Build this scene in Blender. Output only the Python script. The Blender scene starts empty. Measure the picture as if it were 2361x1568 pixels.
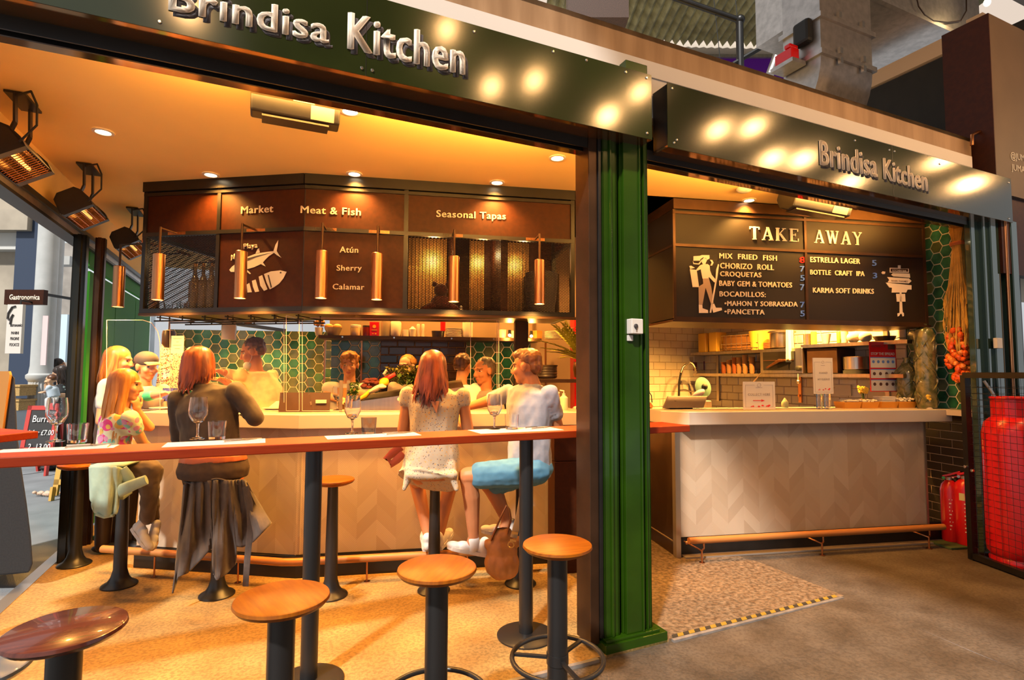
import bpy, bmesh, math, random
from mathutils import Vector, Matrix, noise
random.seed(7)
SC = bpy.context.scene
COL = SC.collection
PI = math.pi
R = math.radians
# ------------------------------------------------------------------ camera
CH, FPX, PITCH, ROLL = 1.45, 1263.1, R(3.425), R(-0.22)
IW, IH = 2361, 1568
c_, s_ = math.cos(ROLL), math.sin(ROLL)
_R0, _F0, _U0 = Vector((1, 0, 0)), Vector((0, math.cos(PITCH), math.sin(PITCH))), Vector((0, -math.sin(PITCH), math.cos(PITCH)))
_CR, _CU = _R0 * c_ - _U0 * s_, _R0 * s_ + _U0 * c_
cam_d = bpy.data.cameras.new('camera')
cam_d.sensor_width = 36
cam_d.lens = FPX / IW * 36
cam_d.clip_start = 0.05
cam = bpy.data.objects.new('camera', cam_d)
COL.objects.link(cam)
cam.matrix_world = Matrix(((_CR.x, _CU.x, -_F0.x, 0), (_CR.y, _CU.y, -_F0.y, 0), (_CR.z, _CU.z, -_F0.z, CH), (0, 0, 0, 1)))
SC.camera = cam
# ------------------------------------------------------------------ view, world, lights
vs = SC.view_settings
vs.view_transform = 'Standard'
vs.look = 'None'
vs.gamma = 1
vs.use_curve_mapping = False
vs.exposure = 0.35
SC.cycles.max_bounces = 10
SC.cycles.diffuse_bounces = 4
SC.cycles.glossy_bounces = 4
SC.cycles.transmission_bounces = 8
SC.cycles.transparent_max_bounces = 16
SC.cycles.caustics_reflective = False
SC.cycles.caustics_refractive = False
SC.cycles.sample_clamp_indirect = 6
w = bpy.data.worlds.new('sky')
SC.world = w
w.use_nodes = True
w.node_tree.nodes['Background'].inputs[0].default_value = (0.93, 0.96, 1.0, 1)
w.node_tree.nodes['Background'].inputs[1].default_value = 0.5
WARM = (1.0, 0.47, 0.09)

def lamp(kind, loc, power, col=WARM, size=0.05, aim=None, angle=None, blend=0.4, sy=None):
    d = bpy.data.lights.new('light_source', kind)
    d.energy = power * (2.2 if kind == 'SPOT' else 1)
    d.color = col
    if kind == 'AREA':
        d.size = size
        if sy:
            d.shape = 'RECTANGLE'
            d.size_y = sy
    else:
        d.shadow_soft_size = size
    if kind == 'SPOT':
        d.spot_size = angle or R(100)
        d.spot_blend = blend
    o = bpy.data.objects.new('light_source', d)
    o.location = loc
    if aim is not None:
        o.rotation_euler = (Vector(aim) - Vector(loc)).to_track_quat('-Z', 'Y').to_euler()
    COL.objects.link(o)
    return o

# daylight falling into the street on the left
sun = bpy.data.lights.new('sun', 'SUN')
sun.energy = 4.5
sun.angle = R(3)
sun.color = (1, 0.96, 0.9)
so = bpy.data.objects.new('sun', sun)
so.rotation_euler = (R(38), R(-20), 0)
COL.objects.link(so)

# ------------------------------------------------------------------ measuring helpers: a pixel of the photo + a plane -> a point of the place
def ray(x, y):
    qx, qy = x - IW / 2, y - IH / 2
    return (_CR * qx - _CU * qy + _F0 * FPX).normalized()
def G(x, y, z=0.0):
    d = ray(x, y)
    return Vector((0, 0, CH)) + d * ((z - CH) / d.z)
def D(x, y, Y):
    d = ray(x, y)
    return Vector((0, 0, CH)) + d * (Y / d.y)

class Frame:
    """a level local frame: u along azimuth, v into depth, z up"""
    def __init__(s, o, az):
        s.o = Vector((o[0], o[1], o[2] if len(o) > 2 else 0))
        s.az = R(az)
        s.m = Matrix.Translation(s.o) @ Matrix.Rotation(s.az, 4, 'Z')
        s.i = s.m.inverted()
    def w(s, u, v, z=0.0): return s.m @ Vector((u, v, z))
    def l(s, p): return s.i @ Vector(p)
    def px(s, x, y, v=0.0):
        """local point where pixel (x,y) meets the plane v=const"""
        a, d = s.l((0, 0, CH)), s.i.to_3x3() @ ray(x, y)
        return a + d * ((v - a.y) / d.y)
    def pu(s, x, y, u):
        a, d = s.l((0, 0, CH)), s.i.to_3x3() @ ray(x, y)
        return a + d * ((u - a.x) / d.x)
WORLD = Frame((0, 0), 0)
FA = Frame((0.86, 3.08), 24.5)            # the shop front
KA = Frame((-1.515, 3.925), 10.3)         # kiosk, right face
KL = Frame((-1.515, 3.925), 351.0)        # kiosk, left face (u negative to the left)
TA = Frame((1.375, 4.33), 10.3)           # takeaway counter

# ------------------------------------------------------------------ materials
MATS = {}
def mat(name, col, rough=0.5, metal=0.0, noise_s=0, noise_d=0.0, bump=0.0, bump_s=60, emit=0, spec=0.5, coat=0, stretch=None, col2=None, trans=0, ior=1.45, sheen=0, detail=4, speck=None):
    if name in MATS: return MATS[name]
    m = bpy.data.materials.new(name)
    m.use_nodes = True
    nt = m.node_tree
    b = nt.nodes['Principled BSDF']
    c = (*col, 1)
    b.inputs['Base Color'].default_value = c
    b.inputs['Roughness'].default_value = rough
    b.inputs['Metallic'].default_value = metal
    b.inputs['Specular IOR Level'].default_value = spec
    b.inputs['Coat Weight'].default_value = coat
    b.inputs['IOR'].default_value = ior
    b.inputs['Transmission Weight'].default_value = trans
    b.inputs['Sheen Weight'].default_value = sheen
    if emit:
        b.inputs['Emission Color'].default_value = c
        b.inputs['Emission Strength'].default_value = emit
    if noise_s or bump:
        tc = nt.nodes.new('ShaderNodeTexCoord')
        mp = nt.nodes.new('ShaderNodeMapping')
        if stretch: mp.inputs['Scale'].default_value = stretch
        nt.links.new(tc.outputs['Object'], mp.inputs[0])
    if noise_s:
        n = nt.nodes.new('ShaderNodeTexNoise')
        n.inputs['Scale'].default_value = noise_s
        n.inputs['Detail'].default_value = detail
        nt.links.new(mp.outputs[0], n.inputs[0])
        r = nt.nodes.new('ShaderNodeValToRGB')
        c2 = col2 or tuple(max(0, x * (1 - noise_d)) for x in col)
        r.color_ramp.elements[0].position = 0.35
        r.color_ramp.elements[1].position = 0.65
        r.color_ramp.elements[0].color = (*c2, 1)
        r.color_ramp.elements[1].color = c
        nt.links.new(n.outputs[0], r.inputs[0])
        nt.links.new(r.outputs[0], b.inputs['Base Color'])
        if emit: nt.links.new(r.outputs[0], b.inputs['Emission Color'])
        if speck:
            n3 = nt.nodes.new('ShaderNodeTexNoise'); n3.inputs['Scale'].default_value = speck[0]; n3.inputs['Detail'].default_value = 6
            nt.links.new(mp.outputs[0], n3.inputs[0])
            r3 = nt.nodes.new('ShaderNodeMapRange'); r3.inputs[1].default_value = .40; r3.inputs[2].default_value = .56; r3.inputs[3].default_value = 1 - speck[1]; r3.inputs[4].default_value = 1
            nt.links.new(n3.outputs[0], r3.inputs[0])
            mx = nt.nodes.new('ShaderNodeMix'); mx.data_type = 'RGBA'; mx.blend_type = 'MULTIPLY'; mx.inputs[0].default_value = 1
            nt.links.new(r.outputs[0], mx.inputs[6]); nt.links.new(r3.outputs[0], mx.inputs[7]); nt.links.new(mx.outputs[2], b.inputs['Base Color'])
    if bump:
        n2 = nt.nodes.new('ShaderNodeTexNoise')
        n2.inputs['Scale'].default_value = bump_s
        nt.links.new(mp.outputs[0], n2.inputs[0])
        bp = nt.nodes.new('ShaderNodeBump')
        bp.inputs['Strength'].default_value = bump
        bp.inputs['Distance'].default_value = 0.01
        nt.links.new(n2.outputs[0], bp.inputs['Height'])
        nt.links.new(bp.outputs[0], b.inputs['Normal'])
    MATS[name] = m
    return m

def clear_mat(name, tint=(1, 1, 1), amount=0.12, rough=0.02):
    """thin clear sheet: mostly straight through, with a sheen that grows at glancing angles"""
    if name in MATS: return MATS[name]
    m = bpy.data.materials.new(name)
    m.use_nodes = True
    nt = m.node_tree
    nt.nodes.clear()
    out = nt.nodes.new('ShaderNodeOutputMaterial')
    t = nt.nodes.new('ShaderNodeBsdfTransparent')
    t.inputs[0].default_value = (*tint, 1)
    g = nt.nodes.new('ShaderNodeBsdfGlossy')
    g.inputs['Roughness'].default_value = rough
    lw = nt.nodes.new('ShaderNodeLayerWeight')
    lw.inputs[0].default_value = amount
    mx = nt.nodes.new('ShaderNodeMixShader')
    nt.links.new(lw.outputs['Facing'], mx.inputs[0])
    nt.links.new(t.outputs[0], mx.inputs[1])
    nt.links.new(g.outputs[0], mx.inputs[2])
    nt.links.new(mx.outputs[0], out.inputs[0])
    MATS[name] = m
    return m

def chevron_mat(name, c1, c2, period=0.28, pitch=0.0125):
    m = bpy.data.materials.new(name)
    m.use_nodes = True
    nt = m.node_tree
    b = nt.nodes['Principled BSDF']
    tc = nt.nodes.new('ShaderNodeTexCoord')
    sp = nt.nodes.new('ShaderNodeSeparateXYZ')
    nt.links.new(tc.outputs['Object'], sp.inputs[0])
    def mth(op, a, bb=None):
        n = nt.nodes.new('ShaderNodeMath')
        n.operation = op
        for i, v in enumerate((a, bb)):
            if v is None: continue
            if isinstance(v, (int, float)): n.inputs[i].default_value = v
            else: nt.links.new(v, n.inputs[i])
        return n.outputs[0]
    z = mth('PINGPONG', sp.outputs[0], period / 2)
    t = mth('ADD', sp.outputs[2], z)
    fr = mth('FRACT', mth('DIVIDE', t, pitch))
    line = mth('LESS_THAN', fr, 0.3)
    # blocks of strips vary in tone
    blk = mth('FLOOR', mth('DIVIDE', t, pitch * 9))
    blk2 = mth('FLOOR', mth('DIVIDE', sp.outputs[0], period / 2))
    cb = nt.nodes.new('ShaderNodeCombineXYZ')
    nt.links.new(blk, cb.inputs[0]); nt.links.new(blk2, cb.inputs[1])
    wn = nt.nodes.new('ShaderNodeTexWhiteNoise')
    nt.links.new(cb.outputs[0], wn.inputs[0])
    r = nt.nodes.new('ShaderNodeMix'); r.data_type = 'RGBA'
    r.inputs[6].default_value = (*c1, 1); r.inputs[7].default_value = (*c2, 1)
    nt.links.new(wn.outputs[0], r.inputs[0])
    r2 = nt.nodes.new('ShaderNodeMix'); r2.data_type = 'RGBA'
    nt.links.new(mth('MULTIPLY', line, 0.42), r2.inputs[0])
    nt.links.new(r.outputs[2], r2.inputs[6])
    r2.inputs[7].default_value = (c2[0] * .42, c2[1] * .36, c2[2] * .3, 1)
    nt.links.new(r2.outputs[2], b.inputs['Base Color'])
    bp = nt.nodes.new('ShaderNodeBump')
    bp.inputs['Strength'].default_value = 0.5; bp.inputs['Distance'].default_value = 0.003
    nt.links.new(mth('SUBTRACT', 1.0, line), bp.inputs['Height'])
    nt.links.new(bp.outputs[0], b.inputs['Normal'])
    b.inputs['Roughness'].default_value = 0.45
    MATS[name] = m
    return m

def print_mat(name, base, ink, scale=60, thr=0.55, rough=0.6):
    """paper or cloth with a scatter of small printed flecks"""
    m = bpy.data.materials.new(name)
    m.use_nodes = True
    nt = m.node_tree
    b = nt.nodes['Principled BSDF']
    tc = nt.nodes.new('ShaderNodeTexCoord')
    last = None
    for i, k in enumerate(ink):
        v = nt.nodes.new('ShaderNodeTexVoronoi')
        v.inputs['Scale'].default_value = scale * (1 + 0.37 * i)
        mp = nt.nodes.new('ShaderNodeMapping')
        mp.inputs['Location'].default_value = (3.1 * i, 1.7 * i, 0.4 * i)
        nt.links.new(tc.outputs['Object'], mp.inputs[0])
        nt.links.new(mp.outputs[0], v.inputs[0])
        ls = nt.nodes.new('ShaderNodeMath'); ls.operation = 'LESS_THAN'
        nt.links.new(v.outputs['Distance'], ls.inputs[0]); ls.inputs[1].default_value = thr
        mx = nt.nodes.new('ShaderNodeMix'); mx.data_type = 'RGBA'
        nt.links.new(ls.outputs[0], mx.inputs[0])
        if last is None: mx.inputs[6].default_value = (*base, 1)
        else: nt.links.new(last, mx.inputs[6])
        mx.inputs[7].default_value = (*k, 1)
        last = mx.outputs[2]
    nt.links.new(last, b.inputs['Base Color'])
    b.inputs['Roughness'].default_value = rough
    MATS[name] = m
    return m

# ------------------------------------------------------------------ scene graph helpers
WM = {}
def tag(o, label=None, cat=None, group=None, kind=None):
    if label: o['label'] = label
    if cat: o['category'] = cat
    if group: o['group'] = group
    if kind: o['kind'] = kind
    return o
def thing(name, label, cat, loc=(0, 0, 0), rotz=0, group=None, frame=None):
    o = bpy.data.objects.new(name, None)
    o.empty_display_size = 0.1
    COL.objects.link(o)
    M_ = Matrix.Translation(Vector(loc)) @ Matrix.Rotation(rotz, 4, 'Z')
    if frame is not None: M_ = frame.m @ M_
    o.matrix_world = M_
    o.location, o.rotation_euler = M_.to_translation(), M_.to_euler()
    WM[o.name] = M_
    return tag(o, label, cat, group)
def kids(o): return [c for c in bpy.data.objects if c.parent == o]
def copy_tree(o, parent=None):
    c = o.copy()
    COL.objects.link(c)
    if parent is not None: c.parent = parent
    for k in kids_of(o): copy_tree(k, c)
    return c
KIDS = {}
def kids_of(o): return KIDS.get(o.name, [])
def set_parent(c, p):
    c.parent = p
    KIDS.setdefault(p.name, []).append(c)
def put(o, loc, rotz=0, label=None, group=None):
    o.location = loc
    o.rotation_euler = (0, 0, rotz)
    if label: o['label'] = label
    if group: o['group'] = group
    return o

class MB:
    """collects shapes, then links them as ONE mesh object"""
    def __init__(s): s.bm = bmesh.new(); s.mi = 0
    def _f(s, faces):
        for f in faces: f.material_index = s.mi
    def poly(s, pts):
        vs_ = [s.bm.verts.new(p) for p in pts]
        f = s.bm.faces.new(vs_); f.material_index = s.mi
        return f
    def hexa(s, p):
        v = [s.bm.verts.new(q) for q in p]
        for a in ((0, 3, 2, 1), (4, 5, 6, 7), (0, 1, 5, 4), (1, 2, 6, 5), (2, 3, 7, 6), (3, 0, 4, 7)):
            f = s.bm.faces.new([v[i] for i in a]); f.material_index = s.mi
        return v
    def box(s, x0, x1, y0, y1, z0, z1, m=None):
        p = [Vector(q) for q in ((x0, y0, z0), (x1, y0, z0), (x1, y1, z0), (x0, y1, z0), (x0, y0, z1), (x1, y0, z1), (x1, y1, z1), (x0, y1, z1))]
        if m is not None: p = [m @ q for q in p]
        s.hexa(p); return s
    def cbox(s, c, sz, m=None):
        a = Matrix.Translation(Vector(c)) @ (m or Matrix())
        return s.box(-sz[0] / 2, sz[0] / 2, -sz[1] / 2, sz[1] / 2, -sz[2] / 2, sz[2] / 2, a)
    def bar(s, a, b, w, h, up=(0, 0, 1)):
        a, b = Vector(a), Vector(b)
        d = (b - a); L = d.length; d = d / L
        upv = Vector(up)
        if abs(d.dot(upv)) > .99: upv = Vector((0, 1, 0))
        x = d.cross(upv).normalized(); z = x.cross(d)
        m = Matrix(((x.x, d.x, z.x, a.x), (x.y, d.y, z.y, a.y), (x.z, d.z, z.z, a.z), (0, 0, 0, 1)))
        return s.box(-w / 2, w / 2, 0, L, -h / 2, h / 2, m)
    def prism(s, pts, vec):
        """closed polygon swept along vec"""
        vec = Vector(vec)
        a = [s.bm.verts.new(Vector(p)) for p in pts]
        b = [s.bm.verts.new(Vector(p) + vec) for p in pts]
        n = len(pts)
        fs = [s.bm.faces.new(a), s.bm.faces.new(list(reversed(b)))]
        for i in range(n): fs.append(s.bm.faces.new((a[i], b[i], b[(i + 1) % n], a[(i + 1) % n])))
        s._f(fs); return s
    def rings(s, rings, cap0=True, cap1=True, close=True):
        vr = [[s.bm.verts.new(p) for p in r] for r in rings]
        n = len(rings[0]); fs = []
        for i in range(len(vr) - 1):
            for j in range(n if close else n - 1):
                fs.append(s.bm.faces.new((vr[i][j], vr[i][(j + 1) % n], vr[i + 1][(j + 1) % n], vr[i + 1][j])))
        if cap0 and close: fs.append(s.bm.faces.new(list(reversed(vr[0]))))
        if cap1 and close: fs.append(s.bm.faces.new(vr[-1]))
        s._f(fs); return s
    def lathe(s, prof, c=(0, 0, 0), n=24, cap0=True, cap1=True, m=None):
        c = Vector(c); rs = []
        for r, z in prof:
            ring = [Vector((c.x + max(r, 1e-4) * math.cos(2 * PI * k / n), c.y + max(r, 1e-4) * math.sin(2 * PI * k / n), c.z + z)) for k in range(n)]
            if m is not None: ring = [m @ p for p in ring]
            rs.append(ring)
        return s.rings(rs, cap0, cap1)
    def tube(s, pts, r, n=10, cap=True, flat=1.0, up=(0, 0, 1)):
        pts = [Vector(p) for p in pts]
        N = len(pts)
        rr = r if isinstance(r, (list, tuple)) else [r] * N
        rs = []; px = None
        for i, p in enumerate(pts):
            t = (pts[min(i + 1, N - 1)] - pts[max(i - 1, 0)]).normalized()
            if px is None:
                u = Vector(up)
                if abs(t.dot(u)) > .95: u = Vector((1, 0, 0))
                px = t.cross(u).normalized()
            px = (px - t * px.dot(t)).normalized()
            py = t.cross(px)
            rs.append([p + px * (rr[i] * math.cos(2 * PI * k / n)) + py * (rr[i] * flat * math.sin(2 * PI * k / n)) for k in range(n)])
        return s.rings(rs, cap, cap)
    def torus(s, c, Rr, r, axis=(0, 0, 1), n=32, k=8, flat=1.0):
        q = Vector(axis).to_track_quat('Z', 'X').to_matrix()
        pts = [Vector(c) + q @ Vector((Rr * math.cos(2 * PI * i / n), Rr * math.sin(2 * PI * i / n), 0)) for i in range(n)]
        vr = []
        ax = Vector(axis).normalized()
        for p in pts:
            d = (p - Vector(c)).normalized()
            vr.append([s.bm.verts.new(p + d * (r * math.cos(2 * PI * j / k)) + ax * (r * flat * math.sin(2 * PI * j / k))) for j in range(k)])
        fs = []
        for i in range(n):
            for j in range(k):
                fs.append(s.bm.faces.new((vr[i][j], vr[(i + 1) % n][j], vr[(i + 1) % n][(j + 1) % k], vr[i][(j + 1) % k])))
        s._f(fs); return s
    def ball(s, c, r, n=14, k=9, m=None, sc=(1, 1, 1)):
        c = Vector(c); rs = []
        for i in range(k + 1):
            a = PI * i / k - PI / 2
            a = max(min(a, PI / 2 - .05), -PI / 2 + .05)
            ring = []
            for j in range(n):
                p = Vector((r * sc[0] * math.cos(a) * math.cos(2 * PI * j / n), r * sc[1] * math.cos(a) * math.sin(2 * PI * j / n), r * sc[2] * math.sin(a)))
                if m is not None: p = m @ p
                ring.append(c + p)
            rs.append(ring)
        return s.rings(rs)
    def cap(s, a, b, ra, rb, n=14):
        """tapered limb with round ends"""
        a, b = Vector(a), Vector(b)
        d = (b - a).normalized()
        x = d.orthogonal().normalized(); y = d.cross(x); rs = []
        def ring(c, r): return [c + x * (r * math.cos(2 * PI * j / n)) + y * (r * math.sin(2 * PI * j / n)) for j in range(n)]
        for t in (0.97, .8, .55, .28): rs.append(ring(a - d * ra * t, ra * math.sqrt(1 - t * t)))
        L = (b - a).length
        for t in (0, .33, .66, 1): rs.append(ring(a.lerp(b, t), ra + (rb - ra) * t))
        for t in (.28, .55, .8, .97): rs.append(ring(b + d * rb * t, rb * math.sqrt(1 - t * t)))
        return s.rings(rs)
    def grid(s, f, nu, nv):
        vr = [[s.bm.verts.new(f(i / nu, j / nv)) for j in range(nv + 1)] for i in range(nu + 1)]
        fs = []
        for i in range(nu):
            for j in range(nv): fs.append(s.bm.faces.new((vr[i][j], vr[i + 1][j], vr[i + 1][j + 1], vr[i][j + 1])))
        s._f(fs); return s
    def build(s, name, mats, parent=None, frame=None, smooth=False, bevel=0, solid=0, sub=0, label=None, weld=False):
        """frame: the frame the coordinates are in (default: the parent's own, or the world)"""
        bm = s.bm
        fm = frame.m if frame is not None else None
        own = Matrix()
        if parent is not None:
            if fm is not None: bm.transform(WM[parent.name].inverted() @ fm)
        elif fm is not None: own = fm
        if weld: bmesh.ops.remove_doubles(bm, verts=bm.verts, dist=1e-4)
        bmesh.ops.recalc_face_normals(bm, faces=bm.faces)
        me = bpy.data.meshes.new(name)
        bm.to_mesh(me); bm.free()
        for m in (mats if isinstance(mats, (list, tuple)) else [mats]): me.materials.append(m)
        if smooth:
            for p in me.polygons: p.use_smooth = True
        o = bpy.data.objects.new(name, me)
        COL.objects.link(o)
        if parent is not None:
            set_parent(o, parent); WM[o.name] = WM[parent.name]
        else:
            o.location, o.rotation_euler = own.to_translation(), own.to_euler(); WM[o.name] = own
        if solid:
            md = o.modifiers.new('solid', 'SOLIDIFY'); md.thickness = solid; md.offset = 0
        if bevel:
            md = o.modifiers.new('bevel', 'BEVEL'); md.width = bevel; md.segments = 2; md.limit_method = 'ANGLE'; md.angle_limit = R(40)
            if smooth: md.harden_normals = False
        if sub:
            md = o.modifiers.new('sub', 'SUBSURF'); md.levels = sub; md.render_levels = sub
        if smooth and not sub and bevel == 0:
            try:
                bm2 = bmesh.new(); bm2.from_mesh(me)
                for e in bm2.edges:
                    if len(e.link_faces) == 2 and e.calc_face_angle(0) > R(38): e.smooth = False
                bm2.to_mesh(me); bm2.free()
            except Exception: pass
        if label: o['label'] = label
        return o

def struct(name, mb, m, frame=None, **k):
    o = mb.build(name, m, None, frame, **k)
    o['kind'] = 'structure'
    return o

def text_bm(txt, bold=0.0, extrude=0.001, spacing=1.0, shear=0.0, res=3):
    cu = bpy.data.curves.new('lettering_outline', 'FONT')
    cu.body = txt; cu.size = 1; cu.extrude = 0; cu.offset = bold; cu.space_character = spacing; cu.resolution_u = res; cu.shear = shear
    o = bpy.data.objects.new('lettering_outline', cu)
    COL.objects.link(o)
    dg = bpy.context.evaluated_depsgraph_get()
    me = bpy.data.meshes.new_from_object(o.evaluated_get(dg))
    bm = bmesh.new(); bm.from_mesh(me)
    bpy.data.objects.remove(o); bpy.data.curves.remove(cu); bpy.data.meshes.remove(me)
    return bm
def lettering(name, txt, frame, x0, x1, zb, cap, v, m, parent, thick=0.003, bold=0.0, spacing=1.0, shear=0.0, tilt=0.0, ref=0.715, heavy=0.0):
    """flat letters on the plane v=const of a frame, from u=x0 to u=x1, baseline zb, capital height cap; front faces -v"""
    bm = text_bm(txt, bold, spacing=spacing, shear=shear)
    xs = [q.co.x for q in bm.verts]
    a, b = min(xs), max(xs)
    sx = (x1 - x0) / (b - a)
    sy = cap / ref
    x0 += heavy * cap; x1 -= heavy * cap
    sx = (x1 - x0) / (b - a)
    r = bmesh.ops.extrude_face_region(bm, geom=bm.faces[:])
    for e in r['geom']:
        if isinstance(e, bmesh.types.BMVert): e.co.z += 1
    for q in bm.verts:
        u = x0 + (q.co.x - a) * sx
        q.co = Vector((u, v - thick * (q.co.z), zb + q.co.y * sy + tilt * (u - x0)))
    bm.faces.ensure_lookup_table(); n0 = len(bm.faces)
    if heavy:
        for sg in (-1, 1):
            g = bmesh.ops.duplicate(bm, geom=list(bm.faces[:n0]))
            for e in g['geom']:
                if isinstance(e, bmesh.types.BMVert): e.co += Vector((sg * heavy * cap, 0, 0)); e.co.z += sg * heavy * cap * .35
            bm.faces.ensure_lookup_table()
    mb = MB(); mb.bm.free(); mb.bm = bm
    return mb.build(name, m, parent, frame)

# ------------------------------------------------------------------ common materials
M_cream = mat('warm plaster', (0.92, 0.62, 0.22), 0.75, noise_s=1.5, noise_d=.06)
M_blacksteel = mat('black painted steel', (0.012, 0.010, 0.009), 0.38, 0.0, noise_s=8, noise_d=.4)
M_blackpole = mat('black powder coated steel', (0.014, 0.013, 0.013), 0.34, spec=.6)
M_blackpanel = mat('black satin board', (0.044, 0.009, 0.001), 0.5, noise_s=30, noise_d=.3, spec=.25)
M_bronze = mat('dark bronze steel', (0.075, 0.036, 0.018), 0.36, 0.55, noise_s=6, noise_d=.3)
M_copper = mat('brushed copper', (0.62, 0.27, 0.12), 0.30, 1.0, noise_s=60, noise_d=.2, stretch=(1, 1, .04))
M_wood = mat('varnished red wood', (0.27, 0.028, 0.002), 0.5, noise_s=9, stretch=(1, 12, 12), col2=(0.24, 0.020, 0.001), spec=.3)
M_seat = mat('varnished stool wood', (0.30, 0.082, 0.002), 0.4, noise_s=7, stretch=(1, 9, 1), col2=(0.21, 0.048, 0.001), spec=.35)
M_seatdark = mat('dark varnished stool wood', (0.12, 0.03, 0.016), 0.25, noise_s=7, stretch=(1, 9, 1), col2=(0.07, 0.016, 0.01), coat=.4)
M_white = mat('white solid surface', (0.60, 0.50, 0.40), 0.28, noise_s=3, noise_d=.04)
M_chev = chevron_mat('chevron strip panel', (0.58, 0.455, 0.325), (0.47, 0.345, 0.23))
M_green = mat('glossy green paint', (0.020, 0.058, 0.002), 0.22, spec=.45, noise_s=4, noise_d=.25, coat=.15)
M_sign = mat('green lacquered sign board', (0.022, 0.028, 0.005), 0.14, noise_s=3, noise_d=.3, spec=.8)
M_letter = mat('cream lettering', (0.88, 0.74, 0.58), 0.55)
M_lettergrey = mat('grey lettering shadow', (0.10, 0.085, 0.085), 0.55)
M_steel = mat('brushed stainless steel', (0.58, 0.50, 0.42), 0.28, 1.0, noise_s=40, noise_d=.15, stretch=(1, 1, .05))
M_galv = mat('galvanised steel', (0.50, 0.46, 0.43), 0.38, 0.85, noise_s=14, noise_d=.22)
M_paper = mat('white card', (0.64, 0.58, 0.52), 0.6)
M_ink = mat('dark print', (0.05, 0.04, 0.04), 0.6)
M_inkgrey = mat('grey print', (0.30, 0.25, 0.22), 0.6)
M_red = mat('red enamel', (0.62, 0.008, 0.010), 0.28, coat=.3)
M_redink = mat('red print', (0.62, 0.03, 0.03), 0.5)
M_blueink = mat('blue print', (0.12, 0.22, 0.55), 0.5)
M_glass = mat('clear glass', (1, 1, 1), 0.0, trans=1.0, ior=1.45)
M_water = mat('clear drink', (0.95, 0.93, 0.9), 0.0, trans=1.0, ior=1.33)
M_acryl = clear_mat('clear acrylic sheet', (0.96, 0.94, 0.92), 0.08, 0.03)
M_acryledge = mat('polished acrylic edge', (0.80, 0.50, 0.42), 0.15, spec=.8)
M_lampglow = mat('lit lamp', (1.0, 0.80, 0.50), 0.5, emit=14)
M_pot = mat('glazed pottery', (0.70, 0.60, 0.47), 0.35)
M_plate = mat('cream crockery', (0.75, 0.62, 0.46), 0.3)
M_dark = mat('dark brown plastic', (0.03, 0.016, 0.01), 0.4)
M_rubber = mat('black rubber', (0.008, 0.008, 0.008), 0.6)
M_gold = mat('lit brass backing', (0.75, 0.42, 0.12), 0.3, .8)
M_leaf = mat('green leaf', (0.06, 0.15, 0.02), 0.4, noise_s=10, noise_d=.5)
M_fern = mat('yellow green fern', (0.40, 0.36, 0.03), 0.45, noise_s=10, noise_d=.5)
# ================================================================== lights of the place
DOWNLIGHTS = [(238, 303), (486, 402), (817, 400), (1146, 420), (1365, 513), (1727, 461), (2020, 500)]
HALL_BULBS = [(1133, 200, 3.4), (1232, 186, 3.4), (1476, 212, 3.6), (1400, 268, 2.6), (1655, 300, 3.2), (1736, 294, 3.2), (1780, 366, 3.0), (1850, 368, 3.0), (1030, 68, 3.6), (430, 18, 3.0), (1960, 420, 3.4), (2170, 372, 4.2), (2235, 425, 3.0)]
_n = FA.m.to_3x3() @ Vector((0, 1, 0))
for x, y, t in HALL_BULBS:
    q = FA.m @ FA.px(x, y, -.065)
    d = (q - Vector((0, 0, CH))).normalized()
    lamp('POINT', q + (d - _n * 2 * d.dot(_n)) * t, 26, (1, .54, .20), .065)
# ================================================================== ground and floor
M_floor = mat('worn beige concrete', (0.39, 0.25, 0.09), 0.6, noise_s=2.6, noise_d=.0, col2=(0.29, 0.155, 0.045), bump=.3, bump_s=90, detail=9, speck=(55, .35))
M_slab = mat('pale flecked concrete', (0.25, 0.18, 0.115), 0.6, noise_s=26, col2=(0.15, 0.09, 0.048), bump=.4, bump_s=60, detail=12, speck=(40, .5))
M_pave = mat('grey brown paving concrete', (0.125, 0.095, 0.068), 0.7, noise_s=3.5, col2=(0.070, 0.048, 0.030), bump=.35, bump_s=70, detail=10, speck=(60, .3))
M_road = mat('grey asphalt', (0.22, 0.235, 0.25), 0.75, noise_s=2.5, noise_d=.25, bump=.3, bump_s=160, detail=8)
m = MB()
m.prism([(-3.46, .0, -.05), (.0, 0, -.05), (0.0, 6.5, -.05), (-3.46, 6.5, -.05)], (0, 0, .05))
struct('floor', m, M_floor, FA)
m = MB()
m.prism([(0, 0, -.05), (1.455, 0, -.05), (1.47, .65, -.05), (1.40, 1.12, -.05), (1.40, 2.0, -.05), (0, 2.0, -.05)], (0, 0, .05))
struct('floor_pale', m, M_slab, FA)
m = MB()
m.poly([(1.45, -.015, -.003), (1.38, -.76, -.003), (1.25, -4, -.003), (8, -4, -.003), (8, 6, -.003), (.0, 6, -.003), (0, 1.9, -.003), (1.40, 1.9, -.003)])
struct('floor_brown', m, M_pave, FA)
m = MB()
m.poly([(-4.0, -4.5, -.036), (1.3, -4.5, -.006), (1.38, -.76, -.004), (1.455, -.0, -.003), (0, 0, -.036), (-4, 0, -.036)])
struct('pavement', m, M_pave, FA)
m = MB()
m.poly([(-3.46, -4.5, -.036), (-3.46, 14, -.036), (-16, 14, -.036), (-16, -4.5, -.036)])
struct('road', m, M_road, FA)
m = MB()
m.box(-3.52, -3.44, 0, 3.2, -.035, .004)
struct('trim_1', m, mat('bare aluminium strip', (.62, .62, .63), .35, .9), FA)
m = MB()
m.prism([(0.02, -.022, -.036), (1.42, -.022, -.004), (1.42, -.022, .002), (0.02, -.022, .002)], (0, .022, 0))
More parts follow.
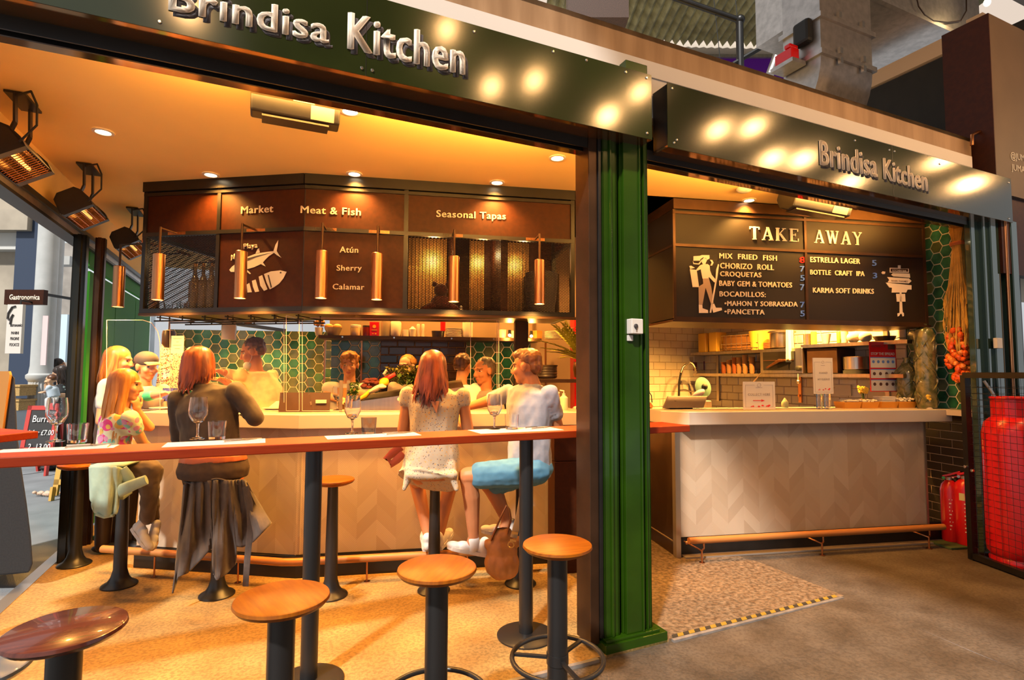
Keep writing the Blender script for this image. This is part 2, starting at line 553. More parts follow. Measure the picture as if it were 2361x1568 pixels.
struct('trim_2', m, mat('worn steel edge', (.50, .46, .43), .4, .6, noise_s=12, noise_d=.4), FA)
m = MB()
m.box(-3.46, -.46, -.022, 0, -.036, .002)
struct('trim_3', m, MATS['worn steel edge'], FA)
# hazard tape along the step
m = MB()
n = 34
for i in range(n):
    a, b = .03 + 1.36 * i / n, .03 + 1.36 * (i + 1) / n
    m.mi = i % 2
    m.poly([(a, .002, .0025), (b, .002, .0025), (b + .02, .034, .0025), (a + .02, .034, .0025)])
t = m.build('hazard_tape', [mat('black tape', (.03, .025, .02), .6), mat('worn yellow tape', (.30, .19, .02), .6)], None, FA)
tag(t, 'worn yellow and black hazard tape along the floor step beside the green column', 'tape')

# ================================================================== ceiling, walls
m = MB(); m.box(-3.54, 3.35, .15, 6.4, 2.895, 2.96)
struct('ceiling', m, M_cream, FA)
m = MB(); m.box(-3.54, -3.43, .1, 6.4, 2.61, 2.9)
struct('wall_left', m, M_cream, FA)
m = MB()
m.box(-3.54, -3.42, .0, 6.4, 2.575, 2.612); m.box(-3.54, -3.43, .0, 6.4, 2.50, 2.522)
m.mi = 1; m.box(-3.53, -3.44, .0, 6.4, 2.522, 2.575)
struct('beam_left', m, [M_blacksteel, M_galv], FA)
# --- posts at the left opening
def channel_post(name, u, v, wdt, dep, h, mt, label=None, z0=0):
    m = MB()
    m.box(u - wdt / 2, u + wdt / 2, v, v + .012, z0, h)
    m.box(u - wdt / 2, u - wdt / 2 + .012, v, v + dep, z0, h)
    m.box(u + wdt / 2 - .012, u + wdt / 2, v, v + dep, z0, h)
    m.box(u - .012, u + .012, v - .02, v, z0, h)
    m.box(u - wdt / 2, u + wdt / 2, v + dep - .012, v + dep, z0, h)
    return struct(name, m, mt, FA)
M_dgreen = mat('dark green black gloss steel', (0.010, 0.011, 0.008), .2, spec=.5)
channel_post('pillar_left', -3.385, 2.82, .085, .07, 2.52, M_dgreen)
channel_post('pillar_left_back', -3.36, 3.28, .07, .06, 2.6, M_bronze)
# green shutters beyond the left posts
m = MB()
for i in range(3):
    m.box(-3.50, -3.46, 3.45 + i * .97, 4.40 + i * .97, .02, 2.33)
m.box(-3.5, -3.46, 3.42, 6.4, 2.37, 2.50)
struct('wall_shutter_left', m, mat('bright green shutter paint', (0.03, 0.20, 0.012), .6, spec=.15), FA)

# back wall of the bar and passage
M_brown = mat('warm brown plaster', (0.30, 0.20, 0.125), .7, noise_s=2, noise_d=.1)
m = MB(); m.box(1.80, 3.25, 1.42, 1.5, 0, 2.9)
struct('wall_back', m, M_brown, KA)
m = MB(); m.box(2.0, 3.2, 1.40, 1.42, .10, .16); m.box(2.0, 3.2, 1.405, 1.42, 0, .1)
struct('baseboard_back', m, [M_bronze], KA)

# glazed hexagon tiles: one mesh per wall, grout bed + tiles
M_hex = [mat('hex tile ' + n_, c, .16, coat=.6, noise_s=9, col2=c2) for n_, c, c2 in (
    ('deep green', (.020, .12, .070), (.008, .055, .035)), ('sea green', (.045, .20, .125), (.018, .10, .06)),
    ('olive green', (.10, .135, .055), (.05, .08, .03)), ('grey green', (.12, .15, .095), (.06, .09, .05)))]
M_grout = mat('pale grout', (.70, .62, .46), .7)
def hex_wall(name, fr, along, s0, s1, z0, z1, h, pos, olive=0.5, lip=.006, side=-1, mirror=False):
    """flat-top hexagons of height h; along 'u' (plane v=pos) or 'v' (plane u=pos)"""
    m = MB()
    def P(a, z, d):
        return (a, pos + side * d, z) if along == 'u' else (pos + side * d, a, z)
    a0, a1 = s0, s1
    m.mi = 4
    pts = [P(a0, z0, 0), P(a1, z0, 0), P(a1, z1, 0), P(a0, z1, 0)]
    m.prism(pts, Vector(P(0, 0, -.05)) - Vector(P(0, 0, 0)))
    r = h / math.sqrt(3)
    gap = .0045
    i = 0
    a = s0 - r
    rnd = random.Random(3)
    while a < s1 + r:
        zc = z0 - h / 2 + (h / 2 if i % 2 else 0)
        while zc < z1 + h:
            m.mi = (2 + rnd.randrange(2)) if rnd.random() < olive else rnd.randrange(2)
            pts = []
            for k in range(6):
                an = PI / 3 * k
                pts.append((a + (r - gap) * math.cos(an), zc + (r - gap) * math.sin(an)))
            pts = clip(pts, s0, s1, z0, z1)
            if len(pts) > 2:
                cx_ = sum(q[0] for q in pts) / len(pts); cz_ = sum(q[1] for q in pts) / len(pts)
                top = [P(cx_ + (q[0] - cx_) * .93, cz_ + (q[1] - cz_) * .93, lip) for q in pts]
                bot = [P(q[0], q[1], .0005) for q in pts]
                m.poly(top)
                nn = len(pts)
                for k in range(nn): m.poly([bot[k], bot[(k + 1) % nn], top[(k + 1) % nn], top[k]])
            zc += h
        a += 1.5 * r; i += 1
    return struct(name, m, M_hex + [M_grout], fr, weld=True)
def clip(pts, x0, x1, y0, y1):
    def cut(p, ins, inter):
        o = []
        for i in range(len(p)):
            a, b = p[i], p[(i + 1) % len(p)]
            if ins(a): o.append(a)
            if ins(a) != ins(b): o.append(inter(a, b))
        return o
    def X(v): return lambda a, b: (v, a[1] + (b[1] - a[1]) * (v - a[0]) / (b[0] - a[0]))
    def Y(v): return lambda a, b: (a[0] + (b[0] - a[0]) * (v - a[1]) / (b[1] - a[1]), v)
    for ins, it in ((lambda q: q[0] >= x0, X(x0)), (lambda q: q[0] <= x1, X(x1)), (lambda q: q[1] >= y0, Y(y0)), (lambda q: q[1] <= y1, Y(y1))):
        pts = cut(pts, ins, it)
        if len(pts) < 3: return []
    return pts
def tile_wall(name, fr, along, s0, s1, z0, z1, tw, th, pos, mats, gap=.004, lip=.006, side=-1, bond=.5, chamf=.006):
    m = MB(); k = len(mats) - 1
    def P(a, z, d):
        return (a, pos + side * d, z) if along == 'u' else (pos + side * d, a, z)
    m.mi = k
    m.prism([P(s0, z0, 0), P(s1, z0, 0), P(s1, z1, 0), P(s0, z1, 0)], Vector(P(0, 0, -.05)) - Vector(P(0, 0, 0)))
    z = z0; row = 0
    rnd = random.Random(5)
    while z < z1 - .01:
        a = s0 - (tw * bond if row % 2 else 0)
        while a < s1:
            x0, x1, y0, y1 = max(a, s0) + gap / 2, min(a + tw, s1) - gap / 2, z + gap / 2, min(z + th, z1) - gap / 2
            if x1 - x0 > .01:
                m.mi = rnd.randrange(k)
                c = min(chamf, (x1 - x0) / 3, (y1 - y0) / 3)
                top = [P(x0 + c, y0 + c, lip), P(x1 - c, y0 + c, lip), P(x1 - c, y1 - c, lip), P(x0 + c, y1 - c, lip)]
                bot = [P(x0, y0, .0005), P(x1, y0, .0005), P(x1, y1, .0005), P(x0, y1, .0005)]
                m.poly(top)
                for q in range(4): m.poly([bot[q], bot[(q + 1) % 4], top[(q + 1) % 4], top[q]])
            a += tw
        z += th; row += 1
    return struct(name, m, mats, fr, weld=True)

hex_wall('wall_bar_back', KA, 'u', .02, 1.98, .9, 1.80, .108, 1.36, .45)
M_bbrick = [mat('dark glazed brick ' + a, c, .2, coat=.4) for a, c in (('brown', (.055, .020, .010)), ('plum', (.045, .022, .022)), ('black', (.02, .012, .010)))] + [mat('tan mortar', (.30, .17, .085), .8)]
tile_wall('wall_bar_brick', KA, 'u', .48, 1.32, .9, 1.80, .165, .080, 1.352, M_bbrick)
hex_wall('wall_bar_left_back', KA, 'u', -1.9, .06, .9, 1.92, .108, 2.55, .55)
m = MB(); m.box(.0, 2.0, 1.36, 1.42, 1.8, 2.9); m.box(.0, 2.0, 1.37, 1.42, 0, .9)
struct('wall_bar_upper', m, M_brown, KA)
# ================================================================== shop front: beam, signs, column
M_soffit = mat('polished bronze soffit', (0.30, 0.15, 0.055), .09, .85)
M_screw = mat('bright screw', (.8, .76, .7), .2, 1)
def sign(name, label, u0, u1, z0, z1, screws):
    t = thing(name, label, 'sign', (u0, -.065, z0), frame=FA)
    m = MB(); m.box(u0, u1, -.065, -.062, z0, z1)
    m.build('sign_board', M_sign, t, FA)
    m = MB(); m.box(u0, u1, -.061, .06, z0 + .012, z1 - .01)
    m.build('sign_box', M_blacksteel, t, FA)
    m = MB(); m.box(u0, u1, -.062, .066, z0 - .001, z0 + .011)
    m.build('soffit', M_soffit, t, FA)
    m = MB()
    for u, z in screws: m.lathe([(.008, 0), (.008, .002), (.005, .006)], (0, 0, 0), 10, m=Matrix.Translation((u, -.065, z)) @ Matrix.Rotation(PI / 2, 4, 'X'))
    m.build('screw', M_screw, t, FA, smooth=True)
    return t
s1 = sign('shop_sign', 'long green shop sign with big cream letters above the bar opening', -4.2, -.124, 2.745, 3.115,
          [(-1.70, 2.775), (-1.655, 2.775), (-.16, 2.775), (-.16, 3.09), (-.30, 3.09), (-.75, 3.09), (-1.18, 3.08), (-2.45, 2.775), (-.55, 3.095)])
s2 = sign('shop_sign', 'shorter green shop sign with small cream letters above the takeaway hatch', -.014, 3.645, 2.725, 3.10,
          [(.02, 3.07), (.03, 2.755), (.05, 2.775), (1.62, 3.06), (2.0, 3.06), (2.06, 3.06), (2.62, 3.06), (3.58, 2.75), (3.60, 3.06)])
m = MB(); m.box(-1.684, -1.682, -.0665, -.064, 2.745, 3.115); m.build('panel_joint', M_blacksteel, s1, FA)
m = MB(); m.box(2.03, 2.033, -.0665, -.064, 2.725, 3.10); m.build('panel_joint', M_blacksteel, s2, FA)
def sign_text(t, word, xl, xr, ybl, xc, ybc, capy, v=-.0655):
    a, b = FA.px(xl, ybl, v), FA.px(xr, ybc, v)
    capz = FA.px(xl, capy, v).z - a.z
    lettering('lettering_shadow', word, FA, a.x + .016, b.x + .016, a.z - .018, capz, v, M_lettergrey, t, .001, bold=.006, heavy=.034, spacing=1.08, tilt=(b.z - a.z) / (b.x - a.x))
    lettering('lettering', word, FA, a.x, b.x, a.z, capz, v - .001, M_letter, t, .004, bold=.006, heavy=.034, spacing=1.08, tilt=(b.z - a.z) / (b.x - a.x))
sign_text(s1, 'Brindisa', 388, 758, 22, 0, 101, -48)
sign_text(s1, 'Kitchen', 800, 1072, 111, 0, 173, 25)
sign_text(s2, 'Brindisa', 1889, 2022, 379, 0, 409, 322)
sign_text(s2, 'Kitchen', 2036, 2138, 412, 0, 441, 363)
# roller shutter rail under the signs
def rail(name, u0, u1):
    m = MB(); m.box(u0, u1, .066, .074, 2.69, 2.75); m.box(u0, u1, .115, .125, 2.69, 2.75)
    m.mi = 1; m.box(u0, u1, .125, .19, 2.695, 2.705); m.mi = 0
    m.box(u0, u1, .185, .195, 2.70, 2.95)
    struct(name, m, [M_blacksteel, M_soffit], FA)
rail('beam_front', -4.2, -.42); rail('beam_front_right', -.07, 3.3)
# metal fascia above the signs
M_fascia = mat('weathered warm metal fascia', (0.36, 0.23, 0.13), .5, .25, noise_s=3, stretch=(3, 1, .4), col2=(.25, .15, .08))
m = MB(); m.box(-4.6, 3.42, .10, .20, 3.285, 3.47); m.box(-4.6, 3.42, .10, 1.2, 3.44, 3.47)
struct('beam_fascia', m, M_fascia, FA)
m = MB(); m.box(-4.6, 3.34, .06, .16, 3.19, 3.285); m.box(-4.6, 3.34, .07, .16, 2.95, 3.19)
struct('beam_cream', m, M_paper, FA)
# green column with shutter guides
m = MB()
H = 2.78
# local boxes by u: guide flange, gap, post, guide
for a, b, v0, v1 in ((-.382, -.284, .045, .075), (-.382, -.370, .045, .20), (-.34, -.326, .033, .047), (-.30, -.284, .045, .20),
                     (-.252, -.148, .03, .20), (-.262, -.252, .05, .2), (-.150, -.138, .022, .2), (-.135, -.112, .05, .075), (-.108, -.072, .045, .075), (-.084, -.072, .045, .2), (-.112, -.104, .03, .2)):
    m.box(a, b, v0, v1, .06, H)
m.box(-.25, -.10, .0, .12, 3.03, 3.21)
m.box(-.385, -.07, .19, .2, .06, H)
m.mi = 1; m.box(-.284, -.262, .10, .2, .06, H); m.box(-.405, -.384, .05, .2, .06, H); m.box(-.137, -.113, .1, .2, .06, H)
m.mi = 2; m.box(-.46, -.405, .06, .2, .03, H)
m.mi = 0; m.box(-.405, -.005, .0, .21, -.036, .045); m.box(-.39, -.045, .015, .21, .045, .06)
struct('pillar_green', m, [M_green, M_blacksteel, M_bronze], FA, bevel=.003)
# small white key switch on the column
k = thing('key_switch', 'small white key switch box on the green column at head height', 'switch', (-.2, .03, 1.69), frame=FA)
p0, p1 = FA.px(1448, 770, .02), FA.px(1479, 736, .0)
m = MB(); m.box(p0.x, p1.x, -.015, .035, p0.z, p1.z); m.build('switch_box', M_paper, k, FA, bevel=.004)
m = MB(); c = FA.px(1466, 752, -.015); m.lathe([(.013, 0), (.013, .004), (.009, .007)], (0, 0, 0), 16, m=Matrix.Translation(c) @ Matrix.Rotation(PI / 2, 4, 'X')); m.box(c.x - .004, c.x + .004, -.022, -.02, c.z - .022, c.z - .004)
m.build('key_slot', M_ink, k, FA)
q0, q1 = FA.px(1448, 786, .02), FA.px(1460, 773, .02)
m = MB(); m.box(q0.x, q1.x, .02, .032, q0.z, q1.z); tag(m.build('sensor_plate', M_paper, None, FA, bevel=.002), 'tiny square white plate just below the key switch on the column', 'plate')
# posts at the right end of the front
M_gloss = mat('dark gloss green steel', (.03, .06, .045), .08, .35, coat=.8)
m = MB()
def pxu(x, v, y=700): return FA.px(x, y, v).x
for xa, xb, v0, v1 in ((2246, 2270, .05, .15), (2274, 2288, .02, .12), (2292, 2311, .0, .1), (2327, 2336, .0, .09), (2340, 2354, -.03, .1)):
    m.box(pxu(xa, v0), pxu(xb, v0), v0, v0 + .05, 0, 2.76)
m.mi = 1; m.box(pxu(2246, .2), pxu(2356, .2), .2, .24, 0, 2.8)
struct('pillar_right', m, [M_gloss, M_blacksteel], FA, bevel=.006)
m = MB(); c = FA.px(2319, 700, .0)
m.tube([(c.x, -.02, .9), (c.x, -.02, 2.75)], .014)
tag(m.build('conduit_pipe', M_copper, None, FA, smooth=True), 'thin copper coloured conduit running up the shiny posts at the right end', 'pipe')
# second small key switch on right post
p0, p1 = FA.px(2297, 803, -.02), FA.px(2308, 780, -.02)
m = MB(); m.box(p0.x, p1.x, -.03, .0, p0.z, p1.z)
k = m.build('key_switch', M_paper, None, FA, bevel=.003); tag(k, 'small white key switch on the shiny right end post above the gas cage', 'switch')

# added light strips, unseen behind the shop-front beam, put in to brighten the ceiling
for u0, u1, lb in ((-2.5, -.5, 'behind the long shop sign'), (.05, 3.0, 'behind the shorter shop sign')):
    m = MB(); m.box(u0, u1, .20, .225, 2.725, 2.74); m.box(u0, u1, .194, .2, 2.715, 2.75)
    tag(m.build('added_light_strip', M_bronze, None, FA), 'thin added light strip, unseen on the beam, brightening the ceiling ' + lb, 'light')
    a = FA.w((u0 + u1) / 2, .213, 2.745); o = lamp('AREA', a, 62, WARM, u1 - u0, None, None, .4, .03)
    o.rotation_euler = (R(180 - 66), 0, FA.az)
# ================================================================== recessed ceiling spots
def downlight(p, label, pw=42, r=.042):
    t = thing('ceiling_spotlight', label, 'light', p, group='recessed ceiling spots')
    m = MB(); m.lathe([(r * 1.35, -.001), (r * 1.35, -.007), (r, -.009), (r * .9, -.003)], (0, 0, 0), 20, False, False); m.build('trim_ring', M_paper, t, smooth=True)
    m = MB(); m.lathe([(r * .92, -.0035), (.001, -.0036)], (0, 0, 0), 16, False, False); m.build('lens', M_lampglow, t)
    lamp('SPOT', p + Vector((0, 0, -.02)), pw, WARM, .04, p + Vector((0, 0, -3)), R(125), .7)
    return t
for (x, y), lb in zip(DOWNLIGHTS, ('large lit ceiling spot nearest the wall heaters on the left', 'lit ceiling spot over the left bay of the menu cabinet', 'lit ceiling spot above the Meat & Fish panel',
                                   'lit ceiling spot above the Seasonal Tapas panel', 'lit ceiling spot over the passage beside the green column', 'lit ceiling spot above the word TAKE', 'lit ceiling spot hidden behind the takeaway heater')):
    downlight(G(x, y, 2.895), lb)
# three added spots out of view, extra light with fixtures of their own
downlight(Vector((-.9, 2.95, 2.895)), 'added ceiling spot above the bar table, hidden by the long sign', 60)
downlight(Vector((.3, 3.6, 2.895)), 'added ceiling spot beside the green column, hidden by the long sign', 45)
downlight(Vector((2.75, 4.42, 2.895)), 'added ceiling spot above the takeaway counter, hidden by the shorter sign', 45)
p = G(1716, 434, 2.895)
m = MB(); m.lathe([(.06, 0), (.06, -.012), (.045, -.028), (.02, -.032)], p, 20)
tag(m.build('smoke_detector', M_paper, None, smooth=True), 'white round smoke detector on the ceiling near the column', 'detector')
# ================================================================== kiosk: hanging cabinet, pendants, counter
ZB, ZT, ZM0, ZM1, ZP = 1.89, 2.895, 2.476, 2.505, 2.793
LU, RU, MID = -1.325, 2.041, (.712, .744)          # left end (KL), right end (KA), right-face post
LM = (-.702, -.674)
kc = thing('menu_cabinet', 'large black hanging menu cabinet over the bar, lettered Market, Meat & Fish, Seasonal Tapas', 'cabinet', (0, 0, ZB), frame=KA)
def kl(mb_fn, name, m, parent=kc, frame=KL, **k):
    mb = MB(); mb_fn(mb); return mb.build(name, m, parent, frame, **k)
# frame posts and rails
m = MB()
for a, b in ((0, .004), MID, (RU - .03, RU)): m.box(a, b, -.004 if a else .004, .04, ZB, ZT)
for z0, z1 in ((ZB, ZB + .033), (ZM0, ZM1), (ZP - .005, ZP + .02)): m.box(0, RU, -.006, .035, z0, z1)
m.box(-.0, RU, -.02, .03, 2.82, ZT)                    # cornice
m.box(RU - .035, RU, .03, .62, ZB, ZB + .03); m.box(RU - .03, RU, .03, .62, ZM0, ZM1); m.box(RU - .035, RU, .58, .62, ZB, ZT)
m.build('cabinet_frame', M_blacksteel, kc, KA)
m = MB()
for a, b in ((LU, LU + .03), LM, (-.004, 0)): m.box(a, b, -.004 if b else .004, .04, ZB, ZT)
for z0, z1 in ((ZB, ZB + .033), (ZM0, ZM1), (ZP - .005, ZP + .02)): m.box(LU, 0, -.006, .035, z0, z1)
m.box(LU, 0, -.02, .03, 2.82, ZT)
m.box(LU, LU + .03, .0, .9, ZB, ZB + .033); m.box(LU, LU + .03, .0, .9, ZM0, ZM1); m.box(LU, LU + .03, 0, .9, 2.82, ZT)
m.build('cabinet_frame', M_blacksteel, kc, KL)
# solid boards
def board(fr, a, b, z0, z1, name='board'):
    m = MB(); m.box(a, b, .008, .02, z0, z1); return m.build(name, M_blackpanel, kc, fr)
board(KA, .0, MID[0], ZM1, ZP); board(KA, MID[1], RU - .03, ZM1, ZP); b_list = board(KA, .0, MID[0], ZB + .03, ZM0)
board(KL, LU + .03, LM[0], ZM1, ZP); board(KL, LM[1], 0, ZM1, ZP); b_fish = board(KL, LM[1], 0, ZB + .03, ZM0)
m = MB(); m.box(LU, LU + .01, .03, .9, ZM1, ZT); m.build('board', M_blackpanel, kc, KL)
m = MB(); m.box(RU - .012, RU, .03, .6, ZM1, ZT); m.build('board', M_blackpanel, kc, KA)
# floor, back and roof of the cabinet
m = MB(); m.prism([KL.w(LU, .01, ZB + .003), KA.w(0, .01, ZB + .003), KA.w(RU, .01, ZB + .003), KA.w(RU, .62, ZB + .003), KA.w(0, .75, ZB + .003), KL.w(LU, .9, ZB + .003)], (0, 0, .02))
m.build('cabinet_floor', M_bronze, kc, WORLD)
m = MB(); m.prism([KL.w(LU + .02, .02, 2.80), KA.w(0, .02, 2.80), KA.w(RU - .02, .02, 2.80), KA.w(RU - .02, .62, 2.80), KA.w(0, .75, 2.80), KL.w(LU + .02, .9, 2.80)], (0, 0, .015))
m.build('cabinet_roof', M_blackpanel, kc, WORLD)
M_backlit = mat('ribbed brass back', (0.62, 0.33, 0.09), .35, .75, noise_s=30, noise_d=.3, stretch=(1, 1, .03))
m = MB()
for a, b in ((.744, 1.08), (1.25, 1.43), (1.53, 1.80)):
    n = int((b - a) / .03)
    for i in range(n): m.box(a + i * .03, a + i * .03 + .024, .57, .59, ZB + .02, 2.60)
m.build('brass_back', M_backlit, kc, KA)
m = MB(); m.box(.03, 2.02, .60, .61, ZB + .02, 2.8); m.box(1.10, 1.24, .3, .6, ZB + .02, 2.8); m.box(1.455, 1.51, .03, .6, ZB + .02, 2.6)
m.build('cabinet_back', M_blackpanel, kc, KA)
m = MB(); m.box(LU + .03, -.02, .80, .81, ZB + .02, 2.8); m.box(LM[0], LM[1], .02, .8, ZB + .02, 2.7)
m.build('cabinet_back', M_bronze, kc, KL)
lamp('POINT', KA.w(.95, .36, 2.44), 8, (1, .55, .18), .03); lamp('POINT', KA.w(1.36, .40, 2.44), 5, (1, .55, .18), .03); lamp('POINT', KA.w(1.70, .36, 2.44), 5, (1, .55, .18), .03)
lamp('POINT', KL.w(-.85, .5, 2.42), 3.5, (1, .60, .25), .03)
# expanded metal mesh
def mesh_panel(fr, along, a0, a1, z0, z1, pos, nm='mesh_grille', sx=.026, sz=.0125, wd=.0042):
    m = MB()
    def P(a, z): return Vector((a, pos, z)) if along == 'u' else Vector((pos, a, z))
    nx, nz = int((a1 - a0) / sx) + 1, int((z1 - z0) / sz) + 1
    nrm = Vector((0, -.003, 0)) if along == 'u' else Vector((-.003, 0, 0))
    for j in range(nz):
        for i in range(nx):
            xa = a0 + i * sx; za = z0 + j * sz
            for (x1, z1_, x2, z2_) in ((xa, za + sz / 2, xa + sx / 2, za + sz), (xa + sx / 2, za + sz, xa + sx, za + sz / 2), (xa, za + sz / 2, xa + sx / 2, za), (xa + sx / 2, za, xa + sx, za + sz / 2)):
                if x2 > a1 + .001 or max(z1_, z2_) > z1 + .001: continue
                A, B = P(x1, z1_), P(x2, z2_)
                h = Vector((0, 0, wd / 2))
                m.poly([A - h, B - h, B + h + nrm, A + h + nrm])
    return m.build(nm, M_blacksteel, kc, fr)
mesh_panel(KA, 'u', MID[1], RU - .03, ZB + .033, ZM0, .012)
mesh_panel(KL, 'u', LU + .03, LM[0], ZB + .033, ZM0, .012)
mesh_panel(KL, 'v', .05, .9, ZB + .033, ZM0, LU + .012, sx=.032, sz=.018)
# lettering on the cabinet
def ktext(fr, word, x0, yb0, x1, yb1, captop, v=.006, m=M_letter, bold=.0, sp=1.08, par=kc, th=.004, heavy=.025):
    a, b = fr.px(x0, yb0, v), fr.px(x1, yb1, v)
    cap = fr.px(x0, captop, v).z - a.z
    return lettering('lettering', word, fr, a.x, b.x, a.z, cap, v, m, par, th, bold=bold, spacing=sp, heavy=heavy, tilt=(b.z - a.z) / (b.x - a.x))
ktext(KL, 'Market', 556, 493, 630, 489, 476)
ktext(KA, 'Meat & Fish', 693, 491, 832, 497, 474)
ktext(KA, 'Seasonal Tapas', 1006, 500, 1166, 506, 484)
ktext(KA, 'Atún', 783, 582, 826, 583, 568); ktext(KA, 'Sherry', 776, 624, 834, 624, 611); ktext(KA, 'Calamar', 767, 667, 840, 668, 654)
ktext(KL, 'Maria', 533, 601, 562, 588, 588, bold=.004, m=M_letter); ktext(KL, 'Playa', 562, 574, 594, 571, 562, bold=.004)
# painted tuna and sliced tuna head
def decal(fr, v, pts, name, m, par, th=.002, lift=0):
    mb = MB(); q = [fr.px(x, y, v) for x, y in pts]; q = [Vector((p.x, v - lift, p.z)) for p in q]
    mb.prism(q, (0, -th, 0)); return mb.build(name, m, par, fr)
M_fish = mat('cream fish print', (.62, .56, .50), .6)
def zp(l): return [(300 + a / 4.127, 380 + b / 4.127) for a, b in l]
decal(KL, .008, zp([(945, 1000), (970, 970), (1030, 925), (1110, 880), (1200, 845), (1300, 830), (1365, 822), (1385, 760), (1410, 718), (1405, 770), (1395, 820), (1420, 860), (1440, 885), (1400, 862), (1370, 838), (1320, 870), (1285, 905), (1265, 930), (1290, 968), (1245, 945), (1180, 975), (1110, 995), (1150, 1035), (1140, 1040), (1095, 1005), (1020, 1020), (960, 1020)]), 'tuna_drawing', M_fish, kc)
decal(KL, .008, zp([(1040, 925), (1110, 893), (1200, 868), (1340, 838), (1200, 880), (1120, 915), (1060, 945)]), 'tuna_stripe', M_ink, kc, .001, .002)
decal(KL, .008, zp([(1195, 842), (1215, 800), (1228, 795), (1235, 835)]), 'tuna_fin', M_fish, kc)
decal(KL, .008, zp([(1275, 1040), (1340, 1015), (1430, 1005), (1490, 1018), (1460, 1080), (1420, 1130), (1370, 1165), (1330, 1185), (1300, 1120)]), 'tuna_head_drawing', M_fish, kc)
for q in ([(1225, 1065), (1258, 1050), (1285, 1130), (1308, 1185), (1275, 1200), (1240, 1150)], [(1160, 1105), (1195, 1092), (1215, 1160), (1228, 1205), (1190, 1212), (1170, 1160)], [(1110, 1140), (1135, 1125), (1148, 1170), (1160, 1212), (1118, 1215)]):
    decal(KL, .008, zp(q), 'tuna_slice_drawing', M_fish, kc)
decal(KL, .008, zp([(1425, 1022), (1440, 1018), (1443, 1032), (1428, 1035)]), 'tuna_eye', M_ink, kc, .001, .002)
decal(KL, .008, zp([(1310, 1050), (1322, 1048), (1352, 1165), (1340, 1172)]), 'tuna_gill', M_ink, kc, .001, .002)
# underside trim of warm metal
m = MB(); m.box(.0, RU + .02, -.012, .05, ZB - .02, ZB - .002); m.build('lower_trim', M_bronze, kc, KA)
m = MB(); m.box(LU, .0, -.012, .05, ZB - .02, ZB - .002); m.build('lower_trim', M_bronze, kc, KL)

# --- things standing in the cabinet behind the mesh
M_bottleglass = mat('amber bottle glass', (.30, .22, .14), .08, .0, spec=.8, coat=.6)
def bottle(loc, label, group=None, h=.30, r=.036, m=None, capm=None, name='bottle'):
    t = thing(name, label, 'bottle', loc, group=group)
    mb = MB(); mb.lathe([(r * .9, 0), (r, .01), (r, h * .58), (r * .75, h * .68), (r * .36, h * .78), (r * .34, h * .97)], (0, 0, 0), 16); mb.build('bottle_body', m or M_bottleglass, t, smooth=True)
    mb = MB(); mb.lathe([(r * .4, h * .93), (r * .4, h), (r * .35, h + .004)], (0, 0, 0), 12); mb.build('bottle_cap', capm or M_gold, t, smooth=True)
    return t
b0 = None
for i in range(4):
    for j in range(3):
        p = KL.w(-.98 + i * .072, .14 + j * .085, ZB + .024)
        lb = 'glass bottle standing in the left mesh bay of the menu cabinet'
        if b0 is None: b0 = bottle(p, lb, 'bottles in the left mesh bay', .37, .034)
        else: put(copy_tree(b0), p, 0)
# stacked glass ware low in front of the bottles
for i in range(4):
    p = KL.w(-1.17 + i * .07, .10 + (i % 2) * .05, ZB + .024)
    mb = MB(); mb.lathe([(.028, 0), (.033, .07), (.031, .07), (.026, .005)], p, 14, True, False)
    tag(mb.build('tumbler', M_glass, None, smooth=True), 'clear tumbler left of the bottles in the left mesh bay', 'glass', 'tumblers in the left mesh bay')
# dark red soft toy and white trinket on the cabinet floor
p = KA.w(1.0, .12, ZB + .024)
toy = thing('stuffed_toy', 'dark red stuffed toy slumped behind the mesh of the Seasonal Tapas bay', 'toy', p)
M_toy = mat('dark red plush', (.075, .008, .008), .9, sheen=.3)
mb = MB(); mb.ball((0, 0, .07), .075, sc=(1.1, .8, .95)); mb.cap((-.05, -.02, .05), (-.12, -.04, .02), .035, .03); mb.cap((.05, -.02, .05), (.12, -.04, .02), .035, .03); mb.build('toy_body', M_toy, toy, smooth=True)
mb = MB(); mb.ball((0, -.01, .17), .055); mb.ball((-.05, 0, .22), .022); mb.ball((.055, 0, .22), .022); mb.build('toy_head', M_toy, toy, smooth=True)
mb = MB(); mb.lathe([(.012, 0), (.02, .02), (.006, .035), (.012, .045), (.002, .055)], KA.w(1.155, .10, ZB + .024), 12)
tag(mb.build('white_ornament', M_paper, None, smooth=True), 'small white ornament on the cabinet floor right of the red toy', 'ornament')
mb = MB(); c = KA.w(1.83, .25, ZB + .024)
mb.lathe([(.10, 0), (.13, .20), (.135, .36), (.12, .36), (.11, .02)], c, 20, True, False)
tag(mb.build('wire_bin', mat('grey plastic crate', (.12, .10, .09), .5), None, smooth=True), 'grey tub at the right end inside the mesh bay of the cabinet', 'tub')
mb = MB(); mb.box(1.74, 2.0, .32, .55, ZB + .024, ZB + .40); tag(mb.build('cardboard_box', mat('dark cardboard', (.05, .03, .02), .8), None, KA), 'dark cardboard box behind the tub in the cabinet', 'box')

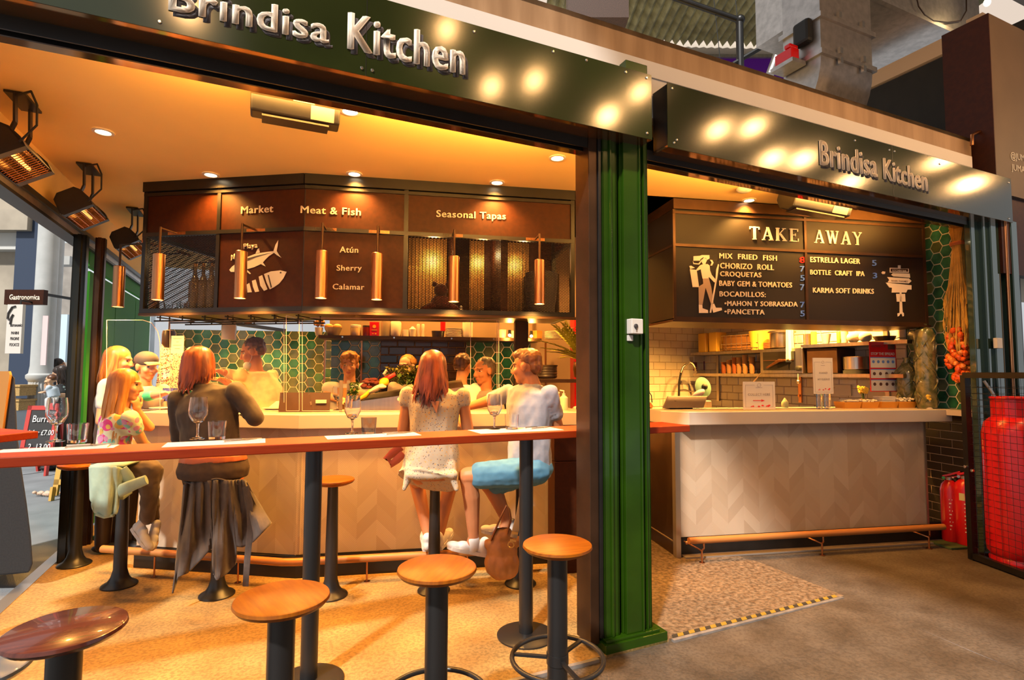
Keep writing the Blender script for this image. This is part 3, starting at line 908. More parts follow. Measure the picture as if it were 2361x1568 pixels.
# --- copper pendant lamps on bracket arms
def pendant(name, label, base, out, rod_top, z_top, z_bot, r=.040, group='copper pendant lamps around the bar'):
    """base: bracket point on the cabinet, out: unit vector to the lamp * arm length"""
    q = base + out
    t = thing(name, label, 'lamp', (q.x, q.y, z_bot), group=group)
    o = Vector((q.x, q.y, z_bot))
    mb = MB()
    side = Vector((-out.y, out.x, 0)).normalized()
    mb.bar(base - side * .075 - o, base + side * .075 - o, .012, .022); mb.build('bracket', M_copper, t)
    mb = MB(); mb.bar(base - o, q - o, .012, .010); mb.build('arm', M_bronze, t)
    mb = MB(); mb.tube([(0, 0, rod_top - z_bot), (0, 0, z_top - z_bot)], .0085, 8); mb.build('rod', M_bronze, t, smooth=True)
    mb = MB(); mb.lathe([(r * .9, z_top - z_bot), (r, z_top - z_bot - .004), (r, .012), (r * 1.06, .0), (r * .93, 0), (r * .93, .02)], (0, 0, 0), 28, True, False); sh_ = mb.build('lamp_shade', M_copper, t, smooth=True)
    mb = MB(); mb.lathe([(r * .92, .008), (.001, .008)], (0, 0, 0), 20, False, False); mb.build('bulb', M_lampglow, sh_)
    lamp('SPOT', o + Vector((0, 0, -.01)), 30, WARM, .025, o + Vector((0, 0, -2)), R(155), .8)
    return t
nA = KA.m.to_3x3() @ Vector((0, -.15, 0)); nL = KL.m.to_3x3() @ Vector((0, -.16, 0))
for px_, fr, lb in ((367, 'L', 'copper pendant lamp in front of the bottle bay'), (556, 'L', 'copper pendant lamp covering part of the painted tuna'), (742, 'A', 'copper pendant lamp left of the word Sherry'),
                    (870, 'A', 'copper pendant lamp right of the word Sherry'), (1047, 'A', 'copper pendant lamp in front of the red toy'), (1244, 'A', 'copper pendant lamp at the right end of the cabinet')):
    f, n_ = (KA, nA) if fr == 'A' else (KL, nL)
    # bracket position whose lamp ends under the measured pixel column
    u = f.px(px_, 600, -.16 if fr == 'L' else -.15).x
    pendant('pendant_lamp', lb, f.w(u, 0, 2.492), n_, 2.50, 2.30, 1.965)
nS = KL.m.to_3x3() @ Vector((-.26, 0, 0))
for i, (v_, lb) in enumerate(((.07, 'copper pendant lamp nearest the green shutter at the left side of the cabinet'), (.42, 'second copper pendant lamp along the left side of the cabinet'), (.80, 'third copper pendant lamp along the left side, half hidden by the mesh'),
                              (1.2, 'fourth copper pendant lamp back along the left side'), (1.6, 'last copper pendant lamp back along the left side'))):
    pendant('pendant_lamp', lb, KL.w(LU, v_, 2.44), nS * (1.0 if i < 2 else .8), 2.44, 2.27, 1.95)
m = MB(); m.box(LU - .0, LU + .05, .9, 1.9, ZB, ZB + .03); m.box(LU, LU + .05, .9, 1.9, 2.42, 2.46); m.build('side_rail', M_blacksteel, kc, KL)

# --- wine glass rack under the cabinet
gr = thing('glass_rack', 'black hanging stemware rails under the left of the menu cabinet', 'rack', (0, 0, ZB - .06), frame=KL)
m = MB()
for v_ in (.06, .22, .38): m.tube([(-1.25, v_, ZB - .055), (-.02, v_, ZB - .055)], .006, 6)
for i in range(7):
    u = -1.2 + i * .19
    m.tube([(u, .03, ZB - .03), (u, .42, ZB - .03)], .005, 6)
    for v_ in (.06, .38): m.tube([(u, v_, ZB - .055), (u, v_, ZB - .0)], .005, 6)
m.build('rack_rails', M_blacksteel, gr, KL)
# --- counter
def poly_ring(off, z, ul=-1.31, ur=2.145):
    """front outline pushed out by -off (towards the guests)"""
    return [KL.w(ul - off * .5, -off, z), KA.w(-off * .02, -off, z), KA.w(ur, -off, z)]
ct = thing('bar_counter', 'polygonal bar counter with white top and chevron strip front where guests sit', 'counter', (-1.515, 3.925, 0))
def sweep(name, off, z0, z1, mt, depth=.5, ul=-1.31, ur=2.145, parent=ct, bevel=0):
    a = poly_ring(off, z0, ul, ur)
    b = [KL.w(ul - off * .5, depth + .15, z0), KA.w(.1, depth, z0), KA.w(ur, depth, z0)]
    m = MB(); m.prism([Vector(p) for p in (a[0], a[1], a[2], b[2], b[1], b[0])], (0, 0, z1 - z0))
    return m.build(name, mt, parent, WORLD, bevel=bevel)
sweep('counter_top', .0, 1.043, 1.146, M_white, .55, bevel=.006)
sweep('plinth', -.02, 0, .15, M_blacksteel, .45, ur=2.02)
# chevron fronts built in their own frame so the strips follow the face
def chev_panel(name, fr, u0, u1, z0, z1, v, parent, par_frame):
    m = MB(); m.box(u0 - u0, u1 - u0, 0, .03, 0, z1 - z0)
    o = m.build(name, M_chev, None)
    o.parent = parent; KIDS.setdefault(parent.name, []).append(o)
    loc = fr.m @ Matrix.Translation((u0, v, z0))
    rel = WM[parent.name].inverted() @ loc
    o.location, o.rotation_euler = rel.to_translation(), rel.to_euler()
    return o
chev_panel('chevron_front', KA, -.01, 2.03, .155, 1.04, .04, ct, KA)
chev_panel('chevron_front', KL, -1.30, .01, .155, 1.04, .04, ct, KL)
m = MB(); m.box(-1.30, -1.27, .07, 1.6, .155, 1.04); m.build('side_panel', M_bronze, ct, KL)
m = MB(); m.box(-1.31, -.9, .5, 1.7, 1.043, 1.146); m.build('counter_top', M_white, ct, KL)
m = MB(); m.box(0, 2.02, .03, .05, .148, .158); m.build('edge_strip', M_blacksteel, ct, KA)
# foot rail
fr_ = thing('foot_rail', 'long wooden foot rail on brass stands along the foot of the bar counter', 'rail', (-1.515, 3.80, 0))
m = MB(); m.tube([KL.w(-1.45, -.10, .165), KL.w(-.02, -.125, .16), KA.w(.02, -.125, .16), KA.w(2.0, -.12, .16)], .026, 10)
m.build('rail', mat('orange brown rail wood', (.42, .16, .04), .35), fr_, WORLD, smooth=True)
for f, u in ((KL, -1.0), (KL, -.35), (KA, .5), (KA, 1.2)):
    m = MB(); a = f.w(u, -.12, 0); m.tube([a, a + Vector((0, 0, .14))], .006, 6); m.lathe([(.022, 0), (.022, .004)], a, 12); m.build('rail_stand', M_copper, fr_, WORLD)
# black cabinet standing at the right end of the bar
bc = thing('waiter_station', 'black two-part cabinet at the right end of the bar counter', 'cabinet', G(1310, 1322), rotz=R(10.3))
m = MB(); m.box(-.10, .13, .0, .20, 0, .80); m.build('cabinet_body', M_blackpanel, bc)
m = MB(); m.box(-.10, .115, .01, .20, .805, 1.03); m.build('cabinet_top', M_blackpanel, bc)
m = MB(); m.box(.10, .14, -.02, .0, .12, .14); m.build('handle', M_blacksteel, bc)
# steel bar body behind the counter
m = MB(); m.box(.05, 1.95, 1.20, 1.34, .0, .86); m.box(.05, 1.95, 1.16, 1.34, .86, .9)
tag(m.build('back_worktop', M_steel, None, KA), 'steel worktop along the back wall inside the bar', 'worktop')
# --- inside pillars / screens of the bar
m = MB(); a, b = KA.px(1188, 760, .45), KA.px(1218, 760, .45); m.box(a.x, b.x, .45, .52, 1.146, ZB)
struct('pillar_bar', m, M_bronze, KA)
# acrylic screens standing on the counter
def acryl(name, label, fr, pts_px, v, cat='screen', th=.006, edge=True, parent=None):
    q = [fr.px(x, y, v) for x, y in pts_px]; q = [Vector((p.x, v, p.z)) for p in q]
    z0 = min(p.z for p in q)
    t = thing(name, label, cat, (sum(p.x for p in q) / len(q), v, z0), frame=fr)
    m = MB(); m.poly(q); m.build('clear_sheet', M_acryl, t, fr)
    m = MB()
    for i in range(len(q)):
        A, B = q[i], q[(i + 1) % len(q)]
        if (B - A).length > .002: m.bar(A, B, th * .6, .003, up=(0, 1, 0))
    m.build('polished_edge', M_acryledge, t, fr)
    return t
acryl('counter_screen', 'rounded clear screen at the left end of the bar counter', KL, [(246, 945), (246, 738), (330, 738), (350, 745), (364, 765), (369, 790), (369, 945)], .12)
acryl('counter_screen', 'wide clear screen between the waiter and the auburn haired woman', KL, [(392, 946), (392, 742), (655, 735), (655, 946)], .22)
ns_ = acryl('counter_screen', 'narrow upright clear screen at the bend of the counter', KA, [(660, 947), (660, 727), (690, 737), (690, 947)], .10)
acryl('counter_screen', 'long clear screen in front of the vegetable display', KA, [(697, 947), (697, 733), (1150, 738), (1150, 947)], .22)
acryl('counter_screen', 'clear screen standing before the grey haired man', KA, [(1085, 940), (1085, 737), (1146, 738), (1146, 940)], .34)
# trapezoid foot of folded acrylic
m = MB()
for xs in (((640, 950), (668, 812), (694, 812), (718, 947)),):
    q = [KA.px(x, y, .06) for x, y in xs]; m.poly([Vector((p.x, .06, p.z)) for p in q]); m.poly([Vector((p.x, .12, p.z)) for p in q])
    m.poly([Vector((q[0].x, .06, q[0].z)), Vector((q[1].x, .06, q[1].z)), Vector((q[1].x, .12, q[1].z)), Vector((q[0].x, .12, q[0].z))])
    m.poly([Vector((q[3].x, .06, q[3].z)), Vector((q[2].x, .06, q[2].z)), Vector((q[2].x, .12, q[2].z)), Vector((q[3].x, .12, q[3].z))])
m.build('tapered_foot', M_acryl, ns_, KA)
# notice taped to the screen
q = KL.px(409, 793, .21)
nt_ = thing('notice', 'small white paper notice taped to the screen beside the auburn hair', 'notice', q, frame=KL)
a, b = KL.px(394, 814, .21), KL.px(425, 774, .21)
m = MB(); m.box(a.x, b.x, .208, .212, a.z, b.z); m.build('sheet', M_paper, nt_, KL)
m = MB()
for i, (wd) in enumerate((.8, .25, .8, .5)): m.box((a.x + b.x) / 2 - wd * (b.x - a.x) / 2 * .8, (a.x + b.x) / 2 + wd * (b.x - a.x) / 2 * .8, .2065, .2078, b.z - .025 - i * .026, b.z - .021 - i * .026)
m.build('printed_lines', M_inkgrey, nt_, KL)

# --- back shelf with crockery
SZ, SV = 1.785, 1.06
m = MB(); m.box(-.05, 2.02, SV - .02, 1.36, SZ - .03, SZ)
sh = thing('back_shelf', 'long dark shelf of jars and plates along the back of the bar', 'shelf', (1, SV, SZ), frame=KA)
m.build('shelf_board', M_bronze, sh, KA)
m = MB()
for u in (.16, .62, 1.15, 1.55): m.lathe([(.008, 0), (.008, .004)], (0, 0, 0), 8, m=Matrix.Translation((u, SV - .022, SZ - .015)) @ Matrix.Rotation(PI / 2, 4, 'X'))
m.build('bolt', M_screw, sh, KA)
def on_shelf(x, v=SV + .08): 
    p = KA.px(x, 779, v); return KA.w(p.x, v, SZ)
def pxw(wp): return wp / FPX * 5.2
def item(name, label, cat, x, prof, mt, group=None, n=18, v=SV + .08, lid=None):
    p = on_shelf(x, v)
    t = thing(name, label, cat, p, group=group)
    m = MB(); m.lathe(prof, (0, 0, 0), n); m.build(name + '_body' if lid else 'body', mt, t, smooth=True)
    if lid: m = MB(); m.lathe(lid[0], (0, 0, 0), n); m.build('lid', lid[1], t, smooth=True)
    return t
it = item('plant_pot', 'white pot with dried flowers at the left end of the back shelf', 'plant', 735, [(.03, 0), (.037, .075), (.034, .075)], M_pot)
m = MB(); rnd = random.Random(2)
for i in range(40):
    a = rnd.random() * 6.28; e = rnd.random() * .9
    m.ball((math.cos(a) * .05 * e, math.sin(a) * .05 * e, .09 + rnd.random() * .06), .012, 6, 4)
m.build('dried_flowers', mat('dry brown flowers', (.32, .15, .05), .8), it, smooth=True)
it = item('serving_bowl', 'brown glass bowl holding rolls on the back shelf', 'bowl', 768, [(.05, 0), (.075, .06), (.08, .075), (.07, .06)], M_bottleglass)
for i, dx in enumerate((-.04, .035)):
    m = MB(); m.ball((dx, 0, .085), .035, sc=(1.15, .9, .75)); tag(m.build('bread_roll', mat('baked crust', (.50, .26, .08), .7), None, Frame(on_shelf(768), 10.3), smooth=True), 'bread roll in the brown bowl on the back shelf, %s of two' % ('left' if i == 0 else 'right'), 'bread')
M_jar = mat('jar of pale preserve', (.55, .36, .18), .2, coat=.5)
item('storage_jar', 'pale jar with cream lid on the back shelf left of the red tin', 'jar', 820, [(.045, 0), (.048, .01), (.048, .075), (.045, .085)], M_jar, lid=([(.049, .08), (.049, .10), (.045, .104)], M_plate))
item('storage_jar', 'dark red jar touching the left side of the red tin', 'jar', 845, [(.035, 0), (.037, .08), (.034, .09)], mat('dark red preserve', (.13, .01, .008), .25, coat=.5), lid=([(.037, .085), (.037, .10)], M_dark))
p = on_shelf(863)
tin = thing('olive_oil_tin', 'red square tin with a yellow emblem on the back shelf', 'tin', p, rotz=R(10.3))
m = MB(); m.box(-.043, .043, -.03, .03, 0, .135); m.build('tin_body', M_red, tin, bevel=.004)
m = MB(); m.lathe([(.016, 0), (.016, .002)], (0, 0, 0), 16, m=Matrix.Translation((0, -.03, .092)) @ Matrix.Rotation(PI / 2, 4, 'X')); m.box(-.024, .024, -.032, -.03, .055, .06); m.box(-.018, -.006, -.032, -.03, .02, .028); m.box(.006, .02, -.032, -.03, .018, .03)
m.build('tin_print', mat('yellow print', (.75, .42, .03), .5), tin)
item('glass_jar', 'tall clear amber jar right of the red tin', 'jar', 890, [(.045, 0), (.047, .13), (.04, .15)], M_bottleglass)
item('storage_jar', 'large white jar with glass neck in the middle of the back shelf', 'jar', 912, [(.045, 0), (.052, .015), (.052, .13), (.042, .145)], M_plate, lid=([(.034, .14), (.036, .165), (.03, .17)], M_bottleglass))
item('ramekin', 'small cream tub right of the large white jar', 'pot', 935, [(.034, 0), (.034, .068)], M_plate)
item('ramekin', 'cream ribbed tub with a lid knob beside the small cream tub', 'pot', 951, [(.028, 0), (.032, .06), (.034, .075), (.02, .085), (.008, .10)], M_plate)
item('pepper_mill', 'tall pale mill on the back shelf, left of two', 'mill', 964, [(.014, 0), (.012, .06), (.016, .11), (.012, .125)], M_plate)
item('pepper_mill', 'tall pale mill on the back shelf, right of two', 'mill', 975, [(.014, 0), (.012, .06), (.016, .11), (.012, .125)], M_plate)
item('basket', 'dark woven basket under the red bottle on the back shelf', 'basket', 1010, [(.055, 0), (.062, .06), (.055, .06)], M_dark)
p = on_shelf(1021); p.z += .062
m = MB(); m.lathe([(.024, 0), (.026, .10), (.014, .13), (.012, .155)], p, 14)
tag(m.build('sauce_bottle', M_red, None, smooth=True), 'red squeeze bottle hanging above the woven basket', 'bottle')
pl0 = None
def plates(x, n, r, label, group, v=SV + .1):
    p = on_shelf(x, v); o0 = None
    for i in range(n):
        if o0 is None:
            m = MB(); m.lathe([(r * .6, 0), (r, .008), (r, .013), (r * .9, .013), (r * .58, .006)], (0, 0, 0), 24)
            o0 = m.build('plate', M_plate, None, smooth=True); tag(o0, label, 'plate', group); o = o0
        else: o = copy_tree(o0)
        o.location = p + Vector((0, 0, i * .0128))
plates(1047, 7, .082, 'cream plate in the neat stack right of the red squeeze bottle', 'plates right of the red bottle')
item('storage_jar', 'tall cream canister beside the stack of plates', 'jar', 1078, [(.045, 0), (.05, .02), (.05, .15), (.046, .16)], M_plate)
item('cup', 'cream cup on the back shelf left of the dark bronze post', 'cup', 1158, [(.034, 0), (.04, .085), (.037, .085)], M_plate)
item('cup', 'cream cup behind the dark bronze post', 'cup', 1182, [(.03, 0), (.034, .075), (.03, .075)], M_plate)
item('glass_jar', 'square glass jar of orange preserve right of the bronze post', 'jar', 1237, [(.055, 0), (.058, .075), (.055, .08)], mat('orange preserve', (.55, .20, .03), .2, coat=.5), n=4)
plates(1275, 6, .085, 'terracotta rimmed plate in the stack behind the fern', 'plates behind the fern')
plates(1308, 9, .085, 'plate in the tall dark stack beside the fern pot', 'tall plate stack by the fern', SV + .14)
# small warm shelf spots
for x, y in ((1175, 773), (1225, 775)):
    p = KA.w(KA.px(x, y, SV - .04).x, SV - .04, 0); p.z = KA.px(x, y, SV - .04).z
    t = thing('clip_spotlight', 'tiny lit clip spot on the back shelf %s the bronze post' % ('left of' if x < 1200 else 'right of'), 'light', p)
    m = MB(); m.lathe([(.014, .05), (.018, .0), (.016, .0)], (0, 0, 0), 12); m.build('spot_body', M_blacksteel, t, smooth=True)
    m = MB(); m.ball((0, -.008, 0), .015, 10, 6); m.build('bulb', M_lampglow, t, smooth=True)
    lamp('POINT', p + Vector((0, -.06, -.03)), 4, WARM, .02)
m = MB()
for x in (748, 833, 1258):
    u = KA.px(x, 850, 1.34).x
    m2 = MB(); m2.box(u - .008, u + .008, 1.335, 1.352, .9, 1.76); tag(m2.build('shelf_upright', M_copper, None, KA), 'thin copper upright on the tiled back wall %s' % {748: 'left of the man in the white T-shirt', 833: 'at the edge of the dark bricks', 1258: 'nearest the fern'}[x], 'upright')
m.bm.free()
# added spots, unseen behind the cabinet, put in to light the bar
for u, lb in ((.3, 'left'), (.95, 'middle'), (1.6, 'right')): downlight(KA.w(u, .95, 2.895), 'added ceiling spot inside the bar behind the cabinet, %s one over the back shelf' % lb, 60)
downlight(KL.w(-.5, 1.3, 2.895), 'added ceiling spot inside the bar above the waiter in beige', 60)
downlight(KL.w(-1.5, 1.2, 2.895), 'added ceiling spot at the left side of the bar above the man in the cap', 60)
# ================================================================== takeaway: menu board
BV = .12
tb = thing('takeaway_menu_board', 'black hanging letter board headed TAKE AWAY with a printed menu', 'menu board', (0, BV, 1.90), frame=TA)
B0, B1, BZ0, BZ1 = -.035, 2.395, 1.90, 2.885
m = MB(); m.box(B0, B1, BV, BV + .5, BZ0, BZ1); m.build('board_case', mat('black letter board', (.014, .009, .006), .5, spec=.35), tb, TA)
m = MB()
bm_ = TA.px(1857, 600, BV).x
for a, b in ((B0 - .004, B0 + .018), (bm_ - .011, bm_ + .011), (B1 - .02, B1 + .004)): m.box(a, b, BV - .010, BV + .01, BZ0, BZ1)
for z0, z1 in ((BZ0 - .012, BZ0 + .012), (2.492, 2.515), (2.765, 2.785)): m.box(B0, B1, BV - .012, BV + .01, z0, z1)
m.box(B0 - .006, B1, BV - .03, BV + .02, 2.80, BZ1)
m.box(B0 - .006, B0 + .01, BV, BV + .5, 2.80, BZ1); m.box(B0 - .006, B0 + .01, BV, BV + .5, 2.492, 2.51)
m.build('board_frame', M_bronze, tb, TA)
m = MB(); m.box(B0 - .02, B1 + .02, BV - .02, BV + .54, BZ0 - .03, BZ0 - .012); m.build('lower_trim', M_bronze, tb, TA)
# serifed capitals drawn as strokes: (x0,y0,x1,y1,width) in a cell 0..1 high
def serif_caps(word, fr, x0, x1, zb, cap, v, mt, parent, tilt=0):
    G_ = {'T': (.78, [(.39, 0, .39, 1, .17), (.04, .95, .74, .95, .09), (.06, .78, .06, .97, .07), (.72, .78, .72, .97, .07), (.24, .03, .54, .03, .06)]),
          'A': (.86, [(.43, 1, .13, .04, .08), (.43, 1, .72, .04, .17), (.24, .34, .6, .34, .07), (.02, .03, .27, .03, .06), (.53, .03, .86, .03, .06)]),
          'K': (.86, [(.17, 0, .17, 1, .17), (.04, .03, .33, .03, .06), (.04, .97, .33, .97, .06), (.2, .42, .66, .97, .08), (.34, .56, .72, .03, .17), (.52, .97, .8, .97, .06), (.52, .03, .86, .03, .06)]),
          'E': (.74, [(.19, 0, .19, 1, .17), (.05, .965, .68, .965, .07), (.05, .035, .70, .035, .07), (.2, .52, .5, .52, .07), (.66, .78, .66, .99, .06), (.68, .01, .68, .24, .06), (.48, .42, .48, .62, .05)]),
          'W': (1.12, [(.14, .97, .36, 0, .16), (.36, 0, .55, .97, .08), (.52, .97, .76, 0, .16), (.76, 0, .99, .97, .08), (.0, .97, .29, .97, .06), (.42, .97, .66, .97, .06), (.86, .97, 1.1, .97, .06)]),
          'Y': (.82, [(.41, 0, .41, .48, .16), (.41, .48, .13, .97, .16), (.41, .46, .70, .97, .08), (.0, .97, .28, .97, .06), (.58, .97, .82, .97, .06), (.27, .03, .55, .03, .06)])}
    tot = sum(G_[c][0] for c in word) + .14 * (len(word) - 1)
    k = (x1 - x0) / tot; m = MB(); x = 0
    for c in word:
        wd, st = G_[c]
        for a, b, c2, d2, t in st:
            A = Vector((x0 + (x + a) * k, v, zb + b * cap + tilt * (x + a) * k)); B = Vector((x0 + (x + c2) * k, v, zb + d2 * cap + tilt * (x + c2) * k))
            if abs(b - d2) < .01: m.bar(A, B, .008, t * cap, up=(0, 0, 1))
            else: m.bar(A, B, .008, t * cap * .95, up=(1, 0, 0)) if False else m.prism([A + Vector((-t * k / 2, 0, 0)), A + Vector((t * k / 2, 0, 0)), B + Vector((t * k / 2, 0, 0)), B + Vector((-t * k / 2, 0, 0))], (0, -.008, 0))
        x += wd + .14
    return m.build('heading', mt, parent, fr)
def tpt(x, y): return TA.px(x, y, BV)
for wd, xl, yb, xr, yb2, yt in (('TAKE', 1727, 552, 1841, 557, 522), ('AWAY', 1876, 560, 1987, 566, 530)):
    a, b = tpt(xl, yb), tpt(xr, yb2); serif_caps(wd, TA, a.x, b.x, a.z, tpt(xl, yt).z - a.z, BV - .001, M_letter, tb)
def mtext(word, xl, yb, xr, yb2, yt, mt=M_letter, bold=.0, name='menu_line'):
    a, b = tpt(xl, yb), tpt(xr, yb2)
    lettering(name, word, TA, a.x, b.x, a.z, tpt(xl, yt).z - a.z, BV - .001, mt, tb, .004, bold=bold, spacing=1.12, heavy=.035, tilt=(b.z - a.z) / max(.01, b.x - a.x))
def cz(x, y): return 1480 + x / 3.472, 430 + y / 3.472
def mline(word, x0, y0, x1, y1, yt, mt=M_letter, name='menu_line'):
    a, b = cz(x0, y0), cz(x1, y1); mtext(word, a[0], a[1], b[0], b[1], 430 + yt / 3.472, mt, name=name)
mline('MIX  FRIED  FISH', 618, 575, 1080, 595, 532)
mline('CHORIZO  ROLL', 625, 655, 1055, 670, 610)
mline('CROQUETAS', 625, 718, 955, 728, 678)
mline('BABY GEM & TOMATOES', 618, 795, 1200, 810, 752)
mline('BOCADILLOS:', 620, 880, 990, 886, 838)
mline('•MAHON Y SOBRASADA', 660, 955, 1245, 962, 915)
mline('•PANCETTA', 660, 1020, 980, 1026, 980)
mline('ESTRELLA LAGER', 1345, 605, 1745, 620, 562)
mline('BOTTLE  CRAFT  IPA', 1345, 705, 1780, 718, 665)
mline('KARMA SOFT DRINKS', 1367, 850, 1855, 860, 808)
M_pblue = mat('blue price digit', (.12, .26, .95), .5)
for dgt, x, y, yt in (('7', 1265, 682, 636), ('5', 1267, 755, 708), ('7', 1265, 830, 782), ('7', 1267, 968, 922), ('5', 1267, 1040, 992), ('5', 1842, 635, 588), ('3', 1847, 735, 690)):
    mline(dgt, x, y, x + 34, y, yt, M_pblue, 'price')
mline('8', 1260, 612, 1305, 612, 562, mat('red price digit', (.70, .02, .02), .5), 'price')
def tdecal(l, name, mt, ox=1570, oy=570, k=9.227, lift=.001, th=.003):
    mb = MB(); q = [tpt(ox + a / k, oy + b / k) for a, b in l]; mb.prism([Vector((p.x, BV - lift, p.z)) for p in q], (0, -th, 0)); return mb.build(name, mt, tb, TA)
# walking figure with a kitchen on its back
M_print = mat('cream printed figure', (.74, .60, .47), .6)
M_printd = mat('hatched printed trousers', (.34, .24, .17), .6)
tdecal([(440, 370), (560, 360), (605, 390), (615, 500), (650, 590), (725, 680), (750, 720), (740, 755), (700, 745), (590, 630), (585, 665), (455, 670), (425, 520), (418, 470), (320, 510), (330, 470), (400, 390)], 'printed_figure', M_print)
tdecal([(450, 265), (480, 225), (530, 225), (550, 280), (525, 330), (515, 370), (465, 370), (440, 320)], 'printed_head', M_print)
tdecal([(460, 670), (590, 665), (640, 850), (690, 1190), (640, 1230), (520, 860), (455, 1220), (375, 1225), (370, 860), (390, 830), (470, 780)], 'printed_trousers', M_printd)
tdecal([(375, 1225), (450, 1225), (455, 1300), (570, 1340), (575, 1400), (380, 1400)], 'printed_boot', M_print); tdecal([(640, 1230), (700, 1200), (740, 1290), (860, 1290), (870, 1340), (685, 1395)], 'printed_boot', M_print)
tdecal([(185, 470), (330, 485), (380, 850), (245, 850)], 'printed_stove', M_print); tdecal([(175, 400), (215, 395), (290, 440), (195, 465)], 'printed_pan', M_print)
tdecal([(262, 195), (400, 185), (440, 170), (600, 170), (605, 240), (560, 270), (470, 215), (410, 260), (400, 290), (262, 290)], 'printed_hat', M_print)
tdecal([(610, 270), (660, 275), (690, 330), (660, 390), (620, 395), (650, 330)], 'printed_pan', M_print)
tdecal([(785, 360), (805, 370), (770, 640), (640, 1395), (605, 1395), (730, 700), (745, 480)], 'printed_staff', M_print)
tdecal([(250, 295), (275, 340), (370, 350), (440, 260), (455, 280), (385, 370), (260, 360)], 'printed_strap', M_print)
# signpost drawing
def sdecal(l, name, mt=M_print, lift=.001): return tdecal(l, name, mt, 2010, 590, 9.8, lift)
sdecal([(585, 215), (645, 215), (645, 290), (830, 290), (830, 385), (400, 380), (400, 270), (585, 275)], 'signpost_top')
sdecal([(420, 292), (805, 300), (805, 360), (420, 355)], 'signpost_plate', M_blackpanel, .003)
sdecal([(435, 430), (470, 392), (850, 402), (860, 495), (480, 465)], 'signpost_arrow'); sdecal([(345, 480), (830, 510), (890, 570), (830, 625), (355, 600), (390, 545)], 'signpost_arrow')
sdecal([(310, 605), (380, 610), (890, 665), (890, 765), (390, 715)], 'signpost_arrow'); sdecal([(455, 720), (860, 760), (800, 765), (770, 830), (445, 830)], 'signpost_arrow')
sdecal([(545, 860), (745, 860), (755, 1035), (560, 1035)], 'signpost_plate'); sdecal([(622, 830), (665, 830), (690, 1270), (720, 1300), (720, 1360), (690, 1370), (670, 1310), (640, 1310), (610, 1360), (580, 1370), (575, 1300), (625, 1290)], 'signpost_post')
sdecal([(210, 385), (240, 350), (300, 360), (290, 410), (240, 415)], 'printed_bird')
def stext(word, x0, y0, x1, y1, yt, mt):
    a = (2010 + x0 / 9.8, 590 + y0 / 9.8); b = (2010 + x1 / 9.8, 590 + y1 / 9.8)
    p, q = tpt(*a), tpt(*b); lettering('signpost_word', word, TA, p.x, q.x, p.z, tpt(a[0], 590 + yt / 9.8).z - p.z, BV - .0065, mt, tb, .001, bold=.01)
stext('KITCHEN BAR', 455, 350, 770, 350, 308, M_print); stext('RIVER THAMES', 430, 580, 800, 590, 545, M_printd)

# ================================================================== takeaway counter
tc = thing('takeaway_counter', 'takeaway counter with thick white top and chevron strip front', 'counter', (1.2, .2, 0), frame=TA)
m = MB()
m.prism([(.02, 0, 1.043), (2.48, 0, 1.043), (2.50, .05, 1.043), (2.50, .47, 1.043), (-.14, .47, 1.043), (-.14, .17, 1.043)], (0, 0, .105))
m.build('counter_top', M_white, tc, TA, bevel=.006)
chev_panel('chevron_front', TA, -.02, 2.30, .155, 1.04, .10, tc, TA)
m = MB(); m.box(-.06, -.02, .085, .14, 0, 1.043); m.build('edge_trim', mat('steel edge strip', (.45, .38, .30), .35, .8), tc, TA)
m = MB(); m.box(2.28, 2.30, .09, .12, .1, 1.04); m.build('edge_trim', MATS['steel edge strip'], tc, TA)
m = MB(); m.box(-.06, -.03, .14, 1.1, .12, 1.043); m.box(-.05, -.03, .14, 1.1, 0, .10); m.build('side_panel', M_bronze, tc, TA)
m = MB(); m.box(-.02, 2.5, .12, .16, 0, .155); m.build('plinth', M_blacksteel, tc, TA)
m = MB(); m.box(0, 2.45, .05, .9, 0, .012); m.build('base_step', mat('grey floor step', (.24, .19, .15), .6), tc, TA)
fr2 = thing('foot_rail', 'wooden foot rail on bent brass stands before the takeaway counter', 'rail', (1.2, -.06, 0), frame=TA)
a, b = TA.px(1588, 1246, -.03), TA.px(2175, 1204, -.03)
m = MB(); m.tube([(a.x, -.03, .165), (b.x, -.03, .165)], .026, 12); m.build('rail', MATS['orange brown rail wood'], fr2, TA, smooth=True)
for x in (1626, 1903, 2150):
    u = TA.px(x, 1270, -.05).x
    m = MB(); m.tube([(u, -.03, .14), (u, -.03, .10), (u - .025, -.045, .09), (u - .025, -.045, 0)], .007, 8); m.tube([(u - .025, -.045, .09), (u - .10, .09, .125)], .006, 8); m.ball((u - .10, .05, .125), .014, 8, 6); m.lathe([(.022, 0), (.022, .004)], (u - .025, -.045, 0), 12)
    m.build('rail_stand', M_copper, fr2, TA, smooth=True)
# right-hand side wall: hexagons over black brick
hex_wall('wall_right_hex', TA, 'v', -.24, .48, 1.15, 2.89, .104, 2.56, .08)
M_kb = [mat('black brick tile ' + a, c, .35, spec=.3) for a, c in (('soot', (.008, .006, .006)), ('coal', (.011, .008, .007)))] + [mat('cream brick joint', (.42, .33, .25), .8)]
tile_wall('wall_right_brick', TA, 'v', -.24, .48, 0, 1.12, .215, .073, 2.56, M_kb, gap=.005, chamf=.002, lip=.004)
m = MB(); m.box(2.42, 2.56, -.24, .47, 1.10, 1.147)
tag(m.build('ledge', M_white, None, TA), 'thin pale ledge joining the takeaway counter to the hexagon tiled wall', 'ledge')
m = MB(); m.box(2.562, 2.66, -.26, .50, .0, 2.89)
struct('wall_right_return', m, M_hex[0], TA)
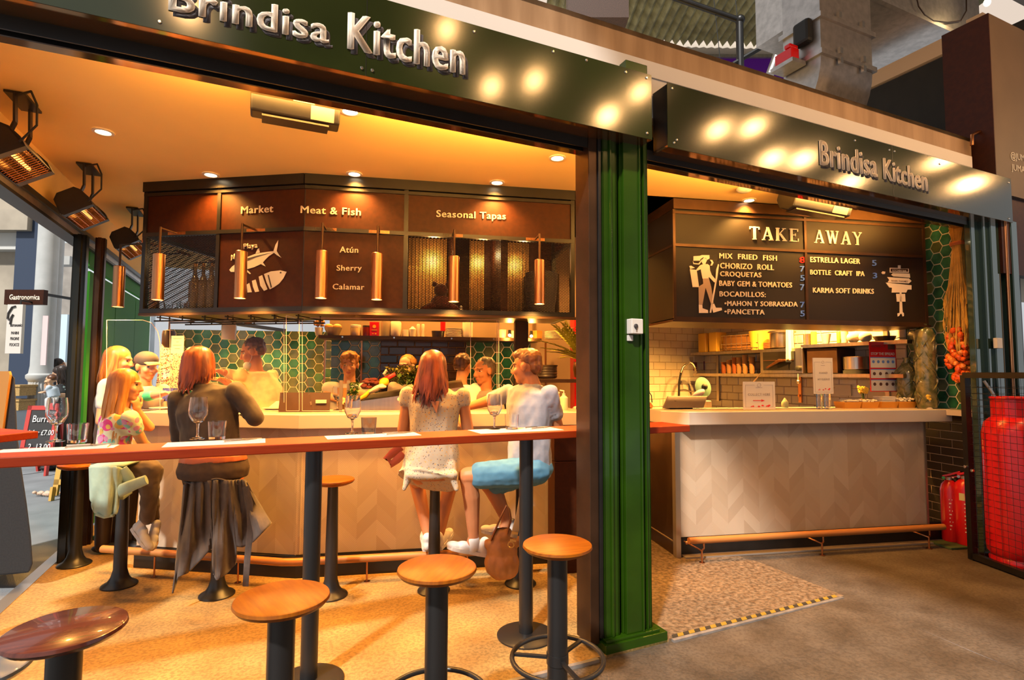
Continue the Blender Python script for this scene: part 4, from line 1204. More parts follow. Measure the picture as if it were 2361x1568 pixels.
# kitchen behind: obliquely running tiled wall, back wall
M_metro = [mat('white bevelled tile ' + a, c, .18, coat=.4) for a, c in (('warm', (.74, .66, .54)), ('cream', (.70, .60, .47)))] + [mat('brown tile joint', (.30, .19, .11), .8)]
KB = Frame((3.80, 5.27), 293.2 - 180)     # along the side wall, going away from the viewer
tile_wall('wall_kitchen_right', KB, 'u', 0, 2.72, .8, 2.89, .2, .1, 0, M_metro, side=1)
KC = Frame(tuple(KB.w(2.72, 0, 0))[:2], 24.5)
tile_wall('wall_kitchen_back', KC, 'u', -2.4, 0, .8, 2.89, .2, .1, 0, M_metro, side=-1)
m = MB(); m.box(-2.4, 0, .06, .1, 0, 2.89); struct('wall_kitchen_outer', m, M_brown, KC)
m = MB(); m.prism([KB.w(0, .015, .79), KB.w(2.6, .015, .79), KB.w(2.6, .6, .79), KB.w(.0, .55, .79)], (0, 0, .04))
tag(m.build('kitchen_worktop', M_steel, None), 'steel kitchen worktop along the tiled wall behind the takeaway counter', 'worktop')
m = MB(); m.box(-2.4, -.85, -.62, -.02, .80, .84); tag(m.build('sink_worktop', M_steel, None, KC), 'steel sink worktop along the far tiled wall of the kitchen', 'worktop')
# ceiling spots in the kitchen
downlight(Vector((2.3, 5.6, 2.89)), 'ceiling spot over the kitchen sink behind the menu board', 520)
downlight(Vector((3.1, 5.5, 2.89)), 'ceiling spot over the kitchen shelves behind the menu board', 420)
downlight(TA.w(1.9, .85, 2.89), 'ceiling spot behind the letter board over the vases', 130)
m = MB(); m.box(-2.5, 3.2, .1, 4.6, 2.895, 2.93); struct('ceiling_kitchen', m, M_cream, TA)
# shelves: u runs along KB away from viewer, v>0 towards the room
def kpx(x, y, v): return KB.px(x, y, v)
def kshelf(name, label, xa, xb, v1, z, th=.035, dp=.32):
    a, b = kpx(xa, 800, v1).x, kpx(xb, 800, v1).x
    t = thing(name, label, 'shelf', ((a + b) / 2, v1 / 2, z), frame=KB)
    m = MB(); m.box(min(a, b), max(a, b), v1 - dp, v1, z - th, z); m.build('shelf_board', M_steel, t, KB)
    return t
V1 = .33
zu = kpx(1690, 795, V1).z; zu2 = kpx(1960, 786, V1).z
us1 = kshelf('kitchen_shelf', 'upper steel kitchen shelf left of the oven', 1592, 1845, V1, 1.735)
us2 = kshelf('kitchen_shelf', 'upper steel kitchen shelf right of the oven top', 1846, 2092, V1, 1.765)
ls = kshelf('kitchen_shelf', 'lower steel kitchen shelf carrying cup stacks and the oven', 1597, 2080, V1, 1.452)
for x in (1655, 2045):
    m = MB(); u = kpx(x, 850, .02).x; m.box(u - .02, u + .02, .005, .03, 1.08, 1.9); m.build('shelf_bracket', M_steel, ls, KB)
def kpos(x, v, z): return KB.w(kpx(x, 800, v).x, v, z)
# yellow tubs on the upper shelf
M_yel = mat('yellow plastic tub', (.80, .45, .06), .3, coat=.3)
for i, (x, lb) in enumerate(((1630, 'left of two'), (1655, 'right of two'))):
    m = MB(); m.box(-.09, .09, -.07, .07, 0, .26); tag(m.build('storage_tub', M_yel, None, Frame(kpos(x, .20, 1.735), 24), bevel=.01), 'bright yellow tub at the left end of the upper kitchen shelf, ' + lb, 'tub')
t = thing('wire_basket', 'wire basket of brown boxes on the upper kitchen shelf', 'basket', kpos(1720, .16, 1.735), rotz=KB.az)
m = MB(); m.box(-.28, .28, -.10, .10, .0, .20); m.build('boxes', mat('brown card', (.28, .12, .03), .7), t)
m = MB()
for z in (.03, .09, .2): m.tube([(-.3, .12, z), (.3, .12, z)], .004, 6)
for k in range(8): m.tube([(-.3 + k * .085, .12, .0), (-.3 + k * .085, .12, .2)], .003, 6)
m.build('wires', M_steel, t)
def stack(name, label, cat, x, v, z, prof, n, step, mt, group=None):
    p = kpos(x, v, z); o0 = None
    for i in range(n):
        if o0 is None:
            m = MB(); m.lathe(prof, (0, 0, 0), 18); o0 = m.build(name, mt, None, smooth=True); tag(o0, label, cat, group); o = o0
        else: o = copy_tree(o0)
        o.location = p + Vector((0, 0, i * step))
M_kraft = mat('brown card cup', (.40, .20, .08), .6)
M_cupr = mat('rust card tub', (.36, .10, .03), .6)
for x, n, mt, lb in ((1668, 5, M_cupr, 'rust brown tub in the leftmost stack on the lower kitchen shelf'), (1680, 6, M_kraft, 'card cup in the second stack from the left on the lower kitchen shelf'), (1693, 7, M_cupr, 'rust brown tub in the third stack on the lower kitchen shelf'),
                     (1703, 7, M_kraft, 'card cup in the fourth stack on the lower kitchen shelf'), (1717, 8, M_kraft, 'card cup in the tallest stack on the lower kitchen shelf'), (1733, 7, M_kraft, 'card cup in the stack nearest the oven')):
    stack('takeaway_cup', lb, 'cup', x, .2, 1.452, [(.026, 0), (.036, .036), (.033, .036), (.025, .004)], n, .028, mt, lb.split(' in the ')[-1].split(' on the')[0] + ' of cups')
stack('serving_plate', 'brown plate in the low stack between the basket and the pot', 'plate', 1785, .18, 1.74, [(.07, 0), (.12, .01), (.118, .016), (.07, .006)], 6, .012, M_cupr, 'low plate stack by the pot')
t = thing('cooking_pot', 'steel cooking pot with a lid on the upper kitchen shelf left of the towel', 'pot', kpos(1803, .2, 1.75))
m = MB(); m.lathe([(.125, 0), (.13, .01), (.13, .17), (.135, .175)], (0, 0, 0), 24); m.build('pot_body', M_steel, t, smooth=True)
m = MB(); m.lathe([(.15, .175), (.15, .19), (.06, .215), (.02, .22)], (0, 0, 0), 24); m.build('lid', M_steel, t, smooth=True)
m = MB(); m.torus((0, 0, .235), .02, .006, (0, 1, 0), 12, 6); m.build('lid_knob', M_steel, t, smooth=True)
m = MB(); m.lathe([(.10, 0), (.125, .23), (.12, .23), (.095, .01)], kpos(1752, .18, 1.735), 20, True, False); tag(m.build('mixing_tub', MATS['yellow plastic tub'], None, smooth=True), 'tall pale gold tub behind the wire basket', 'tub')
# hanging cloth
q = kpos(1822, .34, 1.98)
t = thing('towel', 'pale green and white striped towel hanging before the oven', 'towel', q, rotz=R(24))
m = MB(); 
def tw(a, b): return Vector(((a - .5) * .11 * (1 + .25 * b), .012 * math.sin(a * 9) * (.4 + b), .02 - b * .42))
m.mi = 0; m.grid(tw, 8, 10)
o = m.build('cloth', [mat('pale green cloth', (.42, .55, .47), .9), mat('white cloth', (.72, .66, .56), .9)], t, smooth=True, solid=.006)
for p_ in o.data.polygons: p_.material_index = 1 if p_.center.x > .005 else 0
# oven on the lower shelf
u0, u1 = kpx(1752, 820, .34).x, kpx(1850, 820, .34).x
ov = thing('salamander_oven', 'steel counter oven with a dark glass window on the kitchen shelf', 'oven', ((u0 + u1) / 2, .17, 1.452), frame=KB)
m = MB(); m.box(u1, u0, .03, .34, 1.455, 1.735); m.build('oven_body', M_steel, ov, KB, bevel=.006)
m = MB(); m.box(u1 + .09, u0 - .05, .335, .348, 1.49, 1.70); m.build('oven_window', mat('dark oven glass', (.01, .008, .007), .08, coat=.6), ov, KB)
m = MB(); m.box(u1 + .10, u0 - .06, .346, .352, 1.60, 1.606); m.tube([(u0 - .12, .37, 1.52), (u0 - .30, .38, 1.60), (u0 - .42, .37, 1.605)], [.010, .018, .008], 8); m.build('oven_handle', M_copper, ov, KB, smooth=True)
m = MB(); m.lathe([(.028, 0), (.028, .03), (.02, .034)], (0, 0, 0), 16, m=Matrix.Translation((u1 + .045, .34, 1.51)) @ Matrix.Rotation(-PI / 2, 4, 'X')); m.build('oven_knob', M_rubber, ov, KB, smooth=True)
# right of oven: steel hood, pots
u0, u1 = kpx(1860, 820, .3).x, kpx(1930, 820, .3).x
m = MB(); m.box(u1, u0, .02, .30, 1.46, 1.72); tag(m.build('warming_cabinet', M_bronze, None, KB, bevel=.006), 'brown steel warming cabinet right of the oven, behind the hand hygiene sign', 'cabinet')
t = thing('cooking_pot', 'wide steel pot on a dark stand left of the red notice', 'pot', kpos(1972, .2, 1.49))
m = MB(); m.lathe([(.10, 0), (.11, .01), (.11, .13), (.116, .135)], (0, 0, 0), 24); m.build('pot_body', M_steel, t, smooth=True)
m = MB(); m.lathe([(.115, -.036), (.115, -.004), (.10, 0)], (0, 0, 0), 24); m.build('pot_stand', M_rubber, t, smooth=True)
# wares on the right upper shelf
for x, prof, mt, lb, nm, ct_ in ((1862, [(.04, 0), (.04, .12), (.036, .12)], M_steel, 'steel canister just right of the hanging towel', 'canister', 'canister'), (1877, [(.03, 0), (.03, .14), (.02, .15)], M_yel, 'amber bottle right of the steel canister', 'bottle', 'bottle'),
                            (1905, [(.03, 0), (.05, .11), (.047, .11)], M_paper, 'white tapered tub on the right upper kitchen shelf', 'tub', 'tub'), (1935, [(.02, 0), (.022, .12), (.015, .13)], MATS['green leaf'], 'green carton shaped bottle beside the white tub', 'bottle', 'bottle'),
                            (1948, [(.03, 0), (.035, .12), (.03, .12)], M_plate, 'cream jug next to the two white bowls', 'jug', 'jug')):
    m = MB(); m.lathe(prof, kpos(x, .2, 1.765), 16); tag(m.build(nm, mt, None, smooth=True), lb, ct_)
for x, lb in ((1968, 'shiny white bowl on its side on the upper kitchen shelf, left of two'), (1996, 'shiny white bowl on its side on the upper kitchen shelf, right of two')):
    m = MB(); m.ball(kpos(x, .2, 1.765) + Vector((0, 0, .055)), .065, 16, 10, sc=(1, .6, .85)); tag(m.build('bowl', M_pot, None, smooth=True), lb, 'bowl')
m = MB(); m.lathe([(.07, 0), (.10, .05), (.095, .05)], kpos(2040, .2, 1.765), 18); tag(m.build('colander', M_steel, None, smooth=True), 'steel colander at the right end of the upper kitchen shelf', 'colander')
# wall hooks, socket, switch, knife rack
m = MB(); u = kpx(1845, 900, .02).x; m.box(u - .02, u + .02, .01, .03, 1.12, 1.44)
for z in (1.2, 1.36): m.lathe([(.014, 0), (.014, .02)], (0, 0, 0), 10, m=Matrix.Translation((u, .03, z)) @ Matrix.Rotation(-PI / 2, 4, 'X'))
tag(m.build('tool_rail', M_copper, None, KB), 'short copper coloured strip with dark knobs under the oven shelf', 'rail')
a = kpx(1945, 900, .015); m = MB(); m.box(a.x - .09, a.x + .09, .01, .03, 1.22, 1.34); t = tag(m.build('wall_socket', M_paper, None, KB, bevel=.004), 'double wall socket on the white tiles behind the hand hygiene sign', 'socket')
a = KC.px(1627, 843, -.012); b = KC.px(1603, 845, -.012)
for q, lb in ((a, 'small purple notice on the white tiles, right of two'), (b, 'small purple notice behind the tap spring, left of two')):
    m = MB(); m.box(q.x - .035, q.x + .035, -.012, -.008, q.z - .06, q.z + .06); tag(m.build('notice', mat('purple notice', (.17, .05, .10), .6), None, KC), lb, 'notice')
# sprung tap, colander disc, laptop-like till
tp = thing('spray_tap', 'tall sprung spray tap over the kitchen sink', 'tap', KC.w(KC.px(1563, 905, -.3).x, -.3, .84))
b0 = WM[tp.name].to_translation()
def kc_pt(x, y): p = KC.w(*KC.px(x, y, -.3)); return p - b0
m = MB(); m.tube([(0, 0, 0), kc_pt(1566, 880), kc_pt(1570, 860)], .014, 10); m.build('tap_stem', M_blacksteel, tp, smooth=True)
pts = [kc_pt(*q) for q in ((1570, 860), (1574, 848), (1582, 840), (1590, 837), (1597, 840), (1602, 848), (1606, 862))]
m = MB(); m.tube(pts, .013, 10)
for i in range(len(pts) - 1):
    for k in range(3): m.torus(pts[i].lerp(pts[i + 1], k / 3), .017, .004, pts[i + 1] - pts[i], 12, 5)
m.build('spring_hose', M_steel, tp, smooth=True)
m = MB(); m.tube([kc_pt(1566, 905), kc_pt(1566, 900), kc_pt(1580, 899), kc_pt(1594, 903)], .011, 8); m.build('spout', M_steel, tp, smooth=True)
m = MB(); q = D(1605, 900, 5.45); m.box(q.x - .16, q.x + .10, 5.3, 5.6, .842, 1.19); tag(m.build('dish_rack', M_steel, None, bevel=.01), 'steel draining rack behind the till screen', 'rack')
m = MB(); m.box(q.x - .4, q.x + .2, 5.25, 5.7, .8, .84); tag(m.build('rack_table', M_steel, None), 'steel side table under the draining rack behind the till', 'table')
p = D(1620, 893, 5.4)
t = thing('salad_spinner', 'round green glass disc leaning at the kitchen sink', 'lid', p)
mm = Matrix.Rotation(R(24), 4, 'Z') @ Matrix.Rotation(R(78), 4, 'X')
m = MB(); m.lathe([(.001, 0), (.095, .0), (.10, .008), (.085, .012), (.055, .02), (.03, .02)], (0, 0, 0), 28, m=mm); m.build('disc', mat('green tinted glass', (.16, .30, .22), .1, coat=.6), t, smooth=True)
m = MB(); m.lathe([(.03, .02), (.028, .04), (.012, .05)], (0, 0, 0), 18, m=mm); m.build('hub', M_rubber, t, smooth=True)
p = D(1610, 909, 5.3)
m = MB(); m.ball(p, .075, 14, 8, m=Matrix.Rotation(R(-35), 3, 'Y').to_4x4(), sc=(1, .5, .45)); tag(m.build('cloth_bundle', mat('lilac cloth', (.40, .30, .36), .8), None, smooth=True), 'lilac rinsed cloth below the green glass disc', 'cloth')
# grey till screen on the counter's left end
T0 = [TA.px(1526, 941, .32), TA.px(1620, 941, .32), TA.px(1629, 913, .42), TA.px(1538, 913, .42)]
t = thing('till_screen', 'tilted dark grey till screen at the left end of the takeaway counter', 'till', (T0[0].x + .1, .36, 1.148), frame=TA)
q = [Vector((T0[0].x, .30, 1.16)), Vector((T0[1].x, .30, 1.16)), Vector((T0[2].x, .40, T0[2].z)), Vector((T0[3].x, .40, T0[3].z))]
m = MB(); m.prism(q, (0, .02, -.004)); m.build('screen_back', mat('grey metal casing', (.16, .12, .10), .45, .3), t, TA, bevel=.004)
m = MB(); m.box(T0[0].x + .08, T0[1].x - .08, .34, .46, 1.148, 1.165); m.bar((T0[0].x + .15, .40, 1.15), (T0[0].x + .16, .37, 1.22), .05, .02); m.build('stand', M_blacksteel, t, TA)
t = thing('oil_burner', 'small dark wire lamp with a copper base left of the till screen', 'lamp', TA.w(-.12, .44, 1.149))
m = MB(); m.lathe([(.03, 0), (.04, .02), (.02, .05)], (0, 0, 0), 14); m.build('lamp_base', M_copper, t, smooth=True)
m = MB(); m.tube([(-.03, 0, .05), (-.025, 0, .11), (0, 0, .15), (.025, 0, .11), (.03, 0, .05)], .004, 6); m.build('wire_frame', M_blacksteel, t, smooth=True)
# card signs on the counter
def card(name, label, x0, y0, x1, y1, v, lines, red=None, arrow=False):
    """x0,y0 top left / x1,y1 bottom right in the photo"""
    a, b = TA.px(x0, y0, v), TA.px(x1, y1, v)
    t = thing(name, label, 'sign', ((a.x + b.x) / 2, v, b.z), frame=TA)
    W_, H_ = b.x - a.x, a.z - b.z
    m = MB(); m.box(a.x, b.x, v, v + .008, b.z, a.z); m.build('card', M_paper, t, TA)
    m = MB(); e = .07 * W_
    for r in ((a.x + e, b.x - e, b.z + e, b.z + e + .0015), (a.x + e, a.x + e + .0015, b.z + e, a.z - .12 * H_), (b.x - e - .0015, b.x - e, b.z + e, a.z - .12 * H_), (a.x + e, a.x + .36 * W_, a.z - .12 * H_, a.z - .12 * H_ + .0015), (b.x - .36 * W_, b.x - e, a.z - .12 * H_, a.z - .12 * H_ + .0015)):
        m.box(r[0], r[1], v - .001, v, r[2], r[3])
    m.torus((a.x + W_ / 2, v - .0005, a.z - .12 * H_), .055 * W_, .0012, (0, 1, 0), 20, 4); m.box(a.x + .40 * W_, b.x - .40 * W_, v - .001, v, a.z - .215 * H_, a.z - .205 * H_)
    m.build('border_print', M_inkgrey, t, TA)
    for word, f0, f1, zf, cf in lines:
        lettering('words', word, TA, a.x + f0 * W_, a.x + f1 * W_, a.z - zf * H_, cf * H_, v - .0005, M_inkgrey, t, .001, bold=.004, spacing=1.15)
    m = MB()
    if arrow:
        zc = a.z - .68 * H_; m.box(a.x + .3 * W_, a.x + .58 * W_, v - .0015, v - .0005, zc - .012 * H_, zc + .014 * H_)
        m.prism([(a.x + .56 * W_, v - .0005, zc - .045 * H_), (a.x + .67 * W_, v - .0005, zc), (a.x + .56 * W_, v - .0005, zc + .045 * H_)], (0, -.001, 0))
    zc = a.z - .87 * H_
    rnd = random.Random(4)
    for k in range(14):
        f = .14 + .72 * rnd.random(); m.ball((a.x + f * W_, v - .001, zc + (rnd.random() - .5) * .05 * H_), (.012 + .02 * rnd.random()) * W_, 8, 5, sc=(1.3, .05, .8))
    m.build('red_print', M_redink, t, TA)
    return t
card('collect_sign', 'white card reading COLLECT HERE with a red arrow on the takeaway counter', 1713, 880, 1788, 944, .10, [('COLLECT HERE', .15, .84, .50, .09)], arrow=True)
hs = card('hygiene_sign', 'tall white card reading HAND HYGIENE raised above the counter on glass feet', 1874, 825, 1922, 908, .16, [('HAND', .30, .72, .44, .055), ('HYGIENE', .22, .82, .62, .055)])
a, b = TA.px(1886, 938, .16), TA.px(1914, 908, .16)
m = MB()
for xx in (1890, 1909):
    u = TA.px(xx, 930, .17).x; m.box(u - .018, u + .018, .155, .195, 1.149, b.z)
m.build('clear_foot', M_glass, hs, TA, bevel=.004)
# red covid notice
v = .42
a, b = TA.px(2004, 788, v), TA.px(2069, 903, v)
cv = thing('safety_poster', 'red and cream COVID-19 stop the spread poster beside the green vases', 'poster', ((a.x + b.x) / 2, v, b.z), frame=TA)
W_, H_ = b.x - a.x, a.z - b.z
m = MB(); m.box(a.x, b.x, v, v + .006, b.z, a.z); m.build('poster_sheet', M_red, cv, TA)
m = MB()
for z0, z1 in ((.31, .52), (.55, .73), (.76, .985)): m.box(a.x + .02 * W_, b.x - .03 * W_, v - .001, v, a.z - z1 * H_, a.z - z0 * H_)
m.build('cream_panels', M_paper, cv, TA)
m = MB()
for z0 in (.305, .545, .755): m.box(a.x + .02 * W_, b.x - .03 * W_, v - .0015, v, a.z - (z0 + .018) * H_, a.z - z0 * H_)
for i in range(5): m.lathe([(.05 * W_, 0), (.05 * W_, .001)], (0, 0, 0), 14, m=Matrix.Translation((a.x + (.13 + .185 * i) * W_, v - .001, a.z - .40 * H_)) @ Matrix.Rotation(PI / 2, 4, 'X'))
m.build('blue_print', M_blueink, cv, TA)
m = MB()
for z0, n in ((.64, 4), (.85, 4)):
    for i in range(n): m.lathe([(.055 * W_, 0), (.055 * W_, .001)], (0, 0, 0), 14, m=Matrix.Translation((a.x + (.15 + .23 * i) * W_, v - .001, a.z - z0 * H_)) @ Matrix.Rotation(PI / 2, 4, 'X'))
m.box(a.x + .70 * W_, b.x - .03 * W_, v - .001, v, a.z - .15 * H_, a.z - .03 * H_)
m.build('dark_print', mat('dark brown print', (.10, .04, .03), .6), cv, TA)
m = MB()
for f in (.15, .85): m.tube([(a.x + f * W_, v + .003, a.z), (a.x + f * W_, v + .003, 1.875)], .0012, 4)
m.build('hanging_cord', M_inkgrey, cv, TA)
lettering('words', 'COVID-19', TA, a.x + .08 * W_, a.x + .6 * W_, a.z - .11 * H_, .05 * H_, v, MATS['dark brown print'], cv, .001)
lettering('words', 'STOP THE SPREAD', TA, a.x + .05 * W_, a.x + .95 * W_, a.z - .265 * H_, .055 * H_, v, M_paper, cv, .001, bold=.02)
# trays of snacks, vases, flowers
M_tray = mat('orange card tray', (.72, .30, .03), .45)
def tray(x0, x1, y0, label, fill):
    v0 = .22; a, b = TA.px(x0, 940, v0), TA.px(x1, 940, v0); w2 = (b.x - a.x) / 2; c = (a.x + b.x) / 2
    t = thing('snack_tray', label, 'tray', (c, v0 + .06, 1.149), frame=TA)
    m = MB()
    lo = [(-w2 * .92, -.05, 0), (w2 * .92, -.05, 0), (w2 * .92, .05, 0), (-w2 * .92, .05, 0)]; hi = [(-w2, -.065, .055), (w2, -.065, .055), (w2, .065, .055), (-w2, .065, .055)]
    m.rings([lo, hi], True, False); m.build('tray_body', M_tray, t, solid=.003)
    m = MB(); fill(m, w2); m.build('contents', [M_paper, mat('cream filling', (.80, .70, .50), .6)][0 if 'wrap' in label or 'napkin' in label else 1], t, smooth='napkin' not in label)['kind'] = 'stuff'
    return t
def f_sticks(m, w2):
    rnd = random.Random(1)
    for k in range(14): y = -.05 + .1 * rnd.random(); m.tube([(-w2 * .8 + .02 * rnd.random(), y, .05 + .02 * rnd.random()), (w2 * .8, y + .02 * (rnd.random() - .5), .055 + .025 * rnd.random())], .005, 6)
def f_balls(m, w2, h=.02):
    rnd = random.Random(2)
    for k in range(40): m.ball(((rnd.random() - .5) * 1.7 * w2, (rnd.random() - .5) * .1, .05 + h * rnd.random()), .013, 7, 5, sc=(1, 1, .8))
def f_napk(m, w2):
    for k in range(6): m.box(-w2 * .8, w2 * .8, -.05, .05, .03 + k * .0125, .04 + k * .0125)
tray(1947, 1986, 0, 'orange card tray of wooden sticks, first tray right of the hygiene sign', f_sticks)
tray(1988, 2027, 0, 'orange card tray of small cream pieces, second tray right of the hygiene sign', f_balls)
tray(2033, 2071, 0, 'orange card tray stacked with white napkins', f_napk)
tray(2073, 2113, 0, 'orange card tray heaped with white pieces, nearest the vases', lambda m, w2: f_balls(m, w2, .035))
M_vase = mat('moulded green brown glaze', (.25, .20, .08), .2, coat=.5, noise_s=18, col2=(.07, .085, .03))
def vase(name, label, x, v, prof, seed):
    u = TA.px(x, 900, v).x
    t = thing(name, label, 'vase', (u, v, 1.149), frame=TA)
    m = MB(); m.lathe(prof, (0, 0, 0), 56, True, False)
    # raised leaf relief
    rnd = random.Random(seed)
    def rad(z):
        for (r0, z0), (r1, z1) in zip(prof, prof[1:]):
            if z0 <= z <= z1: return r0 + (r1 - r0) * (z - z0) / max(1e-6, z1 - z0)
        return prof[-1][0]
    zt = prof[-1][1]
    for k in range(70):
        th = rnd.random() * 2 * PI; z = zt * .04 + rnd.random() * zt * .78; L = .05 + .05 * rnd.random(); sl = (rnd.random() - .5) * 2.2
        pts = []
        for i in range(6):
            f = i / 5; zz = z + L * f; a_ = th + sl * L * f / max(.04, rad(zz)) * .9; r = rad(zz) + .001
            pts.append((r * math.cos(a_), r * math.sin(a_), zz))
        wdt = .009 + .006 * rnd.random()
        m.tube(pts, [.002, wdt * .8, wdt, wdt * .8, wdt * .5, .001], 6, flat=.5)
    m.build('vase_body', M_vase, t, smooth=True)
    return t
vase('ceramic_vase', 'tall cylindrical green brown vase with moulded leaves', 2136, .13, [(.065, 0), (.076, .02), (.078, .30), (.080, .50), (.080, .62), (.076, .665), (.062, .70), (.035, .715), (.028, .72), (.028, .745), (.036, .752), (.03, .75)], 1)
vase('ceramic_vase', 'shorter narrow necked green vase behind the tall vase', 2093, .33, [(.058, 0), (.07, .02), (.085, .20), (.088, .28), (.078, .35), (.04, .39), (.026, .405), (.024, .44), (.034, .455), (.028, .452)], 2)
def flowers(x, v, label, h, rr):
    u = TA.px(x, 920, v).x
    t = thing('flower_pot', label, 'plant', (u, v, 1.149), frame=TA)
    m = MB(); m.lathe([(.036, 0), (.042, .07), (.039, .07)], (0, 0, 0), 18); m.build('pot', MATS['brown card cup'] if h > .1 else M_pot, t, smooth=True)
    m = MB(); rnd = random.Random(9)
    for k in range(46): m.ball(((rnd.random() - .5) * rr, (rnd.random() - .5) * rr, h + rnd.random() * rr * .9), .010 + .006 * rnd.random(), 6, 4)
    m.build('blossoms', mat('yellow flowers', (.72, .45, .05), .7), t, smooth=True)
    m = MB()
    for k in range(8): m.tube([(0, 0, .05), ((rnd.random() - .5) * rr, (rnd.random() - .5) * rr, h + .03)], .002, 5)
    m.build('stems', M_leaf, t)
flowers(2140, .10, 'beige pot of dried yellow flowers before the tall vase', .08, .07)
flowers(1990, .44, 'spray of yellow flowers left of the red poster', .13, .06)
# squeeze bottle on the counter
m = MB(); m.lathe([(.028, 0), (.03, .01), (.03, .045), (.018, .06), (.006, .085)], TA.w(TA.px(1810, 938, .42).x, .42, 1.149), 14); tag(m.build('squeeze_bottle', mat('pale green plastic', (.45, .50, .30), .4), None, smooth=True), 'small pale green squeeze bottle right of the COLLECT HERE card', 'bottle')
# ladle and strainer hanging
p = kpos(1838, .36, 1.45)
m = MB(); m.tube([p, p + Vector((-.01, -.02, -.06))], .006, 6); m.ball(p + Vector((-.01, -.02, -.085)), .025, 10, 6); tag(m.build('ladle', M_steel, None, smooth=True), 'steel ladle hanging under the oven', 'ladle')
m = MB(); A = kpos(1752, .36, 1.455); m.tube([A, A + Vector((-.10, -.1, -.07)), A + Vector((-.17, -.17, -.115))], [.006, .009, .012], 8); tag(m.build('basting_brush', M_dark, None, smooth=True), 'dark handled tool sticking out below the oven', 'tool')
# heater over the hatch, hanging sheaf of wheat and garland of peppers on the hexagon wall
def garland():
    v0 = -.10
    t = thing('wheat_sheaf', 'bundle of dried wheat hanging on the green hexagon tiles', 'dried plant', (2.50, v0, 2.6), frame=TA)
    m = MB(); rnd = random.Random(6)
    for k in range(170):
        a = (rnd.random() - .5); b = rnd.random()
        zt = 2.77 + rnd.random() * .12; zb_ = 1.72 + rnd.random() * .45
        y0 = v0 + a * .06; y1 = v0 + a * .20
        pts = [(2.53 - b * .05, v0 + a * .16, zt), (2.53 - b * .05, y0, 2.58), (2.53 - b * .07, (y0 + y1) / 2, 2.25), (2.53 - b * .10, y1, zb_)]
        m.tube(pts, .0035, 5)
        if k % 2: m.tube([pts[-1], Vector(pts[-1]) + Vector((0, 0, -.05)), Vector(pts[-1]) + Vector((0, 0, -.10))], [.003, .010, .003], 5)
    m.build('stalks', mat('dry straw', (.60, .33, .055), .7, noise_s=12, noise_d=.35), t, TA)['kind'] = 'stuff'
    m = MB(); m.torus((2.51, v0, 2.58), .055, .012, (0, 0, 1), 20, 6, 1.5); m.build('string_tie', M_cupr, t, TA)
    t = thing('chilli_garland', 'bunch of orange red dried peppers hanging below the wheat', 'dried plant', (2.50, v0, 1.45), frame=TA)
    i0 = None
    for k in range(90):
        z = 1.40 + .44 * (k / 90); sp = .055 + .03 * math.sin(PI * (k / 90))
        x_, y_ = 2.49 + (rnd.random() - .5) * .08, v0 + .03 + (rnd.random() - .5) * 2 * sp
        m = MB(); mm = Matrix.Rotation(rnd.random() * 6, 4, 'Z') @ Matrix.Rotation(rnd.random() * 1.4, 4, 'X')
        m.lathe([(.006, -.03), (.02, -.015), (.024, .005), (.014, .022), (.004, .03)], (0, 0, 0), 8, m=Matrix.Translation((x_, y_, z)) @ mm)
        m.build('pepper', [mat('orange red pepper', (.72, .10, .012), .3, coat=.4), mat('orange pepper', (.75, .22, .03), .35, coat=.4)][k % 3 == 0], t, TA, smooth=True)
    m = MB(); m.tube([(2.52, v0 + .03, 2.0), (2.49, v0 + .03, 1.4)], .004, 5); m.build('string', M_cupr, t, TA)
garland()
# ================================================================== bar table and its posts
TV, TZ = .36, 1.127
bt = thing('bar_table', 'long narrow red wood bar table on black posts across the front opening', 'table', FA.w(-.69, TV, 0), rotz=FA.az)
ue = FA.px(1557, 985, TV).x
def tl(u, v, z): return (u + .69, v - TV, z)
m = MB(); m.box(-3.6 + .69, ue + .69, -.135, .135, TZ - .04, TZ); m.build('table_top', M_wood, bt, bevel=.004)
c0 = FA.px(1366, 980, TV).x
m = MB(); m.box(c0 + .69, c0 + .75, -.06, .135, TZ, TZ + .03); m.build('end_block', M_wood, bt, bevel=.003)
for u in (-.69, -1.82, -3.5):
    m = MB(); m.lathe([(.039, .02), (.039, TZ - .045)], (u + .69, 0, 0), 24); m.build('post', M_blackpole, bt, smooth=True)
    m = MB(); m.lathe([(.16, 0), (.16, .008), (.145, .014), (.042, .022)], (u + .69, 0, 0), 36); m.build('base_plate', M_blackpole, bt, smooth=True)
    m = MB(); m.box(u + .69 - .11, u + .69 + .11, -.05, .05, TZ - .048, TZ - .0402); m.build('top_bracket', M_blackpole, bt)
